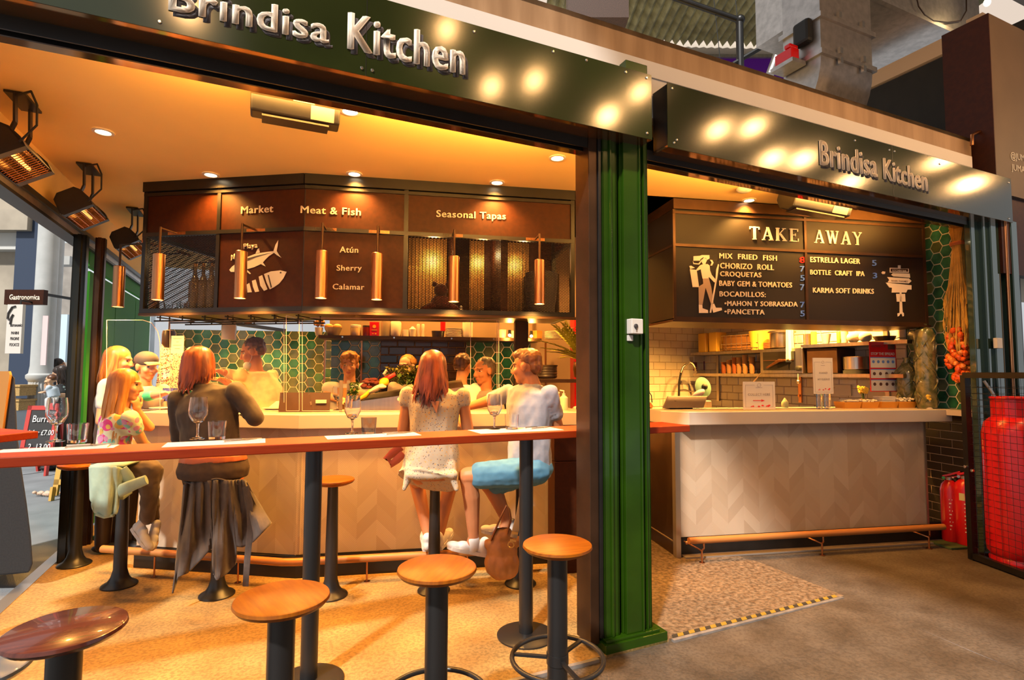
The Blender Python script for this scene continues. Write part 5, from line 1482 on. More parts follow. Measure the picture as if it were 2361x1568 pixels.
# ---------------------------------------------------------------- stools
def make_stool(label, zseat, seat_m, ring, flare, base_r=.10, pole=.040, group=None, sr=.143):
    t = thing('bar_stool', label, 'stool', (0, 0, 0), group=group)
    m = MB(); m.lathe([(.001, zseat - .036), (sr * .72, zseat - .036), (sr * .93, zseat - .024), (sr, zseat - .012), (sr * .985, zseat - .003), (sr * .95, zseat), (.001, zseat)], (0, 0, 0), 48); m.build('seat', seat_m, t, smooth=True)
    m = MB()
    if flare: m.lathe([(base_r, 0), (base_r, .008), (base_r * .93, .016), (base_r * .66, .032), (base_r * .5, .06), (pole * 1.02, .11), (pole * .98, .3), (pole * .82, zseat - .045), (pole * .9, zseat - .036)], (0, 0, 0), 36)
    else: m.lathe([(base_r, 0), (base_r, .008), (base_r * .9, .014), (pole, .02), (pole, zseat - .036)], (0, 0, 0), 36)
    m.build('pedestal', M_blackpole, t, smooth=True)
    if ring:
        m = MB(); m.torus((0, 0, .33), .185, .010, n=48, k=10); fr0 = m.build('foot_ring', M_blackpole, t, smooth=True)
        for k in range(3):
            a = k * 2 * PI / 3 + .6; m = MB(); m.bar((pole * .9 * math.cos(a), pole * .9 * math.sin(a), .33), (.18 * math.cos(a), .18 * math.sin(a), .33), .016, .010); m.build('ring_spoke', M_blackpole, fr0)
        m = MB(); m.lathe([(pole + .004, .31), (pole + .004, .35)], (0, 0, 0), 28); m.build('collar', M_blackpole, t, smooth=True)
    return t
front = [(1285, 1250, 'orange brown bar stool with a foot ring, nearest the green column'), (1008, 1303, 'orange brown bar stool second from the green column, outside the bar table'),
         (651, 1371, 'orange brown bar stool third from the green column, before a table post')]
st = make_stool('', .785, M_seat, True, False, .17, .041)
for i, (x, y, lb) in enumerate(front):
    o = st if i == 0 else copy_tree(st)
    p = G(x, y + 3, .75); put(o, (p.x, p.y, -.035), .3 + i, lb, 'front stools before the bar table')
st2 = make_stool('dark red brown bar stool at the left end of the front row', .785, M_seatdark, True, False, .17, .041, 'front stools before the bar table')
p = G(152, 1445, .75); put(st2, (p.x, p.y, -.035), .5)
st3 = make_stool('low stool at the bottom left corner, sky reflection painted on its top', .635, mat('painted sky sheen', (.10, .13, .17), .25, coat=.4), False, False, .16, .041)  # blue grey seat colour stands in for the sky reflected in the top
p = G(-70, 1540, .60); put(st3, (p.x, p.y, -.035))
back = [((275, 1353), 'stool under the girl with the mint jacket'), ((500, 1376), 'stool under the auburn haired woman with the draped grey jacket'), ((762, 1378), 'empty stool with an orange seat at the bar counter'),
        ((1000, 1366), 'stool under the woman in the flowered dress'), ((1200, 1350), 'stool under the man in the grey shirt'), ((172, 1297), 'empty stool beside the left opening post with an orange seat'), ((245, 1240), 'stool at the far left side of the bar behind the girl')]
sb = make_stool('', .75, M_seat, False, True, .108, .040, sr=.137)
STOOL = {}
for i, (q, lb) in enumerate(back):
    o = sb if i == 0 else copy_tree(sb)
    p = G(*q); p += Vector((p.x, p.y, 0)).normalized() * (.03 if i != 5 else -.06)
    put(o, (p.x, p.y, 0), 0, lb, 'stools around the bar counter'); STOOL[i] = p.copy()
# ---------------------------------------------------------------- place settings on the bar table
def goblet(loc, label, h=.20, r=.042, drink=0, group=None):
    t = thing('wine_glass', label, 'glass', loc, group=group)
    prof = [(.036, 0), (.034, .003), (.008, .010), (.005, .02), (.0055, .06), (.008, .074), (.026, .085), (r * .97, .115), (r, .14), (r * .96, .17), (r * .86, h)]
    inner = [(r * .86 - .0012, h), (r * .96 - .0014, .17), (r - .0015, .14), (r * .94, .117), (.022, .089), (.001, .083)]
    m = MB(); m.lathe(prof + inner, (0, 0, 0), 32, True, True); m.build('glass_body', M_glass, t, smooth=True)
    if drink:
        m = MB(); m.lathe([(.001, .0845), (.021, .0895), (r * .93, .1175), (r - .0022, drink), (.001, drink)], (0, 0, 0), 28); m.build('drink', M_water, t, smooth=True)
    return t
def tumbler(loc, label, h=.085, r=.041, m_=None):
    m = MB(); m.lathe([(r * .86, 0), (r, h), (r - .0018, h), (r * .84, .012), (.001, .012)], (0, 0, 0), 28, True, True)
    o = m.build('tumbler', m_ or M_glass, None, smooth=True); o.location = loc
    return tag(o, label, 'glass')
M_smoke = mat('smoked glass', (.55, .52, .50), 0.0, trans=1.0, ior=1.45)
def on_table(x, y): return G(x, y, TZ)
sets = [(128, 1018, 178, 1020, 0, 'at the left end'), (455, 1012, 500, 1012, 0, 'before the auburn haired woman'), (812, 1000, 850, 1000, 1, 'left of the flowered dress'), (1140, 990, 1180, 990, 0, 'before the man in grey')]
mats_px = [((0, 1040), (45, 1026), (272, 1022), (262, 1033)), ((418, 1030), (392, 1017), (585, 1014), (612, 1021)), ((760, 1012), (745, 1003), (945, 998), (972, 1004)), ((1100, 998), (1095, 991), (1270, 986), (1296, 992))]
for (gx, gy, tx, ty, smoke, where), mp in zip(sets, mats_px):
    q = [on_table(*a) for a in mp]
    cm = sum((v for v in q), Vector()) / 4
    lo = min(FA.l(v).y for v in q); hi = max(FA.l(v).y for v in q)
    u_0 = min(FA.l(v).x for v in q); u_1 = max(FA.l(v).x for v in q)
    lo = max(lo, TV - .13); hi = min(max(hi, lo + .14), TV + .12)
    m = MB(); m.box(u_0, u_1, lo, hi, TZ + .0002, TZ + .0016); tag(m.build('placemat', M_paper, None, FA), 'white paper placemat on the bar table ' + where, 'placemat')
    un, vn = u_1 - .10, (lo + hi) / 2
    m = MB()
    m.rings([[FA.w(un + a * .075, vn + b * .042, TZ + z) for a, b in ((-1, -.8), (1, -1), (.9, 1), (-1, .8))] for z in (.0018, .006, .007)]); tag(m.build('napkin', M_paper, None, None), 'folded white napkin on the bar table ' + where, 'napkin')
    def cutlery(nm, du, lb, blade):
        m = MB()
        y0, y1 = vn - .035, vn + .045
        if nm == 'fork':
            m.tube([FA.w(un + du - .07, y0, TZ + .010), FA.w(un + du + .02, y0 + .02, TZ + .009)], [.003, .0035], 6)
            for k in range(3): m.tube([FA.w(un + du + .02, y0 + .02 + (k - 1) * .005, TZ + .009), FA.w(un + du + .065, y0 + .03 + (k - 1) * .006, TZ + .012)], .0014, 5)
            m.bar(FA.w(un + du + .015, y0 + .019, TZ + .009), FA.w(un + du + .03, y0 + .022, TZ + .009), .014, .002)
        else:
            m.tube([FA.w(un + du - .08, y1 - .02, TZ + .010), FA.w(un + du, y1 - .012, TZ + .010)], .004, 6); m.bar(FA.w(un + du, y1 - .012, TZ + .010), FA.w(un + du + .085, y1 - .004, TZ + .009), .014, .0015)
        return tag(m.build(nm, M_steel, None), lb, nm)
    cutlery('fork', 0, 'steel fork on the napkin of the bar table ' + where, 0); cutlery('knife', 0, 'steel knife on the napkin of the bar table ' + where, 1)
    goblet(on_table(gx, gy), 'stemmed water glass on the bar table ' + where)
    tumbler(on_table(tx, ty), 'straight tumbler on the bar table ' + where, m_=M_smoke if smoke else None)
# ---------------------------------------------------------------- things on the bar counter
CZ = 1.1465
def on_counter(x, y): return G(x, y, CZ)
goblet(G(778, 946, CZ), 'white wine glass on the bar counter before the man in the white T-shirt', .19, .042, .125)
t = thing('menu_stand', 'brown menu folder standing on the bar counter left of the wine glass', 'menu', KA.px(720, 943, .2) and KA.w(KA.px(720, 943, .2).x, .2, CZ))
a, b = KA.px(644, 943, .30), KA.px(762, 905, .30)
m = MB(); m.prism([(a.x, .27, CZ), (b.x, .27, CZ), (b.x, .31, b.z), (a.x, .31, b.z)], (0, .012, 0)); m.build('folder', mat('dark brown leather', (.05, .02, .010), .5), t, KA)
a, b = KA.px(727, 930, .26), KA.px(752, 922, .26); m = MB(); m.box(a.x, b.x, .272, .282, a.z, b.z); m.build('motif', M_plate, t, KA)
# folded cloth / papers, plates and bowl left
q = on_counter(642, 944)
m = MB(); m.prism([q + Vector((-.1, .0, .0)), q + Vector((-.03, .02, .065)), q + Vector((.12, .02, .02)), q + Vector((.13, 0, 0))], (0, .10, 0)); tag(m.build('folded_napkin', M_paper, None), 'white folded napkin standing on the bar counter right of the dark shirt', 'napkin')
for i, (x, y, r, lb) in enumerate(((372, 950, .085, 'cream plate on the counter before the man in the cap'), (635, 950, .10, 'cream plate under the folded napkin'))):
    m = MB(); m.lathe([(r * .6, .0005), (r, .012), (r, .016), (r * .6, .006)], on_counter(x, y - 6) - Vector((0, 0, 0)), 26); tag(m.build('plate', M_plate, None, smooth=True), lb, 'plate')
m = MB(); m.lathe([(.05, .0005), (.09, .05), (.095, .075), (.09, .075), (.05, .012)], G(348, 941, CZ), 26); tag(m.build('bowl', M_pot, None, smooth=True), 'large white bowl on the counter beside the girl', 'bowl')
# tray with vegetables behind the screen
vt = thing('vegetable_display', 'steel display tray heaped with vegetables inside the bar counter', 'tray', KA.w(KA.px(900, 940, .32).x, .32, CZ), rotz=KA.az)
a, b, c, d = KA.px(812, 945, .30), KA.px(1070, 945, .30), KA.px(925, 905, .30), KA.px(812, 925, .30)
a_ = KA.px(816, 925, .30)
m = MB(); m.prism([(a.x, .28, CZ), (b.x, .28, CZ), (b.x, .28, CZ + .19), (a.x, .28, CZ + .07)], (0, .012, 0)); m.prism([(a.x, .28, CZ + .001), (a.x, .60, CZ + .001), (a.x, .60, CZ + .12), (a.x, .28, CZ + .07)], (.01, 0, 0))
m.prism([(a.x, .29, CZ + .055), (b.x, .29, CZ + .17), (b.x, .60, CZ + .24), (a.x, .60, CZ + .10)], (0, 0, .006))
m.build('tray_body', M_steel, vt, KA)
m = MB(); m.lathe([(.014, 0), (.014, .006)], (0, 0, 0), 12, m=Matrix.Translation(KA.px(920, 920, .279)) @ Matrix.Rotation(PI / 2, 4, 'X')); m.build('button_knob', M_paper, vt, KA)
for x in (803, 786):
    m = MB(); q = KA.px(x, 920, .26); m.box(q.x - .012, q.x + .012, .25, .262, CZ, CZ + .24); tag(m.build('screen_bracket', MATS['grey metal casing'], None, KA), 'dark upright bracket of the counter screen, %s of two' % ('right' if x > 800 else 'left'), 'bracket')
def veg(name, label, cat, x, y, v, mk, mt):
    p = KA.w(*KA.px(x, y, v)); m = MB(); mk(m); o = m.build(name, mt, None, smooth=True); o.location = p; return tag(o, label, cat)
rz = lambda a: Matrix.Rotation(R(a), 4, 'Z')
veg('squash', 'yellow courgette at the left end of the vegetable display', 'vegetable', 842, 913, .36, lambda m: m.tube([(-.05, 0, -.03), (0, 0, .0), (.045, 0, .045)], [.014, .02, .015], 10), mat('yellow skin', (.78, .42, .02), .4))
veg('oyster_mushroom', 'big pale oyster mushroom on the vegetable display', 'vegetable', 868, 896, .34, lambda m: (m.ball((0, 0, 0), .05, 14, 8, Matrix.Rotation(R(-30), 4, 'Y'), (1.4, .8, .45)), m.ball((.04, -.01, .015), .035, 12, 7, None, (1.2, .8, .5))), mat('pale mushroom', (.66, .52, .36), .7))
veg('red_lettuce', 'dark red lettuce on the vegetable display', 'vegetable', 856, 886, .42, lambda m: [m.ball((random.uniform(-.06, .06), random.uniform(-.04, .04), random.uniform(-.03, .04)), .028, 8, 5, None, (1, 1, .5)) for k in range(26)], mat('dark red leaf', (.10, .018, .012), .5))
veg('lemon', 'yellow lemon below the red pepper on the vegetable display', 'fruit', 885, 882, .40, lambda m: m.ball((0, 0, 0), .036, 14, 9, Matrix.Rotation(R(-35), 4, 'Y'), (1.25, 1, 1)), MATS['yellow skin'])
veg('red_pepper', 'long red pepper on the vegetable display', 'vegetable', 895, 871, .44, lambda m: m.tube([(-.07, 0, -.02), (0, 0, .0), (.06, 0, .03)], [.008, .022, .016], 10), mat('red pepper skin', (.60, .02, .015), .25, coat=.5))
veg('garlic', 'pale garlic bulb behind the red pepper', 'vegetable', 890, 862, .52, lambda m: m.lathe([(.012, -.02), (.03, 0), (.012, .025), (.004, .04)], (0, 0, 0), 12), M_pot)
def leaf_pile(name, label, x, y, v, n, sp, mt, sz=.03, hh=.05):
    p = KA.w(*KA.px(x, y, v)); rnd = random.Random(x); m = MB()
    for k in range(n):
        c = Vector(((rnd.random() - .5) * sp, (rnd.random() - .5) * sp * .6, (rnd.random() - .3) * hh)); q = Matrix.Rotation(rnd.random() * 6.3, 3, 'Z') @ Matrix.Rotation(rnd.random() * 1.6 - .8, 3, 'X'); s_ = sz * (.6 + .8 * rnd.random())
        m.poly([c + q @ Vector(t_) for t_ in ((0, -s_, 0), (s_ * .5, 0, s_ * .2), (0, s_, 0), (-s_ * .5, 0, s_ * .2))])
    o = m.build(name, mt, None); o.location = p; return tag(o, label, 'vegetable', kind='stuff')
M_herb = mat('olive green herbs', (.22, .20, .03), .6, noise_s=20, noise_d=.7)
leaf_pile('herb_leaves', 'heap of olive green herbs on the vegetable display below the woman in the cap', 938, 868, .48, 420, .32, M_herb, .022, .12)
leaf_pile('salad_leaves', 'dark green salad leaves at the right end of the vegetable display', 955, 880, .42, 200, .25, mat('dark green salad', (.05, .09, .015), .5), .03, .08)
leaf_pile('basil_leaves', 'small pot sprig of basil standing before the vegetable display', 815, 910, .25, 150, .08, mat('basil green', (.08, .16, .02), .5), .018, .13)
# bottles / hand pump on counter right of man
t = thing('soap_pump', 'clear pump bottle on the bar counter right of the man in grey', 'bottle', on_counter(1300, 945))
m = MB(); m.lathe([(.032, 0), (.035, .01), (.035, .10), (.012, .12)], (0, 0, 0), 18); m.build('bottle_body', mat('pale clear plastic', (.80, .68, .48), .1, coat=.5), t, smooth=True)
m = MB(); m.tube([(0, 0, .12), (0, 0, .155), (-.035, 0, .16)], .006, 8); m.lathe([(.013, .12), (.013, .135)], (0, 0, 0), 12); m.build('pump', M_paper, t, smooth=True)
bottle(on_counter(1288, 943), 'amber bottle left of the pump bottle on the bar counter', None, .14, .026, mat('amber liquid', (.65, .32, .06), .1, coat=.6), M_paper, 'sauce_bottle')
for i, (x, lb) in enumerate(((1150, 'left'), (1162, 'right'))):
    bottle(KA.w(KA.px(x, 930, .45).x, .45, CZ), 'clear bottle behind the grey shirt on the bar counter, %s of two' % lb, None, .20, .028, M_glass, M_steel)
m = MB(); m.lathe([(.08, 0), (.10, .01)] + [(.10 + .004 * (k % 2), .012 + k * .011) for k in range(9)] + [(.11, .12), (.09, .12)], KA.w(KA.px(1258, 872, .62).x, .62, 1.40), 24)
tag(m.build('dark_basket', M_dark, None, smooth=True), 'dark stacked basket on the steel shelf right of the man in grey', 'basket')
a, b = KA.px(1240, 876, .6), KA.px(1372, 876, .6)
t = thing('pass_shelf', 'bronze shelf beside the bar at head height of the man in grey', 'shelf', ((a.x + b.x) / 2, .6, 1.385), frame=KA); m = MB(); m.box(a.x, b.x, .5, .74, 1.365, 1.395); m.build('shelf_board', M_bronze, t, KA)
m = MB(); m.box(b.x - .04, b.x, .5, .74, 0, 1.365); m.build('support', M_bronze, t, KA)
# fern in a copper pot on that shelf, red cabinet behind
fp = thing('potted_fern', 'yellow green fern in a copper pot at the right end of the bar', 'plant', KA.w(KA.px(1347, 835, .62).x, .62, 1.396))
m = MB(); m.lathe([(.05, 0), (.09, .02), (.105, .09), (.095, .15), (.10, .155), (.09, .15)], (0, 0, 0), 24); m.build('pot', M_copper, fp, smooth=True)
m = MB(); rnd = random.Random(5)
for k in range(34):
    a = k * 2.4 + rnd.random(); tilt = .35 + .75 * rnd.random(); L = .36 + .18 * rnd.random()
    d = Vector((math.cos(a), math.sin(a), 0)); pts = []
    for i in range(9):
        f = i / 8; pts.append(Vector((0, 0, .14)) + d * (L * f * math.sin(tilt) * (.6 + .5 * f)) + Vector((0, 0, L * f * math.cos(tilt) - .12 * f * f * (1 if tilt > .8 else .3))))
    m.tube(pts, .003, 5)
    for i in range(1, 9):
        w_ = .055 * math.sin(PI * (i / 9.5)) + .012
        s_ = Vector((-d.y, d.x, 0)); tdir = (pts[i] - pts[i - 1])
        for sg in (-1, 1):
            for h_ in (0, .5):
                b0_ = pts[i - 1].lerp(pts[i], h_); m.poly([b0_, b0_ + tdir * .5 + s_ * sg * w_ * .5 + Vector((0, 0, .004)), b0_ + tdir * .62 + s_ * sg * w_, b0_ - tdir * .0 + s_ * sg * w_ * .6])
m.build('fronds', M_fern, fp)
a, b = KA.px(1318, 870, 1.2), KA.px(1378, 736, 1.2)
m = MB(); m.box(a.x, a.x + .03, 1.1, 1.25, .9, b.z); m.box(a.x + .16, a.x + .24, 1.15, 1.25, .9, b.z); m.mi = 1; m.box(a.x + .03, a.x + .16, 1.12, 1.25, .9, b.z)
tag(m.build('hose_cabinet', [M_red, mat('orange wood door', (.55, .15, .02), .45)], None, KA), 'red framed cabinet behind the fern', 'cabinet')

# ================================================================== heaters
M_heat = mat('glowing heater element', (1.0, .46, .10), .4, emit=2.2)
M_refl = mat('amber heater reflector', (.62, .33, .12), .18, .9)
def wall_heater(name, label, px_c, px_base, Lh, group='infrared heaters on the ceiling edge'):
    """px_base: where the bracket meets the ceiling"""
    pb = G(*px_base, 2.89) + (FA.m.to_3x3() @ Vector((.05, 0, 0)))
    t = thing(name, label, 'heater', (pb.x, pb.y, 2.89), rotz=FA.az + PI / 2, group=group)   # local x runs into the building along the side opening
    tilt = Matrix.Translation((0, .03, -.30)) @ Matrix.Rotation(R(-32), 4, 'X')
    m = MB()
    prof = [(-.075, .06), (-.05, .09), (.05, .09), (.085, .06), (.10, -.03), (.085, -.05), (-.085, -.05), (-.09, .0)]
    for xa, xb, s_ in ((-Lh, -Lh + .05, 1.06), (Lh - .05, Lh, 1.06)):
        m = MB(); m.rings([[tilt @ Vector((x, y * s_, z * s_)) for y, z in prof] for x in (xa, xb)])
        m.build('end_cap', M_blacksteel, t)
    m = MB(); m.rings([[tilt @ Vector((x, y, z)) for y, z in ((-.085, -.045), (-.075, .06), (-.05, .09), (.05, .09), (.085, .06), (.10, -.045))] for x in (-Lh, Lh)], False, False, False); m.build('housing', M_blacksteel, t, solid=.006)
    m = MB(); m.rings([[tilt @ Vector((x, y, z)) for y, z in ((-.075, -.045), (-.04, .03), (.04, .03), (.085, -.045))] for x in (-Lh + .04, Lh - .04)], False, False, False); m.build('reflector', M_refl, t)
    m = MB(); m.tube([tilt @ Vector((-Lh + .05, .0, -.0)), tilt @ Vector((Lh - .05, 0, 0))], .010, 10); m.build('heating_tube', M_heat, t, smooth=True)
    m = MB()
    for i in range(13): x = -Lh + .05 + i * (2 * Lh - .1) / 12; m.tube([tilt @ Vector((x, -.082, -.05)), tilt @ Vector((x, .092, -.05))], .0022, 5)
    for i in range(5): y = -.07 + i * .037; m.tube([tilt @ Vector((-Lh + .04, y, -.05)), tilt @ Vector((Lh - .04, y, -.05))], .0022, 5)
    m.build('guard_grille', M_copper, t)
    m = MB(); m.bar((-Lh * .75, 0, -.005), (Lh * .3, 0, -.005), .09, .012)
    for x in (-Lh * .7, Lh * .22):
        m.bar((x, 0, -.005), (x + .02, 0, -.15), .035, .010, up=(0, 1, 0)); m.bar((x + .02, 0, -.15), (x + .02, .03, -.24), .035, .010, up=(0, 1, 0))
    m.build('bracket', M_blacksteel, t)
    m = MB(); m.tube([(-Lh * .7, .0, -.02), (-Lh - .05, -.10, -.03), (-Lh - .06, -.13, -.10), (-Lh - .05, -.13, -.20), (-Lh, -.05, -.28)], .006, 6); m.build('cable', M_rubber, t, smooth=True)
    return t
wall_heater('infrared_heater', 'nearest of the lit heaters hanging along the left ceiling edge, at the picture edge', None, (35, 238), .22)
wall_heater('infrared_heater', 'middle of the three lit heaters hanging along the left ceiling edge', None, (190, 392), .23)
wall_heater('infrared_heater', 'farthest of the three lit heaters, above the copper pendants', None, (300, 490), .26)
def beam_heater(label, x0, x1, y_, v, ztop, L=None):
    a, b = FA.px(x0, y_[0], v), FA.px(x1, y_[1], v)
    t = thing('beam_heater', label, 'heater', ((a.x + b.x) / 2, v, ztop), frame=FA)
    m = MB(); prof = [(-.07, 0.10), (.06, .10), (.085, .04), (.06, -.03), (0, -.055), (-.065, -.045), (-.09, .02)]
    zc = (a.z + b.z) / 2
    m.rings([[Vector((x, v + y, zc + z)) for y, z in prof] for x in (a.x, b.x)]); m.build('housing', M_blacksteel, t, FA, bevel=.008)
    m = MB()
    m.box(a.x + .05, a.x + .09, v - .02, v + .02, zc + .09, 2.895); m.box(b.x - .09, b.x - .05, v - .02, v + .02, zc + .09, 2.895); m.build('bracket', M_blacksteel, t, FA)
    m = MB(); w_ = b.x - a.x
    m.rings([[Vector((x, v - .0715 - d, zc + z)) for d, z in ((.0, .098), (.0205, .022))] for x in (a.x + .46 * w_, a.x + .7 * w_)], False, False, False); m.rings([[Vector((x, v - .0915 + d, zc + z)) for d, z in ((-.001, .018), (.024, -.042))] for x in (a.x + .66 * w_, a.x + .93 * w_)], False, False, False)
    m.build('rating_label', mat('silver label', (.22, .20, .18), .5), t, FA)
    m = MB(); m.box(a.x + .05, b.x - .05, v - .05, v + .04, zc - .058, zc - .048); m.build('heating_tube', M_dark, t, FA)
beam_heater('long black heater hung under the ceiling behind the long shop sign', 578, 780, (250, 275), .42, 2.74)
beam_heater('black and silver heater hung above the takeaway menu board', 1812, 1942, (470, 488), .42, 2.74)

# ================================================================== gas cage, bottle, extinguishers
CF = Frame((3.63, 4.40), -86)   # u runs towards the viewer along the cage's visible side, v points away to the right-hand
cg = thing('gas_cage', 'black steel cage with wire mesh around the tall red gas bottle', 'cage', CF.w(.4, .35, 0), rotz=CF.az)
CW, CD, CHT = .80, .72, 1.445
m = MB()
for u in (0, CW):
    for v in (0, CD): m.box(u - .022, u + .022, v - .022, v + .022, 0, CHT)
for z in (.03, CHT):
    for v in (0, CD): m.box(0, CW, v - .022, v + .022, z - .022, z + .022)
    for u in (0, CW): m.box(u - .022, u + .022, 0, CD, z - .022, z + .022)
m.box(-.02, CW, -.0, CD, .0, .02)
m.build('cage_frame', M_blacksteel, cg, CF)
m = MB(); 
n = int(CW / .05)
for i in range(1, n): m.tube([(i * .05, 0, .05), (i * .05, 0, CHT)], .0016, 4, False)
for i in range(1, int(CHT / .05)): m.tube([(0, 0, i * .05), (CW, 0, i * .05)], .0016, 4, False)
for i in range(1, int(CD / .05)): m.tube([(0, i * .05, .05), (0, i * .05, CHT)], .0016, 4, False)
for i in range(1, int(CHT / .05)): m.tube([(0, 0, i * .05), (0, CD, i * .05)], .0016, 4, False)
m.build('wire_mesh', M_blacksteel, cg, CF)
m = MB(); m.lathe([(.012, 0), (.012, .014), (.004, .018)], (0, 0, 0), 12, m=Matrix.Translation((.0, -.022, .72)) @ Matrix.Rotation(PI / 2, 4, 'X')); m.lathe([(.012, 0), (.012, .014), (.004, .018)], (0, 0, 0), 12, m=Matrix.Translation((.06, -.022, .70)) @ Matrix.Rotation(PI / 2, 4, 'X')); m.build('lock_bolt', M_screw, cg, CF, smooth=True)
p = D(2350, 1290, 4.22); p.z = .022
gb = thing('gas_bottle', 'tall bright red gas bottle standing in the black cage', 'gas bottle', p)
m = MB(); m.lathe([(.17, 0), (.175, .04), (.165, .06), (.185, .09), (.188, .14), (.188, .98), (.17, 1.06), (.12, 1.11), (.05, 1.135)], (0, 0, 0), 40); m.build('bottle_body', M_red, gb, smooth=True)
m = MB()
for k in range(20):
    a0, a1 = 2 * PI * k / 24, 2 * PI * (k + 1) / 24
    m.prism([(.125 * math.cos(a0), .125 * math.sin(a0), 1.10), (.125 * math.cos(a1), .125 * math.sin(a1), 1.10), (.125 * math.cos(a1), .125 * math.sin(a1), 1.25), (.125 * math.cos(a0), .125 * math.sin(a0), 1.25)], (-.006 * math.cos(a0), -.006 * math.sin(a0), 0))
m.torus((0, 0, 1.25), .125, .010); m.build('valve_guard', M_red, gb)
m = MB(); m.lathe([(.03, 1.13), (.03, 1.16), (.018, 1.17), (.018, 1.22)], (0, 0, 0), 16); m.tube([(-.02, 0, 1.19), (-.06, 0, 1.19), (-.10, 0, 1.21), (-.13, .02, 1.3), (-.16, .05, 1.38)], .010, 8); m.lathe([(.035, 0), (.035, .02)], (0, 0, 0), 14, m=Matrix.Translation((-.07, -.02, 1.2)) @ Matrix.Rotation(PI / 2, 4, 'X')); m.build('valve', M_galv, gb, smooth=True)
q = CF.w(.13, .12, .025)
yb = thing('hazard_board', 'yellow board with a red flame mark leaning inside the cage', 'board', q, rotz=CF.az + R(20))
m = MB(); m.box(-.05, .05, -.012, .012, 0, .76); m.build('board_sheet', mat('dirty yellow board', (.62, .30, .05), .6, noise_s=10, noise_d=.3), yb)
m = MB(); m.prism([(-.04, -.0135, .36), (.04, -.0135, .36), (0, -.0135, .48)], (0, .001, 0)); m.box(-.02, .0, -.014, -.013, .30, .34); m.box(.01, .03, -.014, -.013, .30, .34); m.build('flame_mark', M_redink, yb)
m = MB(); m.box(-.05, .0, -.02, .02, .62, .66); m.build('clamp', M_blacksteel, yb)
def extinguisher(px_, h, r, label, hose):
    p = G(*px_); p = Vector((p.x - .045, p.y - .05, 0))
    t = thing('fire_extinguisher', label, 'fire extinguisher', p + Vector((0, 0, .015)), rotz=R(-30))
    m = MB(); m.lathe([(r * .95, 0), (r, .01), (r, h * .76), (r * .85, h * .84), (r * .45, h * .90), (r * .3, h * .91)], (0, 0, 0), 30); m.build('cylinder', M_red, t, smooth=True)
    m = MB(); m.lathe([(r * .34, h * .90), (r * .34, h * .95)], (0, 0, 0), 14); m.tube([(0, 0, h * .94), (.03, -.01, h * .945)], .012, 8); m.build('valve', M_galv, t, smooth=True)
    m = MB(); m.bar((-.05, 0, h * .955), (.075, -.01, h * 1.04), .026, .018); m.bar((-.03, 0, h * .93), (.08, -.01, h * .985), .022, .012); m.build('handle', M_red, t, bevel=.004)
    m = MB(); m.lathe([(.012, 0), (.012, .008)], (0, 0, 0), 12, m=Matrix.Translation((-.045, -.02, h * .94)) @ Matrix.Rotation(PI / 2, 4, 'X')); m.build('gauge', mat('green gauge', (.05, .35, .12), .4) if hose else M_screw, t)
    if hose:
        m = MB(); m.tube([(.03, -.02, h * .93), (.055, -.05, h * .86), (r * .75, -r * .75, h * .70), (r * .72, -r * .78, h * .40)], [.010, .010, .013, .013], 8); m.tube([(r * .72, -r * .78, h * .66), (r * .72, -r * .78, h * .26)], .024, 10); m.build('hose', M_rubber, t, smooth=True)
    m = MB()
    for k in range(9): zz = h * (.18 + .055 * k); a0 = -PI / 2 - .3; m.poly([(r * 1.004 * math.cos(a0 + d), r * 1.004 * math.sin(a0 + d), zz + z_) for d, z_ in ((0, 0), (.1 + .35 * ((k * 7) % 3) / 3, 0), (.1 + .35 * ((k * 7) % 3) / 3, .010), (0, .010))])
    m.build('printed_text', M_letter, t)
    if not hose:
        m = MB(); a0 = -PI / 2 - .7; m.rings([[(r * 1.005 * math.cos(a0 + .12 * j), r * 1.005 * math.sin(a0 + .12 * j), z) for j in range(5)] for z in (h * .62, h * .72)], False, False, False); m.build('label', mat('cream label', (.65, .60, .30), .5), t)
    return t
extinguisher((2197, 1246), .57, .072, 'slimmer red fire extinguisher with a black hose against the brick tiles', True)
extinguisher((2232, 1254), .60, .082, 'wider red fire extinguisher beside the cage post', False)
p = G(2212, 1262); m = MB(); m.box(-.16, .17, -.10, .10, 0, .014); t = m.build('extinguisher_stand', mat('dull green rubber mat', (.06, .09, .03), .7), None, Frame(p + Vector((.02, .06, 0)), 10)); tag(t, 'dull green base plate under the two fire extinguishers', 'stand')

# ================================================================== hall above and behind
M_corr = mat('mossy corrugated sheet', (.36, .36, .22), .7, .0, noise_s=5, noise_d=.45)
# corrugated roof slope: lower edge far away, ridges running up towards the viewer
e0, e1 = D(1250, 92, 11.0), D(2120, 110, 11.0)
up = D(1995, 2, 9.6) - D(1893, 103, 11.0)
eu = (e1 - e0)
N = 96; m = MB()
M_ = [[e0 + eu * (i / N) + up * (k * 2.6) + Vector((0, -.03, .05)) * (.9 if i % 2 else -.9) for k in (0, 1)] for i in range(N + 1)]
m.rings(M_, False, False, False)
struct('roof_corrugated', m, M_corr, None, smooth=False)
m = MB(); m.box(-9, 14, 11.2, 11.5, 5.5, 12)
struct('wall_hall_far', m, mat('pale hall cladding', (.50, .42, .36), .8), None)
a, b = D(1290, 118, 11.1), D(2000, 132, 11.1); c, d = D(2000, 175, 11.1), D(1290, 175, 11.1)
m = MB(); m.prism([D(1540, 97, 11.05), D(2010, 105, 11.05), D(2010, 128, 11.05), D(1540, 124, 11.05)], (0, .1, 0)); struct('trim_hall', m, mat('cream board', (.55, .48, .40), .7), None)
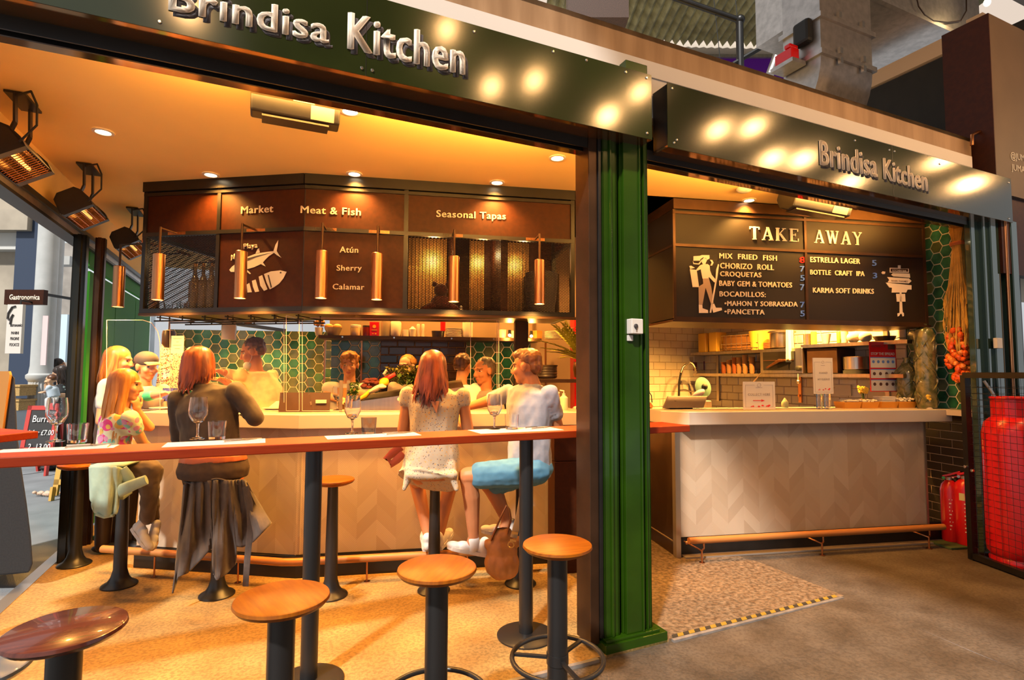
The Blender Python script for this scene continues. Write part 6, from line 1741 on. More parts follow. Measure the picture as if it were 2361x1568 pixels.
m = MB(); m.prism([D(1560, 130, 11.0), D(2010, 130, 11.0), D(2010, 200, 11.0), D(1560, 200, 11.0)], (0, .08, 0)); tag(m.build('purple_banner', mat('deep purple sheet', (.12, .004, .36), .6), None), 'purple sheet high on the far hall wall beside the duct', 'banner')
m = MB(); m.prism([D(1300, 128, 11.0), D(2010, 128, 11.0), D(2010, 135, 11.0), D(1300, 135, 11.0)], (0, -.05, 0)); struct('beam_hall', m, M_galv, None)
# market roof overhead
m = MB(); m.prism([(-2.6, -9, 6.6), (16, -9, 6.6), (16, 1.3, 6.6), (-2.6, 1.3, 6.6)], (0, 0, .1)); struct('roof_hall', m, mat('dark roof boarding', (.10, .09, .08), .8), FA)
m = MB(); m.box(-2.6, 7.5, -9.2, -9, 0, 6.6); struct('wall_hall_rear', m, mat('brown hall wall', (.13, .085, .05), .8), FA)
# frame of dark pipe and wires
hp = thing('pipe_frame', 'dark pipe frame bending down before the corrugated roof', 'pipe', D(1706, 170, 8))
W8 = lambda x, y, Y=8.0: D(x, y, Y)
m = MB(); m.tube([W8(1500, -25), W8(1705, 47)], .045, 10); m.tube([W8(1705, 40), W8(1707, 175)], .055, 10); m.ball(W8(1706, 46), .075); m.build('pipe', M_blacksteel, hp, WORLD, smooth=True)
m = MB(); m.tube([W8(1690, 148), W8(1780, 95), W8(1850, 50), W8(1945, -5)], .035, 8); tag(m.build('cable_bundle', M_rubber, None, smooth=True), 'thick black cable bundle rising across the duct to the upper right', 'cable')
for i, (p0_, p1_) in enumerate((((1440, 60), (1442, 110)), ((1645, -10), (1660, 135)), ((1695, -10), (1700, 40)))):
    m = MB(); m.tube([W8(*p0_), W8(*p1_)], .006, 5); tag(m.build('hanging_wire', M_rubber, None), 'thin hanging wire %s' % ('by the dark brace', 'in the middle of the corrugated roof', 'beside the corner of the pipe frame')[i], 'wire')
for i, (p0_, p1_, mt, lb) in enumerate((((1395, -10), (1362, 30), M_blacksteel, 'dark steel brace left of the blue grey brace'), ((1418, -10), (1392, 48), mat('blue grey steel', (.10, .14, .22), .4, .4), 'blue grey steel brace above the fascia'), ((1805, 90), (1775, 172), M_galv, 'grey pipe leaning beside the purple sheet'))):
    m = MB(); m.tube([W8(*p0_), W8(*p1_)], .07 if i < 2 else .06, 10); tag(m.build('steel_brace', mt, None, smooth=True), lb, 'brace')
m = MB(); a, b = W8(1310, 2, 7.6), W8(1450, 40, 7.6); m.box(a.x, b.x, 7.6, 7.9, b.z, a.z + .3); tag(m.build('perforated_panel', mat('perforated brown panel', (.10, .05, .03), .6, noise_s=120, noise_d=.7), None), 'dark perforated panel behind the steel braces at the top', 'panel')
# ventilation duct standing behind the fascia
DF = Frame((0, 0), 24.5)
dv = 1.0
a0, a1 = FA.px(1893, 120, dv), FA.px(2010, 120, dv)
du = thing('ventilation_duct', 'galvanised ventilation duct bending down behind the takeaway fascia', 'duct', ((a0.x + a1.x) / 2, dv, 3.4), frame=FA)
dl = FA.pu(1806, 120, a0.x).y - dv
zt = 6.4
zj = FA.px(1900, 122, dv).z
def duct_sec(z0, z1, e=0): 
    m = MB(); m.box(a0.x - e, a1.x + e, dv - e, dv + dl + e, z0, z1); return m
duct_sec(zj, zt).build('duct_riser', M_galv, du, FA)
m = duct_sec(zj - .025, zj + .025, .03); z2 = FA.px(1900, 38, dv).z; m.box(a0.x - .03, a1.x + .03, dv - .03, dv + dl + .03, z2 - .03, z2 + .02)
m.build('flange', M_galv, du, FA)
m = MB(); rs = []
for k in range(9):
    f = k / 8; an = f * PI / 2 * .75; rr_ = .85
    y0 = dv + rr_ * (1 - math.cos(an)); z0 = zj - rr_ * math.sin(an)
    rs.append([Vector((a0.x, y0, z0)), Vector((a1.x, y0, z0)), Vector((a1.x, y0 + dl * math.cos(an) * 1.0, z0 + dl * math.sin(an) * .5)), Vector((a0.x, y0 + dl * math.cos(an), z0 + dl * math.sin(an) * .5))])
m.rings(rs); m.build('duct_bend', M_galv, du, FA, smooth=True)
for z in (zj + .05, zj - .05, z2 + .04):
    for f in (.3, .75): m = MB(); u = a0.x + f * (a1.x - a0.x); m.box(u - .02, u + .02, dv - .05, dv - .02, z - .03, z + .03); m.build('clamp', M_screw, du, FA)
p = FA.pu(1852, 78, a0.x - .04)
m = MB(); m.box(p.x - .05, p.x + .04, p.y - .09, p.y + .09, p.z - .12, p.z + .12); tag(m.build('junction_box', M_rubber, None, FA, bevel=.03), 'rounded black box on the side of the duct', 'box')
p = FA.pu(1815, 135, a0.x - .12)
t = thing('duct_actuator', 'bright red motor unit mounted on the side of the duct', 'motor', p, frame=FA)
m = MB(); m.box(p.x - .06, p.x + .05, p.y - .10, p.y + .10, p.z - .07, p.z + .06); m.box(p.x - .07, p.x + .05, p.y - .09, p.y - .02, p.z + .06, p.z + .10); m.build('motor_body', M_red, t, FA, bevel=.01)
m = MB(); m.box(p.x - .09, p.x + .1, p.y - .13, p.y + .13, p.z - .11, p.z - .07); m.build('motor_bracket', M_galv, t, FA)
# horizontal duct run to the right
dv2 = 1.25
b0 = FA.px(2005, 60, dv2)
hd = thing('ventilation_duct', 'large horizontal galvanised duct box crossing the top right corner', 'duct', (b0.x + 1.2, dv2 + .4, b0.z), frame=FA)
m = MB(); m.box(a1.x + .02, a1.x + 2.6, dv2 - .02, dv2 + 1.2, FA.px(2150, 62, dv2).z, 6.4); m.build('duct_box', M_galv, hd, FA)
m = MB(); zb_ = FA.px(2150, 62, dv2).z; m.box(a1.x + .02, a1.x + 2.6, dv2 - .05, dv2, zb_ - .01, zb_ + .04); m.build('flange', M_galv, hd, FA)
# cable loops and the string light
m = MB(); m.tube([FA.w(*FA.px(x, y, dv2 - .05)) for x, y in ((2112, -10), (2118, 15), (2132, 34), (2152, 48), (2185, 52), (2215, 48), (2228, 25), (2228, -10))], .008, 6); tag(m.build('cable_loop', M_dark, None, smooth=True), 'thin cable drooping across the horizontal duct', 'cable')
p = FA.w(*FA.px(2276, 6, .9))
t = thing('festoon_bulb', 'single lit bulb at the top right corner of the picture', 'light', p)
m = MB(); m.ball((0, 0, 0), .035, 14, 9, sc=(1, 1, 1.2)); m.build('bulb', mat('festoon glow', (1, .75, .35), .5, emit=18), t, smooth=True)
m = MB(); m.lathe([(.018, .035), (.018, .09)], (0, 0, 0), 12); m.tube([(0, 0, .09), (0, 0, .5)], .004, 5); m.build('bulb_holder', M_rubber, t, smooth=True)
lamp('POINT', p + Vector((0, -.06, -.05)), 6, (1, .7, .35), .03)
# black party wall with a cream capping beam
uw = FA.px(2240, 100, .9).x
w0 = FA.pu(2240, 100, uw); w1 = FA.pu(2012, 210, uw)
m = MB(); m.prism([(uw, .3, 3.3), (uw, 3.4, 3.3), (uw, 3.4, w0.z), (uw, .3, w0.z)], (.1, 0, 0)); struct('wall_party', m, mat('matt black boarding', (.012, .010, .009), .7, noise_s=4, noise_d=.4), FA)
zc0, zc1 = FA.pu(2236, 98, uw).z, FA.pu(2236, 60, uw).z
m = MB(); m.box(uw - .03, uw + .12, w0.y - .02, 3.6, zc0, zc1); m.box(uw - .05, uw + .12, w0.y - .14, w0.y + .02, zc0 - .03, zc1 + .06); struct('beam_party', m, mat('cream capping board', (.50, .36, .25), .6), FA)
# neighbouring stall block, upper right
nb = FA.px(2293, 300, -.05)
ns = thing('stall_sign_block', 'tall brown neighbouring stall sign block at the right edge with pale handle text', 'sign', (nb.x + .4, .1, FA.px(2293, 441, -.05).z), frame=FA)
zb_, zt_ = FA.px(2293, 441, -.05).z, FA.px(2293, 37, -.05).z
m = MB(); m.box(nb.x, nb.x + 1.6, -.05, .30, zb_, zt_); m.build('sign_face', mat('brown sign face', (.115, .075, .045), .55, noise_s=3, noise_d=.15), ns, FA)
m = MB(); m.box(nb.x - .01, nb.x, -.05, .30, zb_, zt_); m.build('sign_return', M_blackpanel, ns, FA)
def ntext(w_, xl, yb, xr, yt):
    a, b = FA.px(xl, yb, -.052), FA.px(xr, yb + .22 * (xr - xl), -.052)
    lettering('lettering', w_, FA, a.x, b.x, a.z, FA.px(xl, yt, -.052).z - a.z, -.052, mat('grey cream lettering', (.55, .50, .42), .6), ns, .002, tilt=(b.z - a.z) / (b.x - a.x))
ntext('@JUM', 2330, 365, 2362, 350); ntext('JUMA', 2332, 392, 2363, 377)
m = MB(); m.box(nb.x + .1, nb.x + 1.6, -.02, .06, 2.3, zb_ - .001); struct('wall_stall', m, M_blackpanel, FA)
# copper handrail tube above the takeaway sign
hq = [FA.w(*FA.px(x, y, .05)) for x, y in ((2241, 335), (2241, 312), (2252, 306), (2290, 294), (2299, 298), (2302, 310), (2309, 415))]
m = MB(); m.tube(hq, .014, 10); tag(m.build('copper_pipe', M_copper, None, smooth=True), 'bent copper pipe hooping above the right end of the takeaway sign', 'pipe')
# framed white notice at the far right edge of the picture
a, b = FA.px(2344, 695, .3), FA.px(2372, 555, .3)
m = MB(); m.box(a.x, b.x + .2, .3, .31, a.z, b.z); t = tag(m.build('menu_poster', mat('cream poster', (.70, .62, .48), .6), None, FA), 'pale poster at the right edge beyond the shiny posts', 'poster')
# ================================================================== the street on the left
M_stone = mat('tan render', (.42, .36, .28), .8, noise_s=2, noise_d=.25)
M_iron = mat('pale grey painted iron', (.46, .47, .46), .5, noise_s=6, noise_d=.1)
M_navy = mat('navy painted timber', (.035, .05, .085), .4)
M_sky = mat('bright shop window', (.62, .80, .92), .1, coat=.5)
def SP(x, y, Y): return D(x, y, Y)
# far house fronts
def slab(name, x0, x1, y0, y1, Y, th, mt, kind='structure', label=None, cat=None):
    a, b = SP(x0, y0, Y), SP(x1, y1, Y)
    m = MB(); m.box(a.x, b.x, Y, Y + th, min(a.z, b.z), max(a.z, b.z)); o = m.build(name, mt, None)
    if kind == 'structure': o['kind'] = kind
    else: tag(o, label, cat)
    return o
slab('wall_street', -700, 45, 380, 935, 9.6, .3, M_stone)
slab('trim_street', -700, 60, 530, 575, 9.4, .3, mat('pale lintel', (.55, .55, .52), .7))
slab('wall_street_upper', -700, 62, 480, 530, 9.2, .4, M_stone)
slab('pillar_navy', 40, 64, 500, 935, 9.3, .25, M_navy)
slab('window_1', 62, 80, 560, 930, 9.55, .2, mat('brick and glass strip', (.50, .42, .40), .4, noise_s=30, noise_d=.3))
slab('window_2', 100, 340, 430, 910, 15.0, .2, mat('far bright facade', (.60, .68, .72), .5, noise_s=1.2, noise_d=.35))
slab('wall_street_far', 104, 150, 560, 930, 13.5, .3, mat('far grey stone', (.36, .33, .30), .8, noise_s=3, noise_d=.3))
slab('trim_street_far', 96, 160, 590, 610, 12.8, .3, M_iron)
slab('window_3', 126, 150, 725, 835, 12.9, .1, M_sky)
# fluted iron column
p = SP(93, 905, 9.0); zt = SP(93, 488, 9.0).z
m = MB(); n = 48
prof = [(.20, 0), (.20, .35), (.165, .40)]
def ring(r, z, fl): return [Vector((p.x + (r - (fl if k % 2 else 0)) * math.cos(2 * PI * k / n), p.y + (r - (fl if k % 2 else 0)) * math.sin(2 * PI * k / n), z)) for k in range(n)]
zc = SP(93, 872, 9.0).z
m.rings([ring(.165, 0, .012), ring(.16, zc - .06, .012), ring(.17, zc - .04, 0), ring(.20, zc, 0), ring(.20, zc + .05, 0), ring(.165, zc + .08, 0), ring(.15, zc + .2, 0), ring(.14, zt + 1.5, 0)])
struct('column_street', m, M_iron, None, smooth=True)
p2 = SP(112, 905, 10.5); m = MB(); m.lathe([(.13, 0), (.12, 5.5)], (p2.x, p2.y, 0), 24); struct('column_street_back', m, M_iron, None, smooth=True)
# shop signs
def sframe(x, y, Y): q = SP(x, y, Y); return Frame((q.x, q.y, 0), 0)
YS = 8.2
a, b = SP(9, 702, YS), SP(101, 668, YS)
t = thing('street_sign', 'black fascia sign reading Gastronomica over the street shop', 'sign', (a.x, YS, a.z))
m = MB(); m.box(a.x, b.x, YS, YS + .08, a.z, b.z); m.build('sign_board', M_blackpanel, t, WORLD)
m = MB(); m.bar((a.x + .3, YS + .04, b.z - .02), (a.x + .3, 9.32, b.z - .02), .04, .04); m.build('bracket', M_blacksteel, t, WORLD)
c, d = SP(22, 691, YS), SP(92, 691, YS); lettering('lettering', 'Gastronomica', WORLD, c.x, d.x, c.z, SP(22, 679, YS).z - c.z, YS - .001, M_letter, t, .004, bold=.02)
YS = 8.0
a, b = SP(11, 815, YS), SP(53, 702, YS)
t = thing('hanging_sign', 'white hanging sign listing PANINI PIADINE FOCACCE', 'sign', (a.x, YS, a.z))
m = MB(); m.box(a.x, b.x, YS, YS + .05, a.z, b.z); m.build('sign_board', M_paper, t, WORLD)
m = MB(); m.tube([(b.x - .05, YS + .02, b.z - .01), (b.x - .05, YS + .02, b.z + .06), (b.x - .05, 8.3, b.z + .06)], .012, 6); m.build('hanger', M_blacksteel, t, WORLD)
for w_, x0, x1, yb, yt in (('PANINI', 26, 43, 771, 764), ('PIADINE', 24, 44, 784, 777), ('FOCACCE', 22, 44, 798, 791)):
    c, d = SP(x0, yb, YS), SP(x1, yb, YS); lettering('words', w_, WORLD, c.x, d.x, c.z, SP(x0, yt, YS).z - c.z, YS - .001, M_ink, t, .003)
c, d = SP(24, 753, YS), SP(52, 750, YS); lettering('words', 'astronomica', WORLD, c.x, d.x, c.z, .05, YS - .001, M_ink, t, .003, shear=.3)
m = MB(); m.tube([SP(x, y, YS - .01) for x, y in ((36, 706), (28, 708), (19, 722), (17, 735), (22, 738), (30, 725), (26, 732), (23, 748))], .012, 6); m.build('swash_initial', M_ink, t, WORLD)
# chalk boards
def a_board(label, x0, x1, y0, y1, Y, fm, texts=(), lean=.16):
    a, b = SP(x0, y1, Y), SP(x1, y0, Y)
    zb_ = max(a.z, 0.0)
    t = thing('a_board', label, 'sign', ((a.x + b.x) / 2, Y, -.036))
    H_ = b.z - zb_; W_ = b.x - a.x
    T = Matrix.Translation((a.x, Y, zb_)) @ Matrix(((1, .10, 0, 0), (0, 1, lean, 0), (0, 0, 1, 0), (0, 0, 0, 1)))
    m = MB()
    for x_a, x_b, z_a, z_b in ((0, .06, -.0, H_), (W_ - .06, W_, 0, H_), (0, W_, H_ - .06, H_), (0, W_, .12, .18)): m.box(x_a, x_b, 0, .03, z_a, z_b, T)
    for x_ in (.0, W_ - .05): m.bar((a.x + x_ + .02, Y + .16, zb_ + H_ - .02), (a.x + x_ + .02, Y + .34, -.036), .05, .03, up=(1, 0, 0)); m.bar((a.x + x_ + .02, Y, zb_ + .1), (a.x + x_ + .02, Y - .02, -.036), .05, .03, up=(1, 0, 0))
    m.build('board_frame', fm, t, WORLD)
    m = MB(); m.box(.05, W_ - .05, .008, .02, .15, H_ - .05, T); m.build('chalk_surface', mat('chalkboard', (.035, .032, .032), .7), t, WORLD)
    for w_, f0, f1, fz, cap in texts:
        lt = lettering('chalk_words', w_, WORLD, a.x + f0 * W_, a.x + f1 * W_, zb_ + fz * H_, cap * H_, Y - .004 + .16 * fz * H_, mat('chalk', (.82, .80, .78), .9), t, .003, shear=.2)
    return t
a_board('red framed chalkboard advertising burrata in the street', 40, 122, 937, 1062, 7.9, mat('red painted wood', (.50, .05, .04), .5), [('Burrata', .24, .98, .70, .13), ('1 for £7.00', .2, .98, .46, .10), ('2  13.00', .25, .95, .2, .11)])
a_board('yellow framed chalkboard standing in the street beside the opening post', 118, 190, 1050, 1143, 6.4, mat('yellow pine frame', (.58, .33, .07), .5), [('menu', .3, .8, .6, .2)])
# crates and baskets by the column
M_wick = mat('wicker', (.55, .34, .12), .7, noise_s=60, noise_d=.4)
for i, (x, y, w_, lb) in enumerate(((45, 912, .26, 'top wicker crate stacked beside the iron column'), (40, 945, .30, 'lower wicker crate beside the iron column'))):
    q = SP(x, y, 8.7); m = MB(); m.box(-w_ / 2, w_ / 2, -.15, .15, 0, .16); m.box(-w_ / 2 - .015, w_ / 2 + .015, -.165, .165, .14, .17)
    o = m.build('wicker_crate', M_wick, None); o.location = q; tag(o, lb, 'crate')
q = SP(42, 945, 8.7); m = MB(); m.box(-.4, .12, -.25, .25, -q.z - .036, -.002); o = m.build('stall_table', mat('blue white stall cloth', (.45, .52, .58), .8), None); o.location = q; tag(o, 'pale cloth covered stall table under the wicker crates', 'table')
q = G(110, 1146, -.036); m = MB(); rnd = random.Random(8)
for k in range(14): m.ball(((k / 14 - .5) * .34, rnd.random() * .05, .03 + .02 * rnd.random()), .035 * (.6 + rnd.random() * .6), 7, 5, sc=(1, .8, .8))
o = m.build('crumpled_wrapper', mat('crumpled peach paper', (.62, .42, .30), .7), None, smooth=False); o.location = q; tag(o, 'crumpled pale wrapper lying on the grey street', 'litter')
# posters on far columns
for i, (x0, x1, y0, y1, c, lb) in enumerate(((99, 105, 728, 842, (.7, .55, .55), 'thin red and white strip poster on the iron column'), (110, 117, 798, 842, (.05, .25, .5), 'small blue poster on the farther iron column'))):
    slab('poster', x0, x1, y0, y1, (8.83, 10.36)[i], .02, mat('street poster %d' % i, c, .6), 'thing', lb, 'poster')
# black wing of a display unit under the left end of the bar table
bw = thing('display_stand', 'tall black curved display stand at the left edge of the picture', 'stand', (-3.75, 3.85, -.036))
Y = 3.75
pr = [(-70, 1335), (68, 1322), (76, 1300), (72, 1240), (62, 1160), (50, 1080), (40, 1000), (36, 900), (34, 872), (26, 862), (14, 866), (-70, 866)]
m = MB(); m.prism([SP(x, y, Y) for x, y in pr], (-.64, .62, 0)); m.build('stand_body', mat('black fabric board', (.020, .018, .018), .7, noise_s=80, noise_d=.3), bw, WORLD, bevel=.015)
m = MB(); m.prism([SP(x, y, Y - .02) for x, y in ((-70, 856), (20, 856), (22, 864), (4, 1000), (-70, 1000))], (0, .018, 0)); m.build('wood_panel', mat('amber wood', (.42, .19, .045), .4), bw, WORLD)
# second table at the far left
t = thing('street_table', 'red wood table corner behind the left end of the bar table', 'table', (-2.95, 2.85, -.036))
q = [Vector((-2.535, 2.96, 0)), Vector((-3.0, 3.16, 0)), Vector((-3.3, 2.62, 0)), Vector((-2.62, 2.42, 0))]
m = MB(); m.prism([v + Vector((0, 0, 1.09)) for v in q], (0, 0, .038)); m.build('table_top', M_wood, t, WORLD, bevel=.004)
m = MB(); m.lathe([(.16, -.036), (.16, -.026), (.04, -.01), (.038, 1.09)], (-2.98, 2.78, 0), 24); m.build('post', M_blackpole, t, WORLD, smooth=True)
# green plants glimpsed between the left posts
q = G(196, 1000, 0); 
m = MB(); rnd = random.Random(3)
c = SP(196, 980, 6.5)
for k in range(260):
    o_ = c + Vector(((rnd.random() - .5) * .25, (rnd.random() - .5) * .3, (rnd.random() - .62) * 1.8)); s_ = .05 * (.5 + rnd.random()); mm = Matrix.Rotation(rnd.random() * 6, 3, 'Z') @ Matrix.Rotation(rnd.random() * 3, 3, 'X')
    m.poly([o_ + mm @ Vector(t_) for t_ in ((0, -s_, 0), (s_ * .5, 0, .01), (0, s_, 0), (-s_ * .5, 0, .01))])
pl = thing('climbing_plant', 'green leafy plant glimpsed between the two left opening posts', 'plant', (c.x, c.y, -.036))
m.build('leaves', mat('street leaf', (.08, .26, .05), .5, noise_s=8, noise_d=.5), pl, WORLD)
m = MB(); m.lathe([(.12, -.036), (.15, .25), (.14, .25)], (c.x, c.y, 0), 16); m.tube([(c.x, c.y, .2), (c.x, c.y, 1.3)], .012, 6); m.build('planter', M_dark, pl, WORLD)
# tall printed column behind the counter (jar of collage) and hanging bottle
t = thing('printed_column', 'tapered column covered with red and blue comic-like scraps at the left end of the bar', 'decoration', KL.w(KL.px(392, 905, .75).x, .75, 1.147), rotz=KL.az)
a = KL.px(372, 905, .75); b = KL.px(405, 905, .75); zt = KL.px(390, 778, .75).z
m = MB(); w_ = .085; m.rings([[Vector((sx * w_ * f, sy * w_ * f, z)) for sx, sy in ((-1, -1), (1, -1), (1, 1), (-1, 1))] for f, z in ((1.0, .03), (.62, zt - 1.147))]); m.build('column_body', print_mat('scrap collage', (.62, .50, .40), [(.45, .08, .05), (.06, .05, .16), (.75, .7, .62), (.10, .05, .04)], 34, .30), t)
m = MB(); m.box(-.10, .10, -.10, .10, -.0, .03); m.build('column_base', M_plate, t)
q = [0]
m = MB()
for k in range(4):
    z = .10 + k * .11; f = 1 - .38 * z / (zt - 1.147); m.bar((-w_ * f, -w_ * f - .002, z), (w_ * f, -w_ * f - .002, z + .035), .004, .006, up=(0, 1, 0))
m.build('string_lines', M_plate, t)
bp = D(391, 733, KL.w(-1.0, .5).y); m = MB(); m.lathe([(.006, .12), (.006, .0), (.045, -.01), (.05, -.04), (.05, -.12), (.03, -.15), (.001, -.155)], (bp.x, bp.y, 1.80), 18); tag(m.build('hanging_jar', M_dark, None, smooth=True), 'dark round pendant hanging under the glass rack at the left', 'lamp')
# hams / paper bag hanging in the left bar
q = D(528, 757, 4.75); m = MB(); m.lathe([(.005, .25), (.005, .12), (.05, .06), (.06, .02), (.06, -.1), (.055, -.1)], q, 16); tag(m.build('hanging_lamp', MATS['pale clear plastic'], None, smooth=True), 'pale glass hanging jar over the waiter', 'lamp')
m = MB(); a, b = KL.px(374, 925, .45), KL.px(408, 895, .45); m.box(a.x, b.x, .45, .46, a.z, b.z); tag(m.build('picture_card', mat('blue patterned card', (.10, .10, .34), .6, noise_s=60, noise_d=.8), None, KL), 'blue patterned card under the printed column', 'card')
# small red capped bottle beside the auburn hair
q = G(411, 921, CZ); m = MB(); m.lathe([(.028, 0), (.03, .07), (.012, .11)], (q.x, q.y + .1, CZ), 14); m.mi = 1; m.lathe([(.026, .10), (.028, .14), (.01, .15)], (q.x, q.y + .1, CZ), 14)
tag(m.build('sauce_bottle', [MATS['pale clear plastic'], M_red], None, smooth=True), 'red topped bottle on the counter behind the auburn haired woman', 'bottle')
# ================================================================== people
def skin(name, c, c2): return mat(name, c, .5, noise_s=5, col2=c2, spec=.4)
M_skin = skin('warm skin', (.62, .30, .15), (.56, .25, .12))
M_skint = skin('tanned skin', (.50, .20, .085), (.44, .165, .065))
M_skinp = skin('pale skin', (.70, .42, .26), (.64, .36, .21))
M_eye = mat('eye white', (.50, .42, .36), .3)
M_iris = mat('dark iris', (.025, .015, .010), .2)
M_lip = mat('lip', (.42, .12, .08), .45)
M_brow = mat('brow', (.14, .06, .025), .8)
def hairm(n, a, b, s=30): return mat(n, a, .38, noise_s=s, col2=b, stretch=(1, 1, .10), spec=.5, detail=6)
M_auburn = hairm('auburn hair', (.36, .085, .018), (.08, .016, .006))
M_redbrown = hairm('red brown hair', (.30, .065, .018), (.09, .018, .008))
M_blond = hairm('golden blond hair', (.60, .27, .06), (.26, .095, .02))
M_brownh = hairm('brown hair', (.16, .06, .022), (.05, .018, .008))
M_sandy = hairm('sandy hair', (.46, .20, .06), (.22, .085, .025))
M_greyh = hairm('greying hair', (.20, .15, .11), (.07, .045, .03))
M_blackh = hairm('dark hair', (.04, .022, .016), (.012, .008, .006))

WK = bpy.data.scenes.new('workbench')
def blob(name, fn, mats, parent, voxel=.008, smooth=3, fold=0.0, fs=14, paint=None, stretch=(1, 1, 1)):
    """one continuous surface grown around the shapes fn() lays down; world coordinates"""
    mb = MB(); fn(mb)
    bmesh.ops.recalc_face_normals(mb.bm, faces=mb.bm.faces)
    me = bpy.data.meshes.new(name); mb.bm.to_mesh(me); mb.bm.free()
    t = bpy.data.objects.new(name, me); WK.collection.objects.link(t)
    md = t.modifiers.new('r', 'REMESH'); md.mode = 'VOXEL'; md.voxel_size = voxel
    ms = t.modifiers.new('s', 'SMOOTH'); ms.factor = .5; ms.iterations = smooth
    WK.view_layers[0].update(); dg = WK.view_layers[0].depsgraph
    m2 = bpy.data.meshes.new_from_object(t.evaluated_get(dg))
    bpy.data.objects.remove(t); bpy.data.meshes.remove(me)
    m2.name = name
    if fold:
        cs = [0.0] * len(m2.vertices) * 3; ns = cs[:]
        for i, v in enumerate(m2.vertices):
            p = v.co
            q = Vector((p.x * stretch[0], p.y * stretch[1], p.z * stretch[2])) * fs
            d = fold * (noise.noise(q) + .5 * noise.noise(q * 2.1))
            v.co = p + v.normal * d
    for m in (mats if isinstance(mats, (list, tuple)) else [mats]): m2.materials.append(m)
    for p in m2.polygons:
        p.use_smooth = True
        if paint: p.material_index = paint(p.center)
        else: p.material_index = 0
    m2.transform(WM[parent.name].inverted())
    o = bpy.data.objects.new(name, m2); COL.objects.link(o); set_parent(o, parent); WM[o.name] = WM[parent.name]
    return o

def basis(o, f, up=(0, 0, 1)):
    """matrix with local +Y along f and +Z near up"""
    y = Vector(f).normalized(); x = y.cross(Vector(up)).normalized(); z = x.cross(y)
    return Matrix(((x.x, y.x, z.x, o[0]), (x.y, y.y, z.y, o[1]), (x.z, y.z, z.z, o[2]), (0, 0, 0, 1)))

def head(mb, H, s=1.0, ear=1):
    """H: head matrix (+Y face, +Z up) about the middle of the head; s=1 is 0.23 m tall"""
    def B(c, r): mb.ball(H @ (Vector(c) * s), s, 18, 12, m=H.to_3x3().to_4x4(), sc=r)
    def C(a, b, ra, rb): mb.cap(H @ (Vector(a) * s), H @ (Vector(b) * s), ra * s, rb * s, 10)
    B((0, -.014, .034), (.073, .093, .082)); B((0, .028, -.028), (.058, .060, .080)); B((0, .052, -.088), (.030, .030, .024)); B((0, .02, -.07), (.052, .055, .035))
    C((0, .086, .012), (0, .104, -.026), .009, .0135); B((.0, .098, -.030), (.019, .012, .010)); B((0, .074, .026), (.048, .018, .012))
    for g in (-1, 1):
        B((g * .036, .058, -.026), (.024, .026, .024))
        if ear: B((g * .074, -.004, -.006), (.010, .021, .031)); B((g * .079, -.012, .004), (.006, .016, .020))
    B((0, .079, -.058), (.023, .013, .008)); B((0, .077, -.067), (.020, .013, .007))
def face_paint(H, s=1.0):
    I = H.inverted()
    def f(c):
        q = (I @ c) / s
        if abs(q.x) > .07 or q.y < .045 or abs(q.z) > .1: return 0
        ax = abs(q.x)
        if ((ax - .031) / .0065) ** 2 + ((q.z - .008) / .0065) ** 2 < 1: return 4
        if ((ax - .031) / .014) ** 2 + ((q.z - .008) / .006) ** 2 < 1: return 1
        if ((ax - .032) / .020) ** 2 + ((q.z - .029 + .25 * (ax - .032)) / .0042) ** 2 < 1: return 3
        if (q.x / .024) ** 2 + ((q.z + .061) / .008) ** 2 < 1 and q.y > .07: return 2
        return 0
    return f
def hand(mb, w_, d, n, side=1, curl=.5, s=1.0, spread=.12):
    """w_: wrist, d: direction of the fingers, n: back of the hand normal; side=+1 thumb towards d x n"""
    d = Vector(d).normalized(); n = (Vector(n) - d * Vector(n).dot(d)).normalized(); x = d.cross(n) * side
    w_ = Vector(w_)
    M_ = Matrix(((x.x, d.x, n.x, 0), (x.y, d.y, n.y, 0), (x.z, d.z, n.z, 0), (0, 0, 0, 1)))
    mb.ball(w_ + d * .048 * s, s, 14, 8, m=M_, sc=(.040, .052, .015)); mb.cap(w_ - d * .01, w_ + d * .03 * s, .024 * s, .026 * s, 10)
    for k, (ox, L) in enumerate(((.030, .072), (.010, .080), (-.011, .074), (-.030, .058))):
        p = w_ + d * .090 * s + x * ox * s
        dd = (d + x * (ox * spread / .03)).normalized()
        for j, f in enumerate((.45, .32, .23)):
            a = curl * (.5 + .45 * j); e = (dd * math.cos(a) - n * math.sin(a)).normalized()
            q = p + e * L * f * s; mb.cap(p, q, (.0088 - .0008 * j) * s, (.0082 - .0009 * j) * s, 8); p = q
    p = w_ + d * .028 * s + x * .034 * s
    for j, (f, a) in enumerate(((.040, .75), (.030, .45))):
        q = p + (x * math.sin(a) + d * math.cos(a) - n * .25 * curl).normalized() * f * s; mb.cap(p, q, (.0105 - .001 * j) * s, (.0095 - .001 * j) * s, 8); p = q

def torso(mb, pts, side, grow=0.0):
    """pts: (centre, half width, half depth); side: unit vector across the shoulders"""
    sx = Vector(side).normalized(); rs = []
    N = len(pts)
    for i, (c, a, b) in enumerate(pts):
        t = (Vector(pts[min(i + 1, N - 1)][0]) - Vector(pts[max(i - 1, 0)][0])).normalized()
        x = (sx - t * sx.dot(t)).normalized(); y = t.cross(x)
        rs.append([Vector(c) + x * ((a + grow) * math.cos(2 * PI * k / 20)) + y * ((b + grow) * math.sin(2 * PI * k / 20)) for k in range(20)])
    mb.rings(rs)
def limb(mb, pts, rr, n=12):
    for i in range(len(pts) - 1): mb.cap(pts[i], pts[i + 1], rr[i], rr[i + 1], n)
def hair_cap(mb, H, s=1.0, c=(0, -.024, .046), r=(.082, .094, .080)):
    mb.ball(H @ (Vector(c) * s), s, 20, 14, m=H.to_3x3().to_4x4(), sc=r)
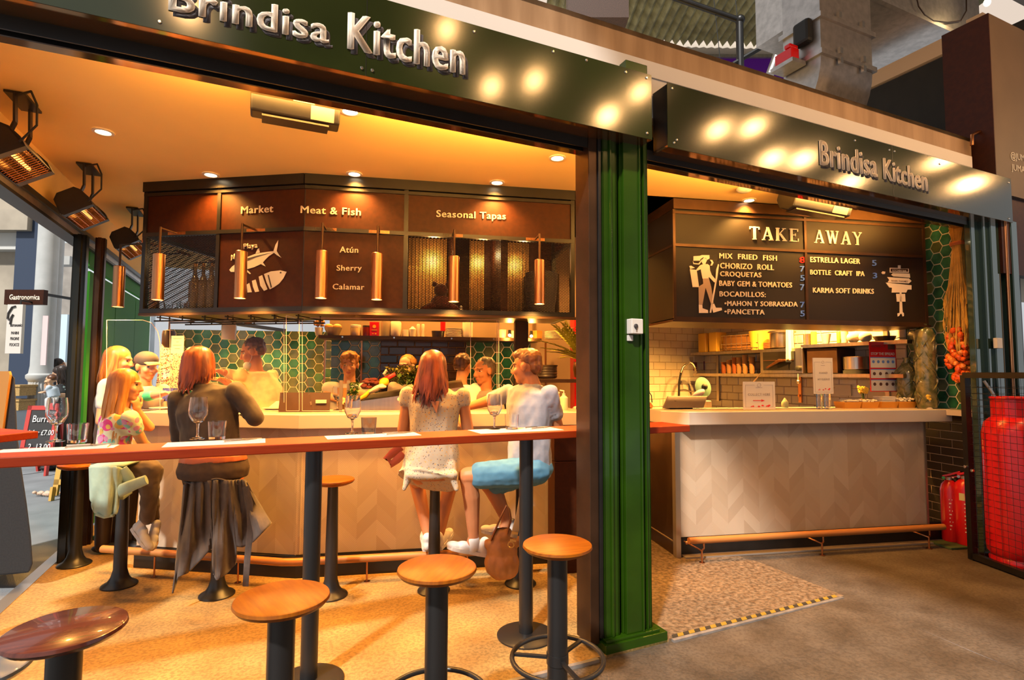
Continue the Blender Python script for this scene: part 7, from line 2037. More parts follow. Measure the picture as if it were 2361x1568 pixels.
def strands(H, s, a0, a1, n, L, seed, r=.011, flare=.0, back=.02, wave=.012, jit=.25):
    """list of (points, radii): locks leaving the crown between azimuths a0..a1 (degrees, 0 = face, 180 = back) and hanging L below the ear line"""
    rnd = random.Random(seed); out = []
    for k in range(n):
        a = R(a0 + (a1 - a0) * (k + rnd.random() * .8) / n)
        dx, dy = math.sin(a), math.cos(a)
        l_ = L * (1 - jit * rnd.random())
        ph = rnd.random() * 6.28
        P = []
        for e in (80, 52, 25, 2): P.append(Vector((dx * .080 * math.cos(R(e)), -.018 + dy * .100 * math.cos(R(e)), .036 + .086 * math.sin(R(e)))))
        for j in range(1, 8):
            f = j / 7
            P.append(Vector((dx * (.082 + flare * f) + wave * math.sin(ph + f * 5) * f, -.018 + dy * (.100 + flare * f * .6) - back * f * .6 + wave * .6 * math.cos(ph + f * 4) * f, .033)) * s); P[-1] = H @ P[-1] + Vector((0, 0, -l_ * f * s))
        W_ = [H @ (q * s) if i_ < 4 else q for i_, q in enumerate(P)]
        rr = [r * .6] + [r * (1 + .25 * rnd.random())] * 7 + [r * .85, r * .6, r * .2]
        out.append((W_, [x_ * s for x_ in rr]))
    return out
def hair_mesh(name, m_, parent, H, s, caps, sts, voxel=None):
    mb = MB()
    for c in caps: hair_cap(mb, H, s, *c)
    for pts, rr in sts: mb.tube(pts, rr, 7, True, .55)
    return mb.build(name, m_, parent, WORLD, smooth=True)
def person(label, base): return thing('person', label, 'person', base)

def shoe(name, m_, parent, heel, toe, up=(0, 0, 1), s=1.0, sole=None):
    """low trainer between heel and toe points on its sole"""
    heel, toe = Vector(heel), Vector(toe); d = (toe - heel).normalized(); L = (toe - heel).length
    z = (Vector(up) - d * Vector(up).dot(d)).normalized(); x = d.cross(z)
    def f(mb):
        for t, w_, h in ((.12, .034, .045), (.35, .034, .050), (.6, .040, .036), (.85, .036, .028)):
            M_ = Matrix(((x.x, d.x, z.x, 0), (x.y, d.y, z.y, 0), (x.z, d.z, z.z, 0), (0, 0, 0, 1)))
            mb.ball(heel + d * (t * L) + z * h * .75 * s, s, 14, 8, m=M_, sc=(w_, .17 * L / s + .012, h))
        mb.cap(heel + d * .14 * L + z * .03 * s, heel + d * .10 * L + z * .085 * s, .036 * s, .034 * s)
    o = blob(name, f, m_, parent, .007, 3)
    mb = MB(); rs = []
    out = [(-.030, 0), (-.036, .2), (-.034, .45), (-.042, .7), (-.036, .9), (-.015, 1.02), (.015, 1.02), (.036, .9), (.042, .7), (.034, .45), (.036, .2), (.030, 0)]
    for h in (-.004, .020): rs.append([heel + x * a * s + d * (b * L) + z * h * s for a, b in out])
    mb.rings(rs); mb.build('sole', sole or M_paper, o, WORLD)
    return o

M_whiteshoe = mat('white trainer', (.66, .60, .54), .55)
M_pale = mat('pale grey linen shirt', (.27, .27, .30), .85, noise_s=60, noise_d=.08, sheen=.2)

# ---------------------------------------------------------------- man in grey shirt and light blue shorts
Y = 3.74
pm = person('man in a pale grey short sleeved shirt and light blue shorts seated at the bar', (STOOL[4].x, STOOL[4].y, 0))
hc = D(1213, 846, Y); hH = basis(hc, (-.93, .34, -.10))
side = Vector((.38, -.92, 0))           # from far shoulder to near shoulder: torso turned to the left
pel, wai, che, nek = D(1222, 1072, Y), D(1222, 1010, Y - .01), D(1222, 935, Y), D(1228, 893, Y)
shn, shf = D(1268, 905, Y - .13), D(1172, 905, Y + .12)
sacross = (shn - shf).normalized()
eln, wrn = D(1285, 985, Y - .02), D(1225, 960, Y + .22)
elf, wrf = D(1128, 924, Y + .20), D(1080, 938, Y + .30)
hpn, hpf = D(1235, 1085, Y - .09), D(1215, 1085, Y + .09)
knn, ann = D(1078, 1098, Y - .12), D(1092, 1238, Y - .06)
knf, anf = D(1128, 1118, Y + .08), D(1168, 1200, Y + .10)
tor = [(pel - Vector((0, 0, .04)), .15, .115), (pel, .165, .125), (wai, .155, .115), (che, .18, .125), (D(1224, 905, Y), .19, .10), (nek, .07, .06)]
def f(mb):
    torso(mb, [(c, a - .012, b - .012) for c, a, b in tor], sacross)
    head(mb, hH); mb.cap(hc + Vector((.02, 0, -.06)), nek, .056, .062)
    limb(mb, [shn, eln, wrn], [.038, .042, .028]); limb(mb, [shf, elf, wrf], [.040, .042, .028])
    hand(mb, wrf, (wrf - elf), (0, 0, 1), 1, .6); hand(mb, wrn, (wrn - eln), (0, 0, 1), -1, .5)
    limb(mb, [hpn, knn], [.085, .060]); limb(mb, [hpf, knf], [.085, .060])
    for k, a in ((knn, ann), (knf, anf)):
        m_ = k.lerp(a, .33); limb(mb, [k, m_ + Vector((.012, 0, 0)), a], [.056, .057, .036])
    mb.cap(ann, ann + Vector((-.02, 0, -.06)), .036, .034); mb.cap(anf, anf + Vector((-.02, 0, -.06)), .036, .034)
blob('body', f, [M_skint, M_eye, M_lip, M_brow, M_iris], pm, .0065, 3, paint=face_paint(hH))
def f(mb):
    torso(mb, [(c - Vector((0, 0, .03)) if i == 0 else c, a + .004, b + .006) for i, (c, a, b) in enumerate(tor[:-1])] + [(nek, .085, .075)], sacross)
    limb(mb, [shn, shn.lerp(eln, .62)], [.056, .058]); limb(mb, [shf, shf.lerp(elf, .75)], [.060, .060])
    mb.torus(nek + Vector((0, 0, .01)), .062, .016, (.1, 0, 1), 20, 8)
blob('shirt', f, M_pale, pm, .008, 2, fold=.011, fs=13, stretch=(1, 1, .6))
def f(mb):
    torso(mb, [(pel - Vector((0, 0, .075)), .14, .12), (pel - Vector((0, 0, .02)), .172, .132), (pel + Vector((0, 0, .03)), .165, .125)], sacross)
    limb(mb, [hpn, hpn.lerp(knn, .80)], [.100, .088]); limb(mb, [hpf, hpf.lerp(knf, .8)], [.100, .088])
blob('shorts', f, mat('light blue cotton shorts', (.085, .235, .36), .85, noise_s=30, noise_d=.12), pm, .009, 3, fold=.008, fs=12)
def f(mb):
    hair_cap(mb, hH, 1, (0, -.028, .052), (.079, .090, .074)); hair_cap(mb, hH, 1, (0, .01, .085), (.062, .078, .045)); hair_cap(mb, hH, 1, (0, -.07, .0), (.066, .045, .06))
blob('hair', f, hairm('short brown hair', (.26, .10, .03), (.09, .03, .010)), pm, .006, 2, fold=.004, fs=60)
shoe('shoe', M_whiteshoe, pm, ann + Vector((.075, .02, -.125)), ann + Vector((-.165, -.03, -.06)), (.25, 0, 1))
shoe('shoe', M_whiteshoe, pm, anf + Vector((.05, .02, -.11)), anf + Vector((-.17, .05, -.09)))
def f(mb): mb.cap(ann + Vector((.0, 0, -.065)), ann + Vector((0, 0, -.02)), .042, .041)
blob('sock', f, M_paper, pm, .007)

# ---------------------------------------------------------------- woman in flowered dress
Y = 3.60
pw = person('woman with long red brown hair in a cream flowered dress, back turned', (STOOL[3].x, STOOL[3].y, 0))
hc = D(1000, 850, Y + .02); fw = Vector((.10, 1, -.05)); hH = basis(hc, (.12, 1, -.02))
pel, wai, che, nek = D(993, 1085, Y + .02), D(1000, 1000, Y), D(1003, 935, Y), D(1003, 893, Y + .02)
sl, sr_ = D(940, 908, Y), D(1066, 910, Y); ac = (sr_ - sl).normalized()
el, wl, er, wr = D(930, 990, Y + .02), D(960, 965, Y + .26), D(1078, 990, Y + .04), D(1060, 965, Y + .26)
tor = [(pel - Vector((0, 0, .05)), .175, .13), (pel, .185, .14), (D(996, 1040, Y), .165, .12), (wai, .145, .105), (che, .165, .11), (D(1003, 912, Y), .165, .085), (nek, .06, .055)]
kl_, al_, kr_, ar_ = D(960, 1108, Y + .38), D(988, 1238, Y + .28), D(1040, 1108, Y + .38), D(1012, 1235, Y + .28)
def f(mb):
    torso(mb, [(c, a - .014, b - .014) for c, a, b in tor], ac)
    head(mb, hH); mb.cap(hc + Vector((0, -.01, -.06)), nek, .048, .052)
    limb(mb, [sl, el, wl], [.036, .040, .025]); limb(mb, [sr_, er, wr], [.036, .040, .025])
    hand(mb, wl, wl - el, (0, 0, 1), 1, .5); hand(mb, wr, wr - er, (0, 0, 1), -1, .5)
    limb(mb, [D(970, 1095, Y + .06), kl_, al_], [.065, .056, .035]); limb(mb, [D(1025, 1095, Y + .06), kr_, ar_], [.065, .056, .035])
blob('body', f, [M_skint, M_eye, M_lip, M_brow, M_iris], pw, .0065, 3, paint=face_paint(hH))
M_floral = print_mat('cream flowered cotton', (.46, .37, .26), [(.62, .34, .08), (.12, .08, .09), (.60, .30, .10)], 46, .20, .85)
def f(mb):
    torso(mb, [(D(986, 1108, Y - .02), .205, .16)] + [(c, a + .008, b + .010) for c, a, b in tor[1:-1]] + [(D(1003, 898, Y + .01), .10, .07)], ac)
    mb.cap(sl, sl.lerp(el, .2), .050, .048); mb.cap(sr_, sr_.lerp(er, .2), .050, .048)
    for x, y, dx in ((932, 1098, -.03), (1052, 1098, .02)): mb.cap(D(x + (18 if x < 1000 else -16), 1075, Y - .06), D(x, 1128, Y - .10), .045, .016); 
    mb.cap(D(945, 1095, Y - .10), D(1045, 1095, Y - .10), .03, .03)
dr = blob('dress', f, M_floral, pw, .008, 3, fold=.009, fs=10, stretch=(1, 1, .45))
st_ = strands(hH, 1.0, 95, 265, 46, .26, 11, .012, .03, .045, .014) + strands(hH, 1.0, 60, 100, 8, .13, 12, .010, .0, .02) + strands(hH, 1.0, 260, 300, 8, .13, 13, .010, .0, .02)
st_ += strands(hH, 1.0, 150, 212, 20, .30, 14, .012, -.006, .050, .016)
hair_mesh('hair', M_redbrown, pw, hH, 1.0, [((0, -.016, .040), (.081, .098, .084))], st_)
mb = MB(); mb.prism([D(993, 925, Y - .128), D(1013, 925, Y - .128), D(1006, 953, Y - .132)], (0, .004, 0)); mb.build('back_opening', M_skint, pw, WORLD)
shoe('shoe', M_whiteshoe, pw, al_ + Vector((0, -.05, -.08)), al_ + Vector((-.05, .17, -.03)))
shoe('shoe', M_whiteshoe, pw, ar_ + Vector((0, -.05, -.08)), ar_ + Vector((.06, .17, -.03)))
# strap of a bag at her side
mb = MB(); pts = [D(x, y, Y - .04) for x, y in ((925, 1030), (905, 1045), (892, 1058), (902, 1070), (915, 1060), (930, 1045))]
mb.tube(pts, .026, 8, True, .2, up=(0, 1, 0)); tag(mb.build('bag_strap', mat('red brown leather', (.36, .06, .02), .4), None, smooth=True), 'red brown leather strap hanging at the left of the flowered dress', 'strap')

# ---------------------------------------------------------------- auburn haired woman in dark shirt
Y = 3.50
pa = person('woman with auburn hair in a dark brown shirt seated at the bar, back turned', (STOOL[1].x, STOOL[1].y, 0))
hc = D(462, 842, Y + .06); hH = basis(hc, (.22, 1, -.05))
pel, wai, che, nek = D(492, 1082, Y), D(490, 1030, Y + .0), D(478, 945, Y + .02), D(466, 893, Y + .05)
sl, sr_ = D(412, 920, Y), D(543, 905, Y + .02); ac = (sr_ - sl).normalized()
el, wl, er, wr = D(412, 1010, Y + .03), D(440, 985, Y + .28), D(590, 962, Y + .02), D(560, 944, Y + .24)
tor = [(pel - Vector((0, 0, .05)), .20, .15), (pel, .215, .155), (D(491, 1050, Y), .185, .13), (wai, .165, .115), (D(484, 985, Y + .01), .175, .12), (che, .185, .12), (D(474, 912, Y + .03), .17, .09), (nek, .06, .055)]
def f(mb):
    torso(mb, [(c, a - .014, b - .014) for c, a, b in tor], ac); head(mb, hH); mb.cap(hc + Vector((0, -.01, -.06)), nek, .048, .052)
    limb(mb, [sl, el, wl], [.046, .040, .025]); limb(mb, [sr_, er, wr], [.046, .040, .025]); hand(mb, wl, wl - el, (0, 0, 1), 1, .5); hand(mb, wr, wr - er, (0, 0, 1), -1, .8)
    for dx, kx in ((-.09, 445), (.09, 530)): limb(mb, [pel + ac * dx, D(kx, 1095, Y + .40), D(kx + 15, 1225, Y + .30)], [.095, .062, .038])
blob('body', f, [M_skin, M_eye, M_lip, M_brow, M_iris], pa, .0065, 3, paint=face_paint(hH))
M_dshirt = mat('dark brown shirt cloth', (.058, .036, .024), .75, noise_s=20, noise_d=.3, sheen=.15)
def f(mb):
    torso(mb, [(D(491, 1042, Y), .178, .128)] + [(c, a + .008, b + .010) for c, a, b in tor[3:-1]] + [(D(468, 898, Y + .04), .09, .07)], ac)
    limb(mb, [sl, el, el.lerp(wl, .7)], [.066, .056, .042]); limb(mb, [sr_, er, er.lerp(wr, .55)], [.066, .056, .044]); mb.torus(nek + Vector((0, 0, -.005)), .065, .018, (0, .2, 1), 20, 8)
blob('shirt', f, M_dshirt, pa, .009, 3, fold=.014, fs=9, stretch=(1, 1, .7))
def f(mb):
    torso(mb, [(c, a + .004, b + .006) for c, a, b in tor[:3]], ac)
    for dx, kx in ((-.09, 445), (.09, 530)): limb(mb, [pel + ac * dx, D(kx, 1095, Y + .40), D(kx + 15, 1225, Y + .30)], [.104, .070, .052])
blob('trousers', f, mat('dark brown jeans', (.055, .030, .018), .8, noise_s=30, noise_d=.25), pa, .009, 3, fold=.004, fs=14)
def f(mb): torso(mb, [(D(492, 1063, Y - .005), .205, .142), (D(492, 1048, Y - .005), .192, .134)], ac)
blob('belt', f, mat('orange leather belt', (.42, .10, .025), .4), pa, .008, 1)
st_ = strands(hH, 1.0, 85, 275, 54, .155, 21, .0115, .012, -.005, .010) + strands(hH, 1.0, 50, 90, 9, .13, 22, .010, .0, .0) + strands(hH, 1.0, 270, 310, 9, .14, 23, .010, .0, .0)
st_ += strands(hH, 1.0, 140, 215, 22, .235, 24, .012, -.010, .030, .014)
hair_mesh('hair', M_auburn, pa, hH, 1.0, [((0, -.016, .040), (.081, .098, .084))], st_)
for kx in (445, 530): shoe('shoe', M_rubber, pa, D(kx + 15, 1225, Y + .30) + Vector((0, -.06, -.08)), D(kx + 15, 1225, Y + .30) + Vector((0, .17, -.05)), sole=M_rubber)

# jacket thrown over her stool
jk = thing('draped_jacket', 'grey brown jacket draped over the stool of the auburn haired woman', 'jacket', (STOOL[1].x, STOOL[1].y, .3))
mb = MB()
# outline: hem line in the photo, left to right
hem = [(398, 1368), (412, 1330), (432, 1322), (452, 1302), (472, 1282), (489, 1262), (492, 1325), (500, 1338), (520, 1325), (543, 1302), (546, 1260), (560, 1262), (584, 1250), (604, 1230), (626, 1206)]
topl = [(424, 1118), (436, 1112), (448, 1110), (460, 1109), (472, 1108), (484, 1108), (496, 1107), (508, 1107), (520, 1107), (530, 1107), (540, 1107), (548, 1106), (556, 1105), (562, 1106), (570, 1112)]
def jp(a, b):
    x = a * 14; i = min(int(x), 13); f = x - i
    hx = hem[i][0] + (hem[i + 1][0] - hem[i][0]) * f; hy = hem[i][1] + (hem[i + 1][1] - hem[i][1]) * f
    tx = topl[i][0] + (topl[i + 1][0] - topl[i][0]) * f; ty = topl[i][1] + (topl[i + 1][1] - topl[i][1]) * f
    dep = 3.40 - .05 * math.sin(PI * a) + .10 * noise.noise(Vector((a * 7, b * 1.2, 3))) * (.35 + b) + .035 * noise.noise(Vector((a * 19, b * 2.5, 9)))
    return D(tx + (hx - tx) * b, ty + (hy - ty) * (b ** .95), dep)
mb.grid(jp, 84, 24)
M_jack = mat('grey brown cloth', (.085, .062, .050), .85, noise_s=25, noise_d=.25, sheen=.2)
mb.build('jacket_cloth', M_jack, jk, WORLD, smooth=True, solid=.008)
mb = MB(); pts = [D(x, y, 3.36) for x, y in ((566, 1122), (576, 1160), (577, 1220), (570, 1290), (566, 1352))]; mb.tube(pts, [.022, .020, .020, .019, .018], 8, True, .15, up=(0, 1, 0)); mb.build('jacket_strap', M_jack, jk, WORLD)
mb = MB(); mb.grid(lambda a, b: D(424 + 146 * a, 1110 + 6 * math.sin(a * 9), 3.40 + b * .2 - .05 * math.sin(PI * a)), 20, 4); mb.build('jacket_collar', M_jack, jk, WORLD, smooth=True, solid=.010)

# ---------------------------------------------------------------- shoulder bag hanging at the man's stool
sg = thing('shoulder_bag', 'tan leather shoulder bag hanging by its strap beside the man', 'bag', D(1158, 1338, 3.62))
Yb = 3.62
M_leather = mat('tan leather', (.42, .17, .05), .45, noise_s=12, noise_d=.25, bump=.2, bump_s=40)
def f(mb):
    mb.ball(D(1157, 1300, Yb), 1, 18, 12, sc=(.115, .075, .105)); mb.ball(D(1157, 1272, Yb), 1, 18, 12, sc=(.10, .06, .11)); mb.ball(D(1160, 1240, Yb), 1, 16, 10, sc=(.075, .045, .07)); mb.cap(D(1128, 1255, Yb), D(1190, 1248, Yb), .04, .035)
blob('bag_body', f, M_leather, sg, .008, 3, fold=.010, fs=14, stretch=(1.5, 1, .5))
mb = MB(); pts = [D(x, y, Yb - .02) for x, y in ((1132, 1245), (1145, 1215), (1158, 1185), (1168, 1165), (1175, 1175), (1178, 1195), (1170, 1230))]; mb.tube(pts, [.022, .022, .018, .018, .018, .02, .02], 8, True, .3); mb.build('bag_handle', mat('dark tan leather', (.22, .075, .025), .5), sg, WORLD, smooth=True)
mb = MB(); pts = [D(x, y, Yb - .06) for x, y in ((1212, 1106), (1206, 1140), (1197, 1190), (1188, 1225), (1184, 1240))]; mb.tube(pts, .022, 8, True, .15, up=(0, 1, 0)); mb.build('bag_strap', mat('canvas strap', (.50, .34, .18), .7), sg, WORLD)
mb = MB()
for x, y in ((1206, 1140), (1187, 1228), (1183, 1245)): mb.bar(D(x - 7, y, Yb - .075), D(x + 7, y + 2, Yb - .075), .012, .014)
mb.torus(D(1178, 1256, Yb - .07), .018, .005, (0, 1, 0), 16, 6); mb.build('buckle', M_gold, sg, WORLD)

# ---------------------------------------------------------------- girl
Y = 3.70
pg = person('girl with very long golden hair and a multicoloured top seated in profile at the bar', (STOOL[0].x, STOOL[0].y, 0))
hc = D(292, 888, Y); hH = basis(hc, (.93, .36, -.12)); s = .90
pel, wai, che, nek = D(258, 1070, Y), D(262, 1025, Y), D(272, 965, Y), D(280, 936, Y)
shn, shf = D(300, 965, Y - .10), D(265, 962, Y + .10); ac = (shn - shf).normalized()
eln, wrn = D(330, 1022, Y + .05), D(316, 950, Y + .06)
elf, wrf = D(345, 985, Y + .18), D(318, 948, Y + .10)
tor = [(pel - Vector((0, 0, .03)), .13, .10), (pel, .135, .105), (wai, .115, .09), (che, .125, .095), (D(276, 950, Y), .12, .075), (nek, .05, .045)]
kn1, an1, kn2, an2 = D(352, 1082, Y - .02), D(340, 1195, Y + .02), D(338, 1095, Y + .12), D(352, 1192, Y + .10)
def f(mb):
    torso(mb, [(c, a - .010, b - .010) for c, a, b in tor], ac); head(mb, hH, s); mb.cap(hc + Vector((-.01, 0, -.06)), nek, .040, .042)
    limb(mb, [shn, eln], [.038, .032]); limb(mb, [eln, D(345, 1030, Y + .20)], [.032, .022]); hand(mb, D(345, 1030, Y + .20), (.3, 1, 0), (0, 0, 1), 1, .4, .85)
    limb(mb, [shf, elf, wrf], [.038, .032, .022]); hand(mb, wrf, D(312, 920, Y + .06) - wrf, (.9, -.3, 0), 1, 1.4, .85)
    limb(mb, [pel + ac * .06, kn1, an1], [.065, .048, .03]); limb(mb, [pel - ac * .06, kn2, an2], [.065, .048, .03])
blob('body', f, [M_skin, M_eye, M_lip, M_brow, M_iris], pg, .006, 3, paint=face_paint(hH, s))
def f(mb):
    torso(mb, [(D(260, 1048, Y), .135, .105)] + [(c, a + .008, b + .008) for c, a, b in tor[2:-1]] + [(D(279, 941, Y), .07, .06)], ac); mb.cap(shn, shn.lerp(eln, .4), .054, .050); mb.cap(shf, shf.lerp(elf, .35), .054, .05)
blob('top', f, print_mat('bright tie dye cotton', (.62, .60, .42), [(.65, .05, .22), (.70, .42, .10), (.20, .45, .42), (.62, .25, .40)], 9, .36, .85), pg, .008, 3, fold=.006, fs=14)
def f(mb):
    torso(mb, [(c, a + .008, b + .008) for c, a, b in tor[:3]], ac); limb(mb, [pel + ac * .06, kn1, an1], [.076, .062, .046]); limb(mb, [pel - ac * .06, kn2, an2], [.076, .062, .046])
blob('trousers', f, mat('brown soft trousers', (.13, .080, .048), .75, noise_s=10, noise_d=.35, sheen=.2), pg, .008, 3, fold=.010, fs=13)
st_ = strands(hH, s, 75, 290, 70, .47, 31, .0125, .016, .05, .016, jit=.25) + strands(hH, s, 60, 80, 6, .22, 32, .010, .0, .05)
hair_mesh('hair', M_blond, pg, hH, s, [((0, -.020, .042), (.081, .096, .083))], st_)
shoe('shoe', M_whiteshoe, pg, an1 + Vector((-.09, .0, -.07)), an1 + Vector((.05, -.05, -.19)), (.5, 0, .8), .85)
shoe('shoe', M_whiteshoe, pg, an2 + Vector((.0, .03, -.09)), an2 + Vector((.06, -.10, -.19)), (.4, -.4, .8), .85, mat('tan shoe sole', (.55, .30, .10), .6))
mj = thing('draped_jacket', 'mint green sweater draped over the stool under the girl', 'jacket', (STOOL[0].x, STOOL[0].y, .5))
M_mint = mat('mint knit cotton', (.36, .46, .33), .9, noise_s=30, noise_d=.1, sheen=.2)
mh = [(209, 1150), (214, 1178), (226, 1187), (240, 1191), (252, 1190), (262, 1184), (268, 1186), (272, 1170)]
mt_ = [(207, 1076), (218, 1074), (230, 1074), (244, 1074), (256, 1074), (268, 1075), (276, 1077), (284, 1080)]
def mp_(a, b):
    x = a * 7; i = min(int(x), 6); f_ = x - i
    hx, hy = mh[i][0] + (mh[i + 1][0] - mh[i][0]) * f_, mh[i][1] + (mh[i + 1][1] - mh[i][1]) * f_
    tx, ty = mt_[i][0] + (mt_[i + 1][0] - mt_[i][0]) * f_, mt_[i][1] + (mt_[i + 1][1] - mt_[i][1]) * f_
    return D(tx + (hx - tx) * b, ty + (hy - ty) * b, 3.50 - .05 * math.sin(PI * a) + .05 * noise.noise(Vector((a * 5, b * 1.5, 1))) * (.3 + b))
mb = MB(); mb.grid(mp_, 42, 20); mb.grid(lambda a, b: D(207 + 77 * a, 1075, 3.50 - .05 * math.sin(PI * a)) + Vector((.02 * b, .20 * b, .015 * b)), 12, 4)
mb.build('sweater_cloth', M_mint, mj, WORLD, smooth=True, solid=.012)
mb = MB(); mb.tube([D(266, 1138, 3.50), D(285, 1128, 3.48), D(310, 1117, 3.47), D(338, 1106, 3.47)], [.040, .038, .034, .030], 12, True, .45, up=(0, 1, 0)); mb.tube([D(262, 1140, 3.52), D(284, 1143, 3.54), D(304, 1134, 3.58)], [.03, .028, .01], 10, True, .5, up=(0, 1, 0)); mb.tube([D(276, 1084, 3.50), D(290, 1100, 3.52), D(303, 1112, 3.54)], [.05, .05, .035], 10, True, .5, up=(0, 1, 0)); mb.build('sleeve', M_mint, mj, WORLD, smooth=True)
mb = MB(); mb.tube([D(222, 1186, Y - .22), D(240, 1192, Y - .225), D(262, 1188, Y - .225)], .010, 8); mb.build('hem_band', M_mint, mj, WORLD, smooth=True)

# ---------------------------------------------------------------- generic standing or seated upper body
def bust(label, hx, hy, Y, facing, s=1.0, skinm=M_skin, hairm_=M_brownh, shirt=None, sw=.20, sh_drop=.25, torso_to=None, lean=(0, 0), arms=(), hair='short', sname='shirt', fold=.008, ear=1, extra=None, lower=M_dark, voxel=.008, ground=0):
    """facing: head direction; arms: list of (side, elbow, wrist) in world; the body goes on down to the feet behind the counter"""
    hc = D(hx, hy, Y); base = Vector((hc.x - lean[0] * 2, hc.y - lean[1] * 2, ground))
    t = person(label, base)
    H = basis(hc, facing)
    f2 = Vector((facing[0], facing[1], 0)).normalized()
    acr = Vector((f2.y, -f2.x, 0))
    if extra and 'across' in extra: acr = Vector(extra['across']).normalized()
    nk = hc + Vector((-lean[0] * .2 - f2.x * .02, -lean[1] * .2 - f2.y * .02, -.155 * s)); ch = nk + Vector((-lean[0], -lean[1], -.20 * s)); wa = ch + Vector((-lean[0], -lean[1], -.20 * s)); pe = wa + Vector((0, 0, -.17 * s))
    shz = Vector((0, 0, -.055 * s))
    T = [(pe, .165 * s, .12 * s), (wa, .150 * s, .105 * s), (ch, .175 * s, .115 * s), (nk + shz * .9, (sw - .02) * s, .085 * s), (nk, .06 * s, .055 * s)]
    arms_ = []
    for sd in (-1, 1):
        S0 = nk + shz + acr * sd * (sw - .03) * s
        a = next((q for q in arms if q[0] == sd), None)
        if a: E_, W_ = a[1], a[2]
        else: E_ = S0 + acr * sd * .06 + Vector((0, 0, -.28 * s)); W_ = E_ + f2 * .16 + Vector((0, 0, -.12 * s))
        arms_.append((sd, S0, E_, W_))
    def fb(mb):
        torso(mb, [(c, a - .012, b - .012) for c, a, b in T], acr); head(mb, H, s, ear); mb.cap(hc + Vector((-f2.x * .02, -f2.y * .02, -.06 * s)), nk, .050 * s, .055 * s)
        for sd, S0, E_, W_ in arms_:
            limb(mb, [S0, E_, W_], [.048 * s, .040 * s, .027 * s]); hand(mb, W_, W_ - E_, (0, 0, 1), -sd, .6, .95 * s)
        for sd in (-1, 1): limb(mb, [pe + acr * sd * .08 * s, pe + acr * sd * .09 * s + Vector((0, 0, -(pe.z - ground) * .48)), Vector((pe.x, pe.y, ground + .07)) + acr * sd * .09], [.085 * s, .058 * s, .04 * s])
    blob('body', fb, [skinm, M_eye, M_lip, M_brow, M_iris], t, voxel * .85, 3, paint=face_paint(H, s))
    slv = extra.get('sleeve', .55) if extra else .55
    def fs_(mb):
        torso(mb, [(c, a + .012, b + .012) for c, a, b in T[:-1]] + [(nk + Vector((0, 0, -.012)), .082 * s, .07 * s)], acr)
        for sd, S0, E_, W_ in arms_:
            if slv <= 1: limb(mb, [S0, S0.lerp(E_, slv)], [.064 * s, .058 * s])
            else: limb(mb, [S0, E_, E_.lerp(W_, slv - 1)], [.064 * s, .054 * s, .042 * s])
    blob(sname, fs_, shirt or M_pale, t, voxel, 3, fold=fold, fs=11)
    def fl(mb):
        torso(mb, [(pe + Vector((0, 0, -.08)), .15 * s, .115 * s), (pe, .175 * s, .13 * s), (pe + Vector((0, 0, .04)), .168 * s, .125 * s)], acr)
        for sd in (-1, 1): limb(mb, [pe + acr * sd * .08 * s, pe + acr * sd * .09 * s + Vector((0, 0, -(pe.z - ground) * .48)), Vector((pe.x, pe.y, ground + .06)) + acr * sd * .09], [.095 * s, .070 * s, .055 * s])
    blob('trousers', fl, lower, t, .014, 2)
    for sd in (-1, 1):
        q = Vector((pe.x, pe.y, ground + .006)) + acr * sd * .09; mb = MB(); mb.ball(q + f2 * .06 + Vector((0, 0, .035)), 1, 12, 8, m=basis((0, 0, 0), f2).to_3x3().to_4x4(), sc=(.045, .14, .04)); mb.build('shoe', M_rubber, t, WORLD, smooth=True)
    if hair == 'short':
        def fh(mb): hair_cap(mb, H, s, (0, -.026, .050), (.079, .090, .076)); hair_cap(mb, H, s, (0, -.06, .01), (.068, .05, .06))
        blob('hair', fh, hairm_, t, .008, 2, fold=.008, fs=40)
    elif hair == 'full':
        def fh(mb): hair_cap(mb, H, s, (0, -.020, .052), (.084, .094, .080)); hair_cap(mb, H, s, (0, .03, .09), (.070, .068, .042)); hair_cap(mb, H, s, (0, -.055, .01), (.074, .055, .065))
        blob('hair', fh, hairm_, t, .008, 2, fold=.016, fs=28)
    elif hair == 'bun':
        def fh(mb): hair_cap(mb, H, s, (0, -.026, .048), (.079, .090, .076)); mb.ball(H @ Vector((0, -.12, .05)), .04)
        blob('hair', fh, hairm_, t, .008, 2, fold=.006, fs=40)
    elif hair == 'long': hair_mesh('hair', hairm_, t, H, s, [((0, -.020, .044), (.081, .095, .083))], strands(H, s, 70, 290, 46, .28, hx, .012, .02, .04, .014))
    return t, H, hc, nk, acr, f2

# waiter leaning over the counter, mask under the chin
M_beige = mat('beige work shirt', (.60, .44, .27), .85, noise_s=25, noise_d=.1, sheen=.15)
Yw = 4.72
tw_, H, hc, nk, acr, f2 = bust('waiter in a beige shirt with a face mask under his chin leaning to the left', 583, 812, Yw, (-.93, -.25, -.30), 1.0, M_skint, M_brownh, M_beige, .20, lean=(-.07, 0),
    arms=((1, D(548, 868, Yw - .10), D(515, 858, Yw - .26)), (-1, D(560, 900, Yw - .16), D(520, 880, Yw - .36))), extra={'sleeve': 1.75, 'across': (-.35, -.93, 0)}, fold=.012, lower=mat('dark apron trousers', (.05, .035, .03), .8))
def f(mb):
    mb.ball(H @ Vector((0, .058, -.100)), 1, 16, 10, m=H.to_3x3().to_4x4(), sc=(.055, .050, .040))
fm_ = blob('face_mask', f, mat('pale blue mask', (.50, .52, .50), .8), tw_, .007, 2)
mb = MB()
for g in (-1, 1): mb.tube([H @ Vector((g * .05, .05, -.09)), H @ Vector((g * .072, .01, -.05)), H @ Vector((g * .08, -.012, .01))], .0025, 5)
mb.build('mask_loop', M_paper, fm_, WORLD)
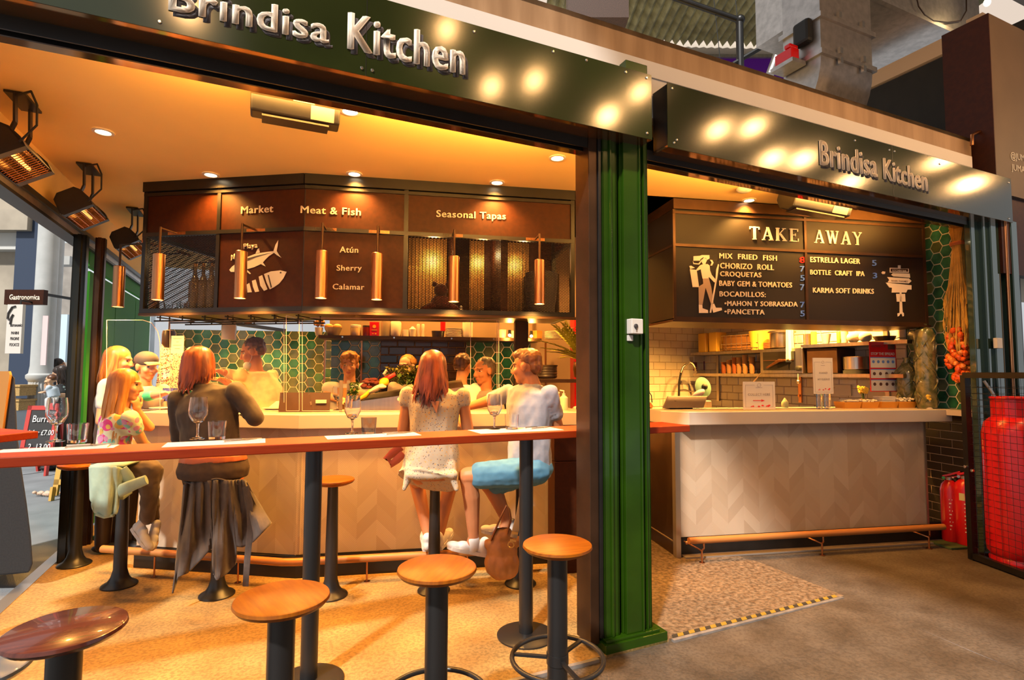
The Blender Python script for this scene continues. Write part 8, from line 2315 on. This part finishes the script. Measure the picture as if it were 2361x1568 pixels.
# young man in white T-shirt
Yy = 4.95
M_wtee = mat('white T-shirt', (.62, .58, .50), .85, noise_s=15, noise_d=.05)
ty, H, hc, nk, acr, f2 = bust('young man with fair hair in a white T-shirt behind the counter', 806, 842, Yy, (.18, -1, -.12), .98, M_skin, M_sandy, M_wtee, .215, arms=((-1, D(752, 912, Yy - .05), D(795, 925, Yy - .22)), (1, D(860, 915, Yy - .05), D(825, 928, Yy - .22))), hair='full', lower=M_dark)
mb = MB(); mb.prism([nk + Vector((-.07, -.135, -.05)), nk + Vector((.10, -.135, -.05)), nk + Vector((.09, -.155, -.42)), nk + Vector((-.03, -.155, -.42))], (0, .012, 0)); mb.build('apron', mat('ochre apron', (.50, .27, .09), .85), ty, WORLD)
# fair woman behind the herbs
bust('fair haired woman whose face shows just above the heap of herbs', 937, 846, 5.02, (-.35, -1, -.05), .92, M_skinp, M_blond, mat('cream blouse', (.60, .48, .34), .85), .18, hair='bun')
# person in white shirt, back turned
bust('person in a bright white shirt turned away, right of the flowered dress', 1067, 846, 4.85, (.25, .95, -.2), .95, M_skin, M_brownh, mat('bright white shirt', (.86, .82, .76), .8), .17, extra={'sleeve': 1.6}, lean=(.02, .05))
# grey haired man with open collar
tg, H, hc, nk, acr, f2 = bust('older man with grey hair in a grey open collared shirt', 1116, 856, 4.78, (-.75, -.62, -.12), 1.0, M_skint, M_greyh, mat('grey brown shirt', (.24, .20, .17), .85), .19, extra={'sleeve': 1.7})
# woman behind the girl, man in cap
bust('fair haired woman sitting beyond the girl at the left end of the bar', 275, 832, 4.55, (.95, .22, -.12), .98, M_skin, M_blond, mat('grey white blouse', (.50, .46, .42), .85), .18, hair='long')
q = KL.w(-1.55, .62)
Yc = 4.62
tc_, H, hc, nk, acr, f2 = bust('man in a dark cap and pale polo shirt with a green wristband', 338, 846, Yc, (.88, -.40, -.10), .98, M_skin, M_brownh, mat('pale grey polo', (.50, .43, .38), .85), .19, arms=((1, D(332, 915, Yc - .22), D(372, 908, Yc - .28)),), extra={'sleeve': .45})
mb = MB(); H2 = H
mb.ball(H @ Vector((0, -.012, .058)), 1, 22, 12, m=H.to_3x3().to_4x4(), sc=(.084, .102, .074)); cc_ = mb.build('cap_crown', mat('dark grey cap cloth', (.06, .05, .048), .8), tc_, WORLD, smooth=True)
mb = MB(); rs = []
for k in range(9):
    a = -1 + k / 4; rs.append([H @ Vector((a * .066, .075 - .01 * a * a, .052 - .012 * a * a)), H @ Vector((a * .060, .165 - .05 * a * a, .036 - .014 * a * a))])
mb.rings(rs, False, False, False); mb.build('cap_peak', mat('ochre cap peak', (.55, .33, .12), .8), cc_, WORLD, smooth=True, solid=.006)
a, b = D(332, 915, Yc - .22), D(372, 908, Yc - .28)
mb = MB(); mb.cap(a.lerp(b, .2), a.lerp(b, .45), .040, .038); mb.build('wristband', mat('bright green band', (.06, .50, .20), .6), tc_, WORLD, smooth=True)
# passing person at the right end
bust('passing person with dark red hair in a pale top beyond the fern', 1358, 905, 5.28, (.75, .55, -.45), .95, M_skin, M_redbrown, mat('pale loose top', (.55, .45, .36), .9), .2, hair='long', lean=(-.04, 0), fold=.014)
# people out in the street
tb_, H, hc, nk, acr, f2 = bust('dark haired woman in a black flowered dress carrying a baby in the street', 138, 862, 8.4, (-.75, -.55, -.35), 1.0, M_skinp, M_blackh, print_mat('black flowered cloth', (.012, .014, .016), [(.30, .45, .42), (.6, .6, .55)], 16, .22, .85), .19, hair='long', arms=((1, D(126, 907, 8.15), D(112, 905, 8.05)), (-1, D(150, 915, 8.25), D(120, 908, 8.1))), voxel=.012, ground=-.036)
bust('person with dark hair half hidden behind the woman with the baby', 136, 842, 9.9, (.8, .4, 0), 1.0, M_skin, M_blackh, mat('dark street coat', (.05, .05, .06), .85), .18, hair='long', voxel=.014, ground=-.036)
bb = person('baby in pale blue and white clothes carried by the dark haired woman', D(116, 925, 8.02)); H = basis(D(117, 877, 8.02), (-.95, -.3, -.05))
ch_ = D(120, 897, 8.05); pe_ = D(124, 915, 8.06)
def f(mb):
    head(mb, H, .72); torso(mb, [(pe_, .075, .065), (ch_, .08, .065), (D(118, 889, 8.04), .04, .04)], (.3, -.9, 0)); limb(mb, [D(113, 893, 7.98), D(107, 899, 7.98), D(105, 893, 7.96)], [.026, .022, .017]); hand(mb, D(105, 893, 7.96), (-.3, 0, 1), (-1, 0, 0), 1, 1, .55)
    limb(mb, [pe_, D(112, 922, 8.0), D(110, 935, 8.0)], [.045, .036, .028])
blob('body', f, [M_skinp, M_eye, M_lip, M_brow, M_iris], bb, .010, 2, paint=face_paint(H, .72))
def f(mb): torso(mb, [(pe_, .088, .078), (ch_, .092, .076), (D(118, 890, 8.04), .05, .05)], (.3, -.9, 0)); mb.cap(D(113, 893, 7.98), D(109, 897, 7.98), .036, .032)
blob('top', f, mat('pale blue cotton', (.50, .58, .66), .85), bb, .010, 2)
def f(mb): limb(mb, [pe_, D(112, 922, 8.0), D(110, 936, 8.0)], [.056, .046, .036]); mb.cap(pe_, D(128, 925, 8.05), .06, .05)
blob('trousers', f, mat('white baby cotton', (.68, .66, .62), .85), bb, .010, 2)
def f(mb): hair_cap(mb, H, .72, (0, -.024, .046), (.080, .092, .078))
blob('hair', f, M_brownh, bb, .010, 2)

bpy.data.scenes.remove(WK)
